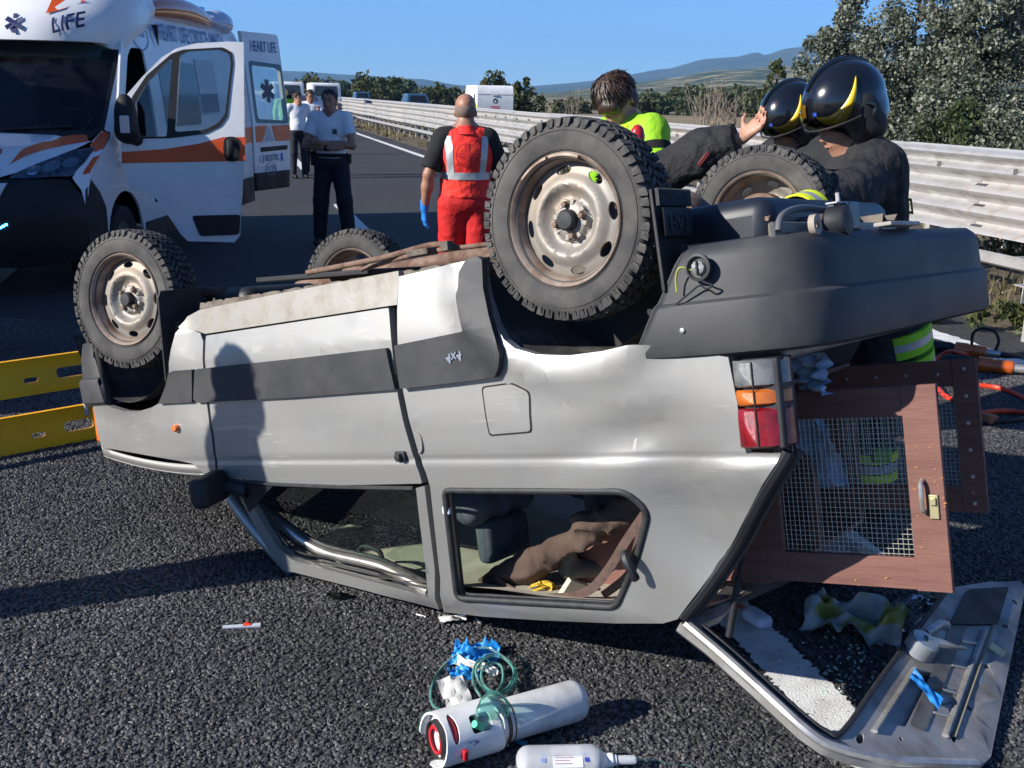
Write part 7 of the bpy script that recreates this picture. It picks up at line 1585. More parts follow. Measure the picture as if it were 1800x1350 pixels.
# ---- woman and man farther back
g = gnd(527, 313); p = Human('person', (g.x, g.y, 0), R(28), 'woman with tied brown hair, white polo and navy trousers, hand on hip', res=0.02, h=1.72, head=(0, 0, 22))
J = p.J; J['ell'] = v3(0.29, 0.10, 1.16); J['wrl'] = v3(0.18, 0.12, 0.98); J['elr'] = v3(-0.26, 0.08, 1.15); J['wrr'] = v3(-0.14, 0.16, 1.0)
p.hand['l'] = (v3(-1, 0.2, -0.3), v3(0, 1, 0), 0.4); p.hand['r'] = (v3(1, 0.2, -0.3), v3(0, 1, 0), 0.4)
p.body(SKIN); p.torso(0.010, 0.6, 0.97); p.trousers(r=-0.006); p.belt(r=-0.004); p.shoes(); p.hair(HAIRB, 'tied')
g = gnd(549, 308); p = Human('person', (g.x, g.y, 0), R(12), 'man in white polo and navy trousers raising one hand, next to the woman', res=0.02, h=1.76, head=(14, 0, 12))
J = p.J; J['ell'] = v3(0.27, -0.06, 1.16); J['wrl'] = v3(0.16, -0.27, 1.30); J['elr'] = v3(-0.30, 0.03, 1.17); J['wrr'] = v3(-0.24, 0.0, 0.95)
p.hand['l'] = (v3(0.0, -0.2, 1), v3(0.2, 1, 0), 0.5); p.body(SKIN2); p.torso(0.018, 0.6, 0.97); p.trousers(r=0.004); p.belt(); p.shoes(); p.hair(HAIRB)
# ---- man in the red vest, seen from behind
p = Human('person', (-0.385, 8.05, 0), R(188), 'bald man in a red reflective vest and red trousers walking away, blue glove', res=0.0105, h=1.77, head=(8, 0, 0))
J = p.J; J['ell'] = v3(0.215, -0.10, 1.17); J['wrl'] = v3(0.14, -0.32, 1.08); J['elr'] = v3(-0.270, 0.035, 1.15); J['wrr'] = v3(-0.300, -0.02, 0.895)
J['ell'] = v3(0.285, -0.04, 1.17); J['wrl'] = v3(0.20, -0.28, 1.08)
# seen from behind his right hand is on our right; the gloved hand hangs on our left
J['shl'] = v3(0.172, 0.0, 1.42); J['shr'] = v3(-0.172, 0.0, 1.42)
J['ell'], J['elr'] = v3(0.275, 0.035, 1.15), v3(-0.285, -0.04, 1.17); J['wrl'], J['wrr'] = v3(0.305, -0.01, 0.895), v3(-0.20, -0.28, 1.08)
J['knl'] = v3(0.105, -0.05, 0.50); J['anl'] = v3(0.115, 0.05, 0.09); J['knr'] = v3(-0.105, 0.03, 0.50); J['anr'] = v3(-0.105, 0.12, 0.09)
p.hand['l'] = (v3(0.0, -0.12, -1), v3(1, 0.3, 0), 0.35); p.hand['r'] = (v3(0.3, -1, 0), v3(0, 0, 1), 0.4)
p.body(SKIN2); p.trousers(RED_T, 0.016, 0.010, length=0.99); p.torso(0.004, 0.85, 0.865, 'tee_shirt', BLACKC, fold=0.010, sleeve=0.076, collar=False, seed=4); p.shoes()
p.torso(0.028, 0.0, 0.985, 'vest', RED_F, fold=0.014, freq=20, seed=6, collar=False)
mb = MB(); mb.lathe([(0.080, 0.045), (0.090, 0.02), (0.110, -0.02), (0.10, -0.02), (0.082, 0.02), (0.074, 0.045)], 28, Matrix.Translation((0, 0.012, 1.455)) @ Matrix.Rotation(R(8), 4, 'X'), closed=True); mb.build('vest_collar', RED_F, p.o)
from mathutils.bvhtree import BVHTree
vest = [c for c in p.o.children if c.name.startswith('vest') and 'collar' not in c.name][0]
_bv = BVHTree.FromPolygons([v.co for v in vest.data.vertices], [tuple(f.vertices) for f in vest.data.polygons])
def back(x, z, off=0.004):
    h = _bv.ray_cast(Vector((x, 1.0, z)), Vector((0, -1, 0)))[0]; return Vector((x, (h.y if h else 0.1) + off, z))
def back_strip(name, pts, w, m, vertical, off=0.004):
    mb = MB(); rows = []
    for x, z in pts: rows.append([back(x + w * f, z, off) for f in (-0.5, -0.25, 0, 0.25, 0.5)] if vertical else [back(x, z + w * f, off) for f in (-0.5, -0.25, 0, 0.25, 0.5)])
    mb.grid(rows); return mb.build(name, m, p.o)
for q in (1, -1): back_strip('reflective_strip', [(q * (0.118 + 0.020 * k / 20), 1.17 + 0.265 * k / 20) for k in range(21)], 0.050, REFL, True)
back_strip('reflective_strip', [(-0.185 + 0.37 * k / 26, 1.148) for k in range(27)], 0.052, REFL, False)
EMB = mat('darker red print', (0.60, 0.018, 0.016), 0.7)
back_strip('emblem_cross', [(0.0, 1.215 + 0.17 * k / 8) for k in range(9)], 0.034, EMB, True, 0.003); back_strip('emblem_cross', [(-0.070 + 0.14 * k / 10, 1.30) for k in range(11)], 0.032, EMB, False, 0.0034)
mb = MB(); mb.lathe([(0.080, 0.0), (0.086, 0.0)], 44); link('emblem_ring', mesh('emblem_ring', [back(a_[0], 1.30 + a_[1], 0.003) for a_ in mb.v], mb.f), EMB, p.o, smooth=False)
for n in 'lr': p.band('reflective_band', J['kn' + n], J['an' + n], 0.088, 0.05, REFL, 0.45)
S_ = SDF(0.01); p.add_hand(S_, 'l', 1.18); S_.cap(J['wrl'], J['wrl'] + v3(-0.004, 0.0, 0.05), 0.032, 0.036); p.wear('glove', S_, GLOVEB, 0.002, 60, 2, res=0.007)
p.hair(mat('grey stubble', (0.16, 0.115, 0.095), 0.8), 'stubble')
# ---- medic in green bending over the car
p = Human('person', (0.93, 5.50, 0), R(-58), 'medic with brown hair and a fluorescent green jacket bending over the car', res=0.011, h=1.88, lean=(17, -4, 0), head=(34, 0, 14))
p.aim(1084, 180, 6.1)
J = p.J; J['ell'] = p.tp(0.28, -0.12, 1.17); J['wrl'] = p.tp(0.16, -0.38, 1.10); J['elr'] = p.tp(-0.28, -0.12, 1.17); J['wrr'] = p.tp(-0.12, -0.38, 1.08)
p.hand['l'] = (v3(-0.3, -1, -0.4), v3(0, -0.4, 1), 0.4); p.hand['r'] = (v3(0.3, -1, -0.4), v3(0, -0.4, 1), 0.4)
p.body(SKIN); p.trousers(RED_T, 0.016); p.torso(0.024, 1.92, 0.84, 'jacket', HIVIS, fold=0.010, freq=18, seed=8, sleeve=0.066, cuff=0.055); p.shoes(); p.hair(HAIRB, 'long')
def onj(x, y, z): return Vector(p.tp(x, y, z))
for q in (1, -1):
    for dx in (0.0, 0.035): p.tape('shoulder_strip', [onj(q * (0.095 + dx), -0.150, 1.30), onj(q * (0.10 + dx), -0.128, 1.40), onj(q * (0.105 + dx), -0.05, 1.487 - dx * 0.25), onj(q * (0.105 + dx), 0.06, 1.475 - dx * 0.25), onj(q * (0.10 + dx), 0.135, 1.38)], 0.020, mat('dark red trim', (0.16, 0.02, 0.03), 0.6), up=(0, 0, 1))
pq = p.tol(aty(1120, 242, 5.15)); S_ = SDF(0.015); S_.ell(pq, (0.035, 0.035, 0.06)); p.wear('shoulder_radio', S_, mat('red pouch', (0.42, 0.012, 0.02), 0.35, coat=0.3), 0.004, 50)
mb = MB(); mb.tube(catmull([pq + v3(-0.06, -0.02, 0.05), pq + v3(-0.02, -0.055, 0.03), pq + v3(0.03, -0.06, -0.01)], 4), 0.016, 6, flat=0.4); mb.build('yellow_strap', HIVY, p.o)
for n in 'lr': p.band('sleeve_band', J['sh' + n], J['el' + n], 0.092, 0.04, BLACKC, 0.30)
# ---- helmets
HELM = mat('glossy black helmet', (0.006, 0.007, 0.010), 0.20, coat=0.6, spec=0.6); HYEL = mat('yellow helmet decal', (0.78, 0.50, 0.01), 0.3, coat=0.4); HTRIM = mat('helmet rubber', (0.016, 0.016, 0.018), 0.6)
GOLD = mat('gold badge', (0.70, 0.36, 0.05), 0.25, metal=0.9); VIS = glass('helmet visor', (0.70, 0.72, 0.74), 1.0)
def helmet(p, q=1):
    H = p.hp; M = p.HR; S_ = SDF(0.03)
    a, b, c = 0.128, 0.160, 0.142; c0 = (0, 0.020, 0.062)
    S_.ell(H(*c0), (a, b, c), M); S_.ell(H(0, 0.075, -0.02), (0.108, 0.090, 0.085), M); S_.ell(H(0.085, 0.02, -0.02), (0.04, 0.08, 0.085), M); S_.ell(H(-0.085, 0.02, -0.02), (0.04, 0.08, 0.085), M)
    S_.ell(H(0, -0.075, -0.085), (0.080, 0.125, 0.112), M, 0.012, neg=True)
    n1 = M @ v3(0, -0.35, 1); n1 /= np.linalg.norm(n1); c1 = H(0, 0.0, -0.085)
    h = link('helmet', sdf_mesh('helmet', S_, 0.0095, None, lambda P: -(P - c1) @ n1), HELM, p.o, angle=180)
    def onh(th, ph, off=0.004):                                      # th: 0 front .. 90 side, ph elevation
        x, y, z = (a + off) * math.sin(th) * math.cos(ph), -(b + off) * math.cos(th) * math.cos(ph), (c + off) * math.sin(ph); return Vector(H(c0[0] + x, c0[1] + y, c0[2] + z))
    for sg in (1, -1):
        mb = MB(); rows = []
        for k in range(17):
            t = k / 16; th = R(24 + 70 * t); e0 = R(2 - 22 * math.sin(math.pi * t ** 0.85) + 34 * t ** 2.6); w = R(19) * math.sin(math.pi * min(1, 0.03 + t * 0.97)) ** 0.8
            rows.append([onh(sg * th, e0, 0.0075), onh(sg * th, e0 + w / 2, 0.0085), onh(sg * th, e0 + w, 0.0075)])
        mb.grid(rows); mb.build('yellow_crescent', HYEL, h, solid=0.002)
        s2 = SDF(0.02); s2.ell(H(sg * 0.120, 0.035, 0.012), (0.020, 0.045, 0.075), M); s2.ell(H(sg * 0.115, 0.050, -0.04), (0.022, 0.042, 0.05), M); link('ear_guard', sdf_mesh('ear_guard', s2, 0.008), HTRIM, h)
        mb = MB(); mb.tube(catmull([H(sg * 0.142, 0.02, 0.055), H(sg * 0.146, 0.045, 0.03), H(sg * 0.144, 0.03, 0.0), H(sg * 0.140, 0.045, -0.035)], 5), 0.006, 6); mb.build('guard_rib', HELM, h)
        mb = MB(); mb.tube(catmull([H(sg * 0.088, -0.005, -0.06), H(sg * 0.070, -0.045, -0.105), H(0.0, -0.055, -0.145)], 5), 0.010, 6, flat=0.5); mb.build('chin_strap', HTRIM, h)
    mb = MB(); rows = []
    for e in (-16, -8, 0, 6): rows.append([onh(R(t), R(e), 0.012) for t in range(-80, 81, 10)])
    mb.grid(rows); mb.build('visor', VIS, h)
    mb = MB(); mb.tube([onh(R(t), R(-16), 0.013) for t in range(-80, 81, 8)], 0.004, 6); mb.build('visor_edge', HTRIM, h)
    mb = MB(); mb.grid([[onh(R(t), R(e), 0.008 + 0.006 * (abs(t) < 5)) for t in (-6, -3, 0, 3, 6)] for e in (4, 10, 16, 22)]); mb.build('front_badge', GOLD, h)
    mb = MB(); mb.grid([[onh(R(q * t), R(e), 0.009) for t in (20, 26)] for e in (3, 10)]); mb.build('blue_patch', mat('blue patch', (0.03, 0.08, 0.40), 0.4), h, smooth=False)
    mb = MB(); mb.tube([onh(0, R(e), 0.004) for e in range(40, 150, 8)], 0.010, 6, flat=0.5); mb.build('crest', HELM, h)
    return h
def fireman(loc, rz, label, lean, head, h=1.8, res=0.011, hip=(0, 0, 0)):
    p = Human('person', loc, rz, label, res=res, h=h, lean=lean, head=head, hippos=hip); return p
def dress_fireman(p, seed, skin=SKIN, cuffs=True):
    p.body(skin); p.trousers(TURN, 0.022, 0.012, seed); p.torso(0.030, 1.90, 0.58, 'jacket', TURN, fold=0.016, freq=24, seed=seed, sleeve=0.070, cuff=0.062); p.shoes()
    for n in 'lr':
        for t, m_, w in ((0.74, HIVY, 0.028), (0.82, REFL, 0.030), (0.90, HIVY, 0.028)) if cuffs else (): p.band('cuff_band', p.J['el' + n], p.J['wr' + n], 0.083, w, m_, t)
        for t, m_, w in ((0.50, HIVY, 0.035), (0.60, REFL, 0.035), (0.70, HIVY, 0.035)): p.band('leg_band', p.J['kn' + n], p.J['an' + n], 0.104, w, m_, t)
    for z, m_, w in ((0.77, HIVIS, 0.03), (0.74, REFL, 0.03), (0.71, HIVIS, 0.03), (0.66, HIVIS, 0.03), (0.63, REFL, 0.028), (0.60, HIVIS, 0.03)):
        mb = MB(); M = Matrix.Translation(Vector(p.tp(0, 0, z))) @ Matrix(p.T.tolist()).to_4x4() @ Matrix.Diagonal((1.0, 0.84, 1, 1)); mb.lathe([(0.196, -w / 2), (0.222, -w / 2), (0.222, w / 2), (0.196, w / 2)], 36, M, closed=True); mb.build('hem_band', m_, p.o)
    mb = MB(); mb.lathe([(0.080, 0.025), (0.094, 0.01), (0.125, -0.03), (0.09, -0.01), (0.074, 0.025)], 26, Matrix.Translation(Vector(p.tp(0, 0.0, 1.465))) @ Matrix(p.T.tolist()).to_4x4(), closed=True); mb.build('jacket_collar', TURN, p.o)
    for x in (-0.105, 0.105): pass
# front firefighter at the rear corner of the car
p = fireman((1.66, 4.30, 0), R(-74), 'nearest firefighter, large glossy black helmet, reaching down to the rear bumper', (15, 0, 0), (12, 0, 0), 1.90)
p.aim(1484, 208, 4.30)
J = p.J; tol = p.tol
J['shl'] = tol(aty(1548, 298, 4.22)); J['ell'] = tol(aty(1486, 352, 4.0)); J['wrl'] = tol(aty(1395, 388, 3.72)); J['elr'] = p.tp(-0.27, -0.22, 1.22); J['wrr'] = p.tp(-0.10, -0.46, 1.08)
p.hand['l'] = (v3(-0.2, -0.8, -0.6), v3(0, -0.5, 0.8), 0.6); p.hand['r'] = (v3(0.2, -0.8, -0.6), v3(0, -0.5, 0.8), 0.6)
dress_fireman(p, 11); helmet(p, 1)
mb = MB()
for k, m_ in enumerate((HIVIS, REFL, HIVIS)): p.tape('back_strip', [Vector(p.tp(-0.05 + 0.035 * k, 0.160, 1.16)), Vector(p.tp(-0.05 + 0.035 * k, 0.158, 1.10)), Vector(p.tp(-0.05 + 0.035 * k, 0.160, 0.98))], 0.034, m_, up=(0, 1, 0))
me = text_mesh('jacket_lettering', 'DEL', 0.085, 0.0, bold=0.002); 
for v in me.vertices: v.co = Vector(p.tp(-v.co.x, 0.166, 1.215 + v.co.y))
link('jacket_lettering', me, HIVIS, p.o, smooth=False)
# second firefighter behind
p = fireman((1.62, 5.30, 0), R(-66), 'firefighter in a black helmet half hidden behind the nearest one', (15, 0, 0), (14, 0, 0), 1.78, 0.013)
p.aim(1390, 222, 5.35)
J = p.J; J['ell'] = p.tp(0.28, -0.16, 1.2); J['wrl'] = p.tp(0.14, -0.42, 1.12); J['elr'] = p.tp(-0.28, -0.18, 1.2); J['wrr'] = p.tp(-0.16, -0.44, 1.10)
p.hand['l'] = (v3(-0.2, -0.9, -0.3), v3(0, -0.4, 0.8), 0.5); p.hand['r'] = (v3(0.2, -0.9, -0.3), v3(0, -0.4, 0.8), 0.5)
dress_fireman(p, 12, SKIN2); helmet(p, 1)
# crouching rescuer behind the big wheel, forearm and open hand raised to the right
hd = aty(1122, 246, 4.75)
p = fireman((hd.x + 0.02, 5.02, 0), R(-10), 'rescuer in dark jacket stooping behind the big rear wheel, open hand raised', (48, 0, 0), (20, 0, 0), 1.66, 0.012)
p.aim(1085, 335, 4.70)
J = p.J; tol = p.tol
el = tol(aty(1232, 268, 4.62)); wr = tol(aty(1303, 244, 4.55)); J['ell'] = el; J['wrl'] = wr; J['shl'] = tol(aty(1168, 305, 4.70))
J['elr'] = p.tp(-0.27, -0.15, 1.2); J['wrr'] = p.tp(-0.1, -0.4, 1.1)
p.hand['l'] = (v3(0.55, -0.1, 0.55), v3(0.5, 0.75, -0.4), 0.35); p.hand['r'] = (v3(0.3, -1, -0.3), v3(0, -0.3, 1), 0.5)
dress_fireman(p, 13, SKIN, False)
p.hair(HAIRD)
mb = MB(); mb.box(el * 0.55 + wr * 0.45 + v3(-0.06, -0.08, -0.05), (0.02, 0.012, 0.07), Matrix.Rotation(R(35), 3, 'Y')); mb.build('arm_patch', mat('red arm patch', (0.11, 0.012, 0.012), 0.5), p.o, bevel=0.003)
# far rescuers by the queue
for i, (px, y, rz, lab) in enumerate([(500, 30, 20, 'far rescuer in green at the rear edge of the ambulance'), (583, 40, -20, 'far man in a pale shirt beside the officer with folded arms')]):
    g = aty(px, 200, y); p = Human('person', (g.x, y, 0), R(rz), lab, res=0.03, h=1.75); p.body(SKIN); p.trousers(NAVY if i else HIVIS); p.torso(0.01, 1.9 if not i else 0.6, 0.9, 'jacket', HIVIS if not i else POLO); p.shoes()
    if not i: S_ = SDF(0.02); S_.ell(p.hp(0, 0.02, 0.06), (0.11, 0.13, 0.12), p.HR); p.wear('yellow_helmet', S_, HYEL, 0)
    else: p.hair(HAIRD)
# bystander just outside the left edge whose shadow falls on the car door
p = Human('person', (-2.79, 2.915, 0), R(12), 'bystander just left of the picture whose shadow falls across the car door', res=0.02, h=1.84)
p.body(SKIN); p.trousers(NAVY, 0.01); p.torso(0.01, 0.6, 0.93); p.shoes(); p.hair(HAIRD)
# ================================================================ THINGS ON THE ROAD
WPLAS = mat('white plastic', (0.70, 0.70, 0.69), 0.35, var=0.12, vscale=12, rvar=0.15)
def place(o, loc, label, cat, rot=(0, 0, 0), group=None): o.location = loc; o.rotation_euler = rot; return setp(o, label, cat, group)
# ---- oxygen cylinder with its white guard
E0 = gnd(762, 1302, 0.075); E1 = gnd(1022, 1228, 0.068); ax = (E1 - E0); LEN = ax.length; ax.normalize()
oz = empty('oxygen_cylinder', matrix=Matrix.Translation(E0) @ ax.to_track_quat('Z', 'Y').to_matrix().to_4x4(), label='white oxygen cylinder with a plastic valve guard lying on the asphalt', cat='cylinder')
rc = 0.059; mb = MB(); mb.lathe([(0.03, 0.10), (rc - 0.012, 0.115), (rc, 0.15), (rc, LEN - 0.03), (rc - 0.004, LEN - 0.012), (rc - 0.016, LEN), (0.02, LEN + 0.002), (0.0, LEN + 0.002)], 48); mb.build('bottle', mat('scuffed white cylinder', (0.62, 0.62, 0.61), 0.35, col2=(0.48, 0.48, 0.47), vscale=14, rvar=0.2), oz)
XL = Matrix.Translation(E0) @ ax.to_track_quat('Z', 'Y').to_matrix().to_4x4(); up_l = XL.inverted().to_3x3() @ Vector((-0.30, -0.75, 0.6)).normalized(); A0 = math.atan2(up_l.y, up_l.x)
def og(x, a, d, r=0.075): ang = A0 + a / r; return Vector(((r - d) * math.cos(ang), (r - d) * math.sin(ang), x))
half = math.pi * 0.075 * 0.82
gout = rnd_poly([(-0.01, -half), (0.15, -half), (0.175, -half * 0.5), (0.165, 0), (0.185, half * 0.5), (0.15, half), (-0.01, half), (0.012, 0)], 0.015, 3)
def oval(cx, ca, rx, ra, n=18): return [(cx + rx * math.cos(2 * math.pi * k / n), ca + ra * math.sin(2 * math.pi * k / n)) for k in range(n)]
h1 = rnd_poly([(0.085, -0.022), (0.145, -0.022), (0.145, 0.030), (0.085, 0.030)], 0.012, 3); h2 = rnd_poly(oval(0.036, 0.0, 0.012, 0.045), 0, 1)
me = panel_mesh('valve_guard', gout, [h1, h2], og, 0.02, 0.006, back=True); link('valve_guard', me, WPLAS, oz, bevel=0.0015, angle=40)
REDP = mat('red plastic', (0.50, 0.02, 0.03), 0.35)
mb = MB(); mb.grid([[og(0.036 + 0.010 * f, a, 0.004 + 0.006 * abs(f)) for f in (-1, -0.4, 0.4, 1)] for a in [-0.04 + 0.08 * k / 8 for k in range(9)]]); mb.build('red_grip', REDP, oz)
mb = MB(); mb.lathe([(0.0, 0.03), (0.016, 0.03), (0.02, 0.02), (0.02, -0.04)], 24, Matrix.Translation(og(0.112, 0.004, 0.05)) @ og(0, 0.004, 0, 1).normalized().to_track_quat('Z', 'Y').to_matrix().to_4x4()); mb.build('valve', STEEL, oz)
mb = MB(); mb.lathe([(0.05, 0.0), (0.058, 0.03), (0.058, 0.10), (0.03, 0.12)], 28); mb.build('valve_body', mat('dark inside', (0.03, 0.03, 0.032), 0.6), oz)
mb = MB(); mb.lathe([(0.0, 0.016), (0.050, 0.016), (0.066, 0.020), (0.068, 0.030)], 32); mb.build('guard_end', WPLAS, oz)
mb = MB(); mb.lathe([(0.030, 0.004), (0.036, 0.002), (0.040, 0.006), (0.040, 0.016)], 24); mb.build('flow_knob', REDP, oz)
mb = MB(); mb.box(og(0.055, 0.075, -0.004), (0.02, 0.03, 0.014)); mb.build('red_lever', REDP, oz, bevel=0.003)
for x, w, m_ in ((0.205, 0.012, mat('brown tape', (0.10, 0.055, 0.035), 0.6)), (0.222, 0.004, MATS['brown tape'])): mb = MB(); mb.lathe([(rc + 0.0008, x - w / 2), (rc + 0.0012, x - w / 2), (rc + 0.0012, x + w / 2), (rc + 0.0008, x + w / 2)], 48); mb.build('tape_ring', m_, oz)
mb = MB(); mb.lathe([(rc + 0.0008, 0.155), (rc + 0.0010, 0.185)], 20, a0=A0 - 0.5, a1=A0 + 0.9); mb.build('label', mat('printed label', (0.6, 0.6, 0.62), 0.4, col2=(0.35, 0.2, 0.25), vscale=60), oz)
def olt(txt, x, a, s, m_, r=rc): put_text('lettering', txt, s, m_, oz, lambda u, v: og(x + u, a + v, -0.0012, r), sx=0.9)
me = text_mesh('arrow', '->', 0.03)
for v in me.vertices: v.co = og(0.085 + v.co.x * 1.2, 0.050 + v.co.y, -0.0012)
link('arrow', me, mat('navy print', (0.05, 0.06, 0.22), 0.5), oz, smooth=False)
mb = MB(); mb.box(gnd(913, 1303, 0.008), (0.045, 0.022, 0.004), Matrix.Rotation(-0.6, 3, 'Z')); o = mb.build('teal_pad', mat('teal pad', (0.02, 0.18, 0.30), 0.6), None, bevel=0.002); setp(o, 'small teal pad tucked under the oxygen cylinder', 'pad')
# ---- oxygen mask and tubing
MASKM = glass('green vinyl', (0.62, 0.93, 0.84), 1.4, 0.08, 0.22, (0.20, 0.62, 0.52))
mk = empty('oxygen_mask', gnd(870, 1262, 0.0), 0, 'clear green oxygen mask with coiled tubing draped over the cylinder', 'mask'); MO = Vector(mk.location)
cm = gnd(868, 1245, 0.13) - MO; mb = MB(); rows = []
for i in range(10):
    f = i / 9; rr = 0.048 * math.sqrt(max(0.02, 1 - (f * 0.95) ** 2.2)); rows.append([cm + Vector((rr * math.cos(a) * 0.85 - 0.03 * f, -0.01 - 0.075 * f * 0.7, rr * 1.15 * math.sin(a) - 0.035 * f * (math.sin(a) < 0))) for a in [2 * math.pi * k / 24 for k in range(25)]])
mb.grid(rows); mb.build('face_piece', MASKM, mk)
mb = MB(); mb.tube([rows[0][k] for k in range(24)], 0.004, 7, closed=True); mb.build('soft_rim', MASKM, mk)
mb = MB(); e_ = sum((v for v in rows[-1][:24]), Vector()) / 24; mb.tube([e_, e_ + Vector((-0.02, -0.02, 0.02))], [0.012, 0.010], 12); mb.build('connector', mat('green connector', (0.03, 0.42, 0.25), 0.3), mk)
def loop(name, pxs, r, m_, par, off): mb = MB(); mb.tube(catmull([gnd(a, b, z) - off for a, b, z in pxs], 8), r, 8); return mb.build(name, m_, par)
TUBE = glass('green tubing', (0.70, 0.93, 0.86), 1.2, 0.08, 0.35, (0.22, 0.55, 0.48))
loop('tubing', [(842, 1232, 0.12), (800, 1246, 0.08), (765, 1244, 0.03), (757, 1215, 0.01), (775, 1175, 0.012), (815, 1145, 0.03), (860, 1140, 0.05), (895, 1165, 0.04), (905, 1190, 0.02), (890, 1215, 0.03), (862, 1218, 0.05), (842, 1200, 0.05), (838, 1175, 0.05), (860, 1155, 0.05), (890, 1160, 0.035), (908, 1185, 0.015), (900, 1210, 0.02), (875, 1222, 0.06), (850, 1228, 0.11)], 0.0042, TUBE, mk, MO)
loop('tubing', [(888, 1232, 0.11), (893, 1260, 0.10), (890, 1290, 0.04), (893, 1312, 0.008)], 0.0035, TUBE, mk, MO)
loop('elastic_strap', [(862, 1235, 0.14), (884, 1262, 0.135), (889, 1285, 0.09)], 0.0032, mat('white elastic', (0.6, 0.62, 0.6), 0.8), mk, MO)
loop('tubing', [(846, 1226, 0.10), (832, 1200, 0.06), (836, 1168, 0.04), (862, 1150, 0.045), (892, 1158, 0.04), (903, 1182, 0.03), (893, 1208, 0.04), (872, 1216, 0.07), (852, 1206, 0.08), (846, 1184, 0.06), (858, 1166, 0.05), (880, 1170, 0.04), (884, 1196, 0.06), (870, 1224, 0.11)], 0.0040, TUBE, mk, MO)
loop('tubing', [(757, 1250, 0.02), (740, 1262, 0.01), (737, 1285, 0.01)], 0.0035, TUBE, mk, MO)
# ---- blue gloves, packets
NIT = mat('bright blue nitrile', (0.02, 0.27, 0.68), 0.42, var=0.25, vscale=25)
sheet('blue_glove', gnd(836, 1148, 0.022), (0.075, 0.0, 0.0), (0.01, 0.055, 0.0), 34, 30, 0.085, 3.6, NIT, 'crumpled blue nitrile gloves above the oxygen mask', 'gloves', 31)
sheet('blue_glove', gnd(815, 1182, 0.018), (0.045, 0.01, 0.0), (-0.01, 0.022, 0.0), 22, 18, 0.055, 3.0, NIT, 'small blue glove under the tubing, below the larger pair', 'gloves', 33)
PAPER = mat('white paper', (0.68, 0.67, 0.64), 0.8, col2=(0.55, 0.54, 0.50), vscale=30)
for i, (px, py, a, w, h, lab) in enumerate([(800, 1215, 0.4, 0.042, 0.055, 'printed paper wrapper between the tubing and the cylinder guard'), (826, 1168, -0.5, 0.05, 0.016, 'narrow white wrapper lying on the blue gloves'), (862, 1178, 0.9, 0.02, 0.024, 'white folded wrapper inside the tubing loop'), (795, 1086, 0.25, 0.045, 0.018, 'torn white paper under the roof edge of the car')]):
    d = Vector((math.cos(a), math.sin(a), 0)); n_ = Vector((-math.sin(a), math.cos(a), 0.3)); z0 = 0.03 if i != 3 else 0.02
    sheet('paper_wrapper', gnd(px, py, z0), d * w, n_ * h, 8, 8, 0.03, 2.0, PAPER, lab, 'paper', 20 + i)
mb = MB(); rg = np.random.RandomState(8); d = Vector((math.cos(0.4), math.sin(0.4), 0)); n_ = Vector((-math.sin(0.4), math.cos(0.4), 0.3)).normalized(); c_ = gnd(800, 1215, 0.045)
# ---- saline bottle
sb = empty('saline_bottle', gnd(985, 1338, 0.034), R(4), 'clear plastic saline bottle with printed label lying at the bottom edge', 'bottle')
SAL = mat('translucent bottle plastic', (0.94, 0.96, 0.98), 0.22, trans=0.62, ior=1.12, coat=0.3)
S_ = SDF(0.02)
for y in (-0.022, 0.0, 0.022): S_.cap((-0.085, y, 0), (0.085, y, 0), 0.030, 0.030)
S_.cap((0.085, 0, 0), (0.125, 0, 0), 0.026, 0.013)
link('bottle_body', sdf_mesh('bottle_body', S_, 0.006), SAL, sb)
mb = MB(); T = Matrix.Rotation(math.pi / 2, 4, 'Y'); mb.lathe([(0.016, 0.118), (0.019, 0.122), (0.019, 0.140), (0.015, 0.143), (0.015, 0.150), (0.0, 0.150)], 22, T); mb.build('cap', WPLAS, sb)
mb = MB(); mb.lathe([(0.010, 0.150), (0.012, 0.154), (0.012, 0.200), (0.006, 0.206), (0.0, 0.206)], 18, T); mb.build('drip_chamber', SAL, sb)
mb = MB(); mb.tube(catmull([(0.205, 0, 0), (0.24, 0.01, -0.01), (0.27, 0.03, -0.025), (0.30, 0.02, -0.03), (0.36, 0.01, -0.03)], 5), 0.0022, 6); mb.build('drip_tube', TUBE, sb)
def bl(x, a, off=0.0012):                                            # a: way round the bottle from the crown towards us
    r = 0.0305 + off
    if a < 0.022: return Vector((x, -a, r))
    t = (a - 0.022) / 0.0305; return Vector((x, -0.022 - r * math.sin(t), r * math.cos(t)))
mb = MB(); mb.grid([[bl(x, -0.02 + 0.075 * k / 14) for x in (-0.025, 0.0, 0.025, 0.055)] for k in range(15)]); mb.build('label', mat('white label print', (0.72, 0.72, 0.73), 0.5), sb)
for k in range(8): mb = MB(); mb.grid([[bl(x, -0.012 + 0.008 * k + dy, 0.002) for x in (-0.02, 0.0, 0.02 + 0.012 * ((k * 7) % 3) / 2)] for dy in (0.0, 0.0022)]); mb.build('print_line', mat('pink grey print', (0.38, 0.22, 0.26), 0.5), sb, smooth=False)
for x0, m_ in ((0.060, mat('blue print', (0.03, 0.06, 0.35), 0.5)), (-0.055, mat('pale blue print', (0.20, 0.28, 0.55), 0.5))):
    for k in range(3): mb = MB(); mb.grid([[bl(x0 + 0.006 * j, -0.01 + 0.020 * k + dy, 0.002) for j in (0, 1, 2)] for dy in (0.0, 0.012)]); mb.build('blue_print', m_, sb, smooth=False)
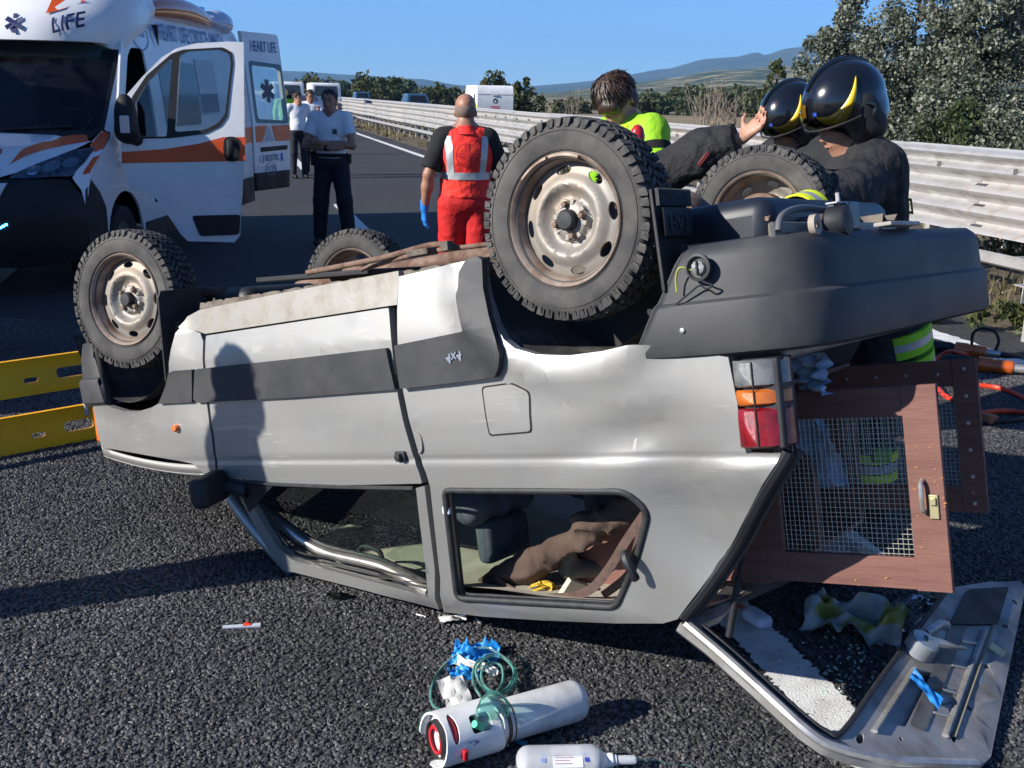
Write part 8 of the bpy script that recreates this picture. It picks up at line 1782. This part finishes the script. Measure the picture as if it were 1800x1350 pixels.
# ---- needle sleeve, stick, pen cap, shards
nd = empty('needle_sleeve', gnd(425, 1101, 0.008), R(9), 'clear plastic needle sleeve with a red tip on the asphalt', 'needle cap')
mb = MB(); mb.tube([(-0.062, 0, 0), (0.0, 0, 0), (0.045, 0, 0), (0.050, 0, 0), (0.062, 0, 0)], [0.0065, 0.0075, 0.0085, 0.009, 0.009], 12); mb.build('sleeve', mat('milky plastic', (0.66, 0.70, 0.74), 0.3, trans=0.35, ior=1.2), nd)
mb = MB(); mb.tube([(0.005, 0, 0.004), (0.03, 0, 0.005)], 0.0068, 10); mb.build('red_tip', mat('red needle hub', (0.75, 0.06, 0.02), 0.4), nd); mb = MB(); mb.box((0.018, 0, 0.012), (0.012, 0.006, 0.006)); mb.build('red_fin', MATS['red needle hub'], nd, bevel=0.001)
mb = MB(); mb.tube([(-0.02, 0, 0), (0.02, 0, 0)], 0.003, 8); place(mb.build('white_stick', WPLAS, None), gnd(740, 1082, 0.004), 'thin white plastic stick by the door corner', 'stick', (0, 0, -0.5))
mb = MB(); mb.tube([(-0.02, 0, 0), (0.005, 0, 0), (0.006, 0, 0), (0.024, 0, 0)], [0.005, 0.005, 0.0065, 0.0065], 10); place(mb.build('pen_cap', [mat('black and white cap', (0.05, 0.05, 0.05), 0.4, col2=(0.6, 0.6, 0.6), vscale=20)], None), gnd(840, 1090, 0.007), 'small black and white pen cap beside the torn paper', 'cap', (0, 0, -0.9))
SHARD = glass('shard glass', (0.82, 0.92, 0.88), 1.6)
pl = [(0, 0), (0.03, -0.035), (0.06, -0.03), (0.085, 0.0), (0.05, 0.018), (0.01, 0.015)]; mb = MB(); mb.add([(x, y, 0.0) for x, y in pl] + [(x, y, 0.005) for x, y in pl], [tuple(range(5, -1, -1)), tuple(range(6, 12))] + [(i, (i + 1) % 6, 6 + (i + 1) % 6, 6 + i) for i in range(6)]); place(mb.build('glass_shard', SHARD, None, smooth=False), gnd(574, 1046, 0.012), 'curved clear glass shard below the bent door frame', 'shard')
def crumbs(name, cx, cy, n, sx, sy, m_, label, seed, s0=0.003, s1=0.007):
    rg = np.random.RandomState(seed); mb = MB()
    for i in range(n):
        g = gnd(cx + rg.normal() * sx, cy + rg.normal() * sy, 0.006); s = rg.uniform(s0, s1); mb.box(g, (s * rg.uniform(0.7, 1.6), s, s * 0.7), Matrix.Rotation(rg.rand() * 6, 3, 'Z') @ Matrix.Rotation(rg.rand(), 3, 'X'))
    o = mb.build(name, m_, None, smooth=False); setp(o, label, None, None, 'stuff')
crumbs('glass_crumbs', 1490, 1180, 120, 45, 40, mat('pale green glass crumbs', (0.45, 0.62, 0.56), 0.15, coat=0.5), 'tiny crumbs of broken green glass inside the tailgate window', 3)
crumbs('road_crumbs', 700, 1150, 70, 420, 110, mat('pale grit', (0.55, 0.54, 0.50), 0.8), 'scattered pale grit and specks on the asphalt', 4, 0.0015, 0.004)
# ---- things under and beside the tailgate
bt = empty('white_bottle', gnd(1330, 1085, 0.035), R(-62), 'white squeeze bottle with red cap lying behind the gas strut', 'bottle'); S_ = SDF(0.015)
S_.cap((-0.03, 0.012, 0), (0.035, 0.012, 0), 0.022, 0.022); S_.cap((-0.03, -0.012, 0), (0.035, -0.012, 0), 0.022, 0.022); S_.cap((-0.04, 0, 0), (-0.065, 0, 0), 0.018, 0.010); link('bottle_body', sdf_mesh('bottle_body', S_, 0.006), mat('lavender white plastic', (0.62, 0.62, 0.72), 0.4), bt)
mb = MB(); mb.tube([(-0.066, 0, 0), (-0.09, 0, 0)], [0.012, 0.009], 12); mb.build('cap', mat('orange red cap', (0.6, 0.12, 0.06), 0.4), bt)
sheet('shopping_bag', gnd(1505, 1082, 0.055), (0.15, -0.06, 0.0), (0.05, 0.09, 0.02), 34, 30, 0.20, 2.4, mat('printed bag', (0.26, 0.29, 0.30), 0.4, col2=(0.24, 0.23, 0.04), vscale=9, mixlo=0.52, mixhi=0.56, detail=1, coat=0.2), 'printed white and yellow shopping bag under the crate', 'bag', 17)
FILM = glass('clear film', (0.93, 0.95, 0.96), 1.6, 0.15, 0.18, (0.6, 0.65, 0.7))
sheet('plastic_film', gnd(1610, 1075, 0.06), (0.075, 0.03, 0.01), (-0.02, 0.05, 0.03), 14, 14, 0.09, 3.5, FILM, 'crumpled clear plastic film beside the wiper motor', 'film', 6)
o = sheet('blue_wrapper', onplane(1622, 1218, TA, TN) + TN * 0.018, TU * -0.05 + TV * 0.03, TV * 0.022 + TN * 0.004, 12, 8, 0.022, 2.2, mat('blue wrapper', (0.02, 0.22, 0.62), 0.5, var=0.3, vscale=30), 'torn bright blue wrapper lying inside the tailgate', 'wrapper', 8)
S_ = SDF(0.03); S_.ell((0, 0, 0.05), (0.15, 0.11, 0.08)); S_.ell((0.12, 0.03, 0.03), (0.10, 0.07, 0.05)); o = thing_mesh('dark_jacket', sdf_mesh('dark_jacket', S_, 0.014, folds(0.024, 26, 5), lambda P: 0.004 - P[:, 2]), mat('dark blue jacket', (0.012, 0.016, 0.03), 0.9), 'dark jacket heaped on the road behind the shopping bag', 'jacket'); o.location = gnd(1420, 1010)
# ---- yellow scoop stretcher on its edge
YEL = mat('yellow stretcher plastic', (0.95, 0.47, 0.008), 0.34, col2=(0.90, 0.42, 0.008), vscale=3, rvar=0.15)
B0 = gnd(178, 768); B1 = gnd(-40, 810); e_ = (B1 - B0).normalized(); n_ = Vector((e_.y, -e_.x, 0));
if n_.y > 0: n_ = -n_
stx = empty('scoop_stretcher', matrix=Matrix.Translation(B0) @ Matrix(((e_.x, n_.x, 0, 0), (e_.y, n_.y, 0, 0), (0, 0, 1, 0), (0, 0, 0, 1))), label='yellow scoop stretcher standing on edge beyond the front of the car', cat='stretcher')
def board(z0, z1, lab):
    hs = []; L_ = 1.62
    for k, x in enumerate((0.10, 0.30, 0.72, 1.02, 1.34)):
        w = 0.075 if k % 2 == 0 else 0.035; hs.append(rnd_poly([(x - w, z0 + 0.055), (x + w, z0 + 0.055), (x + w, z0 + (0.105 if k % 2 == 0 else 0.080)), (x - w, z0 + (0.105 if k % 2 == 0 else 0.080))], 0.024, 4))
    f = lambda x, z, d: Vector((x, 0.020 * math.cos((z - z0) / (z1 - z0) * math.pi * 1.2) - 0.35 * z * 0.35 - d, z))
    me = panel_mesh('half_' + lab, rnd_poly([(0, z0), (L_, z0), (L_, z1), (0, z1)], 0.02, 3), hs, f, 0.03, 0.022, back=True); return link('stretcher_half', me, YEL, stx, bevel=0.004, angle=35)
board(0.0, 0.175, 'a'); board(0.275, 0.445, 'b')
for x in (0.05, 1.57): mb = MB(); mb.tube([(x, -0.03, 0.12), (x, -0.06, 0.32)], 0.014, 8); mb.build('cross_joint', GALVD, stx)
# ---- hydraulic rescue tools and hoses
ORA = mat('orange tool shell', (0.55, 0.11, 0.015), 0.3, coat=0.5, var=0.2, vscale=10); TBK = mat('black tool rubber', (0.012, 0.012, 0.014), 0.5, var=0.3, vscale=12); HOSE = mat('red hydraulic hose', (0.62, 0.045, 0.015), 0.45, var=0.15, vscale=6)
def tool(pa, pb, z, label, handle):
    A, B = gnd(*pa, z), gnd(*pb, z); o = empty('rescue_tool', A, 0, label, 'rescue tool'); d = B - A; q = lambda f, zz=0.0: d * f + Vector((0, 0, zz))
    mb = MB(); mb.tube([q(0.0), q(0.05), q(0.28), q(0.33)], [0.03, 0.045, 0.045, 0.035], 16); mb.build('grip', TBK, o)
    mb = MB(); mb.tube([q(0.33), q(0.34), q(0.46), q(0.48), q(0.52), q(0.64), q(0.66)], [0.038, 0.052, 0.052, 0.044, 0.048, 0.046, 0.036], 18); mb.build('cylinder_body', ORA, o)
    mb = MB(); mb.tube([q(0.66), q(0.80)], [0.030, 0.028], 14); mb.build('piston', STEEL, o)
    mb = MB(); mb.tube([q(0.80), q(0.84), q(1.0)], [0.045, 0.05, 0.02], 10, flat=0.45); mb.build('spreader_tip', TBK, o)
    if handle: mb = MB(); mb.tube(catmull([q(0.50, 0.04), q(0.50, 0.13), q(0.58, 0.17), q(0.70, 0.16), q(0.76, 0.10), q(0.74, 0.02)], 5), 0.011, 8); mb.build('carry_handle', TBK, o)
    return o
tool((1622, 606), (1795, 628), 0.06, 'orange and black hydraulic spreader lying past the crate', True)
tool((1655, 632), (1850, 655), 0.05, 'hydraulic ram with orange collar nearest the right edge', False)
def hose(pxs, r, m_, label): mb = MB(); mb.tube(catmull([gnd(a, b, z) for a, b, z in pxs], 7), r, 9); o = mb.build('hydraulic_hose', m_, None); setp(o, label, 'hose', 'hydraulic hoses of the rescue tools'); return o
hose([(1700, 624, 0.10), (1672, 618, 0.08), (1650, 628, 0.03), (1640, 648, 0.015), (1655, 690, 0.015), (1690, 706, 0.015), (1720, 700, 0.015)], 0.016, HOSE, 'red hydraulic hose bending down from the tool into the crate shadow')
hose([(1640, 672, 0.015), (1700, 676, 0.015), (1756, 682, 0.015), (1800, 700, 0.015), (1850, 735, 0.015)], 0.016, HOSE, 'upper red hydraulic hose running to the right edge')
hose([(1690, 738, 0.015), (1740, 724, 0.03), (1790, 724, 0.02), (1850, 735, 0.015)], 0.016, HOSE, 'lower red hydraulic hose curling right of the far mesh door')
hose([(1700, 745, 0.015), (1750, 742, 0.015), (1800, 735, 0.02), (1850, 715, 0.015)], 0.011, TBK, 'black hydraulic hose below the red ones at the right edge')
mb = MB(); mb.box((0, 0, 0), (0.10, 0.06, 0.05)); place(mb.build('brick_wedge', mat('terracotta wedge', (0.35, 0.13, 0.07), 0.8, var=0.3, vscale=20), None, bevel=0.008), gnd(1740, 736, 0.03), 'terracotta coloured wedge between the red hoses', 'wedge', (0.1, 0.2, 0.7))
mb = MB(); mb.tube([(-0.02, 0, 0), (0.02, 0, 0.01)], 0.007, 8); place(mb.build('white_stub', WPLAS, None), gnd(1585, 632, 0.01), 'small white stub on the road below the bumper', 'stub', (0, 0, 0.7))
# ================================================================ AIR
def haze():
    m = bpy.data.materials.new('haze'); m.use_nodes = True; N = m.node_tree.nodes; N.remove(N['Principled BSDF'])
    v = N.new('ShaderNodeVolumePrincipled'); v.inputs['Color'].default_value = (0.30, 0.60, 1.0, 1); v.inputs['Density'].default_value = 0.00011; v.inputs['Anisotropy'].default_value = 0.1
    m.node_tree.links.new(v.outputs[0], N['Material Output'].inputs['Volume'])
    mb = MB(); mb.box((0, 3500, 299), (29000, 16000, 604)); o = mb.build('haze', m, smooth=False); o['kind'] = 'stuff'; o['label'] = 'thin blue haze in the air over the plain'
haze()
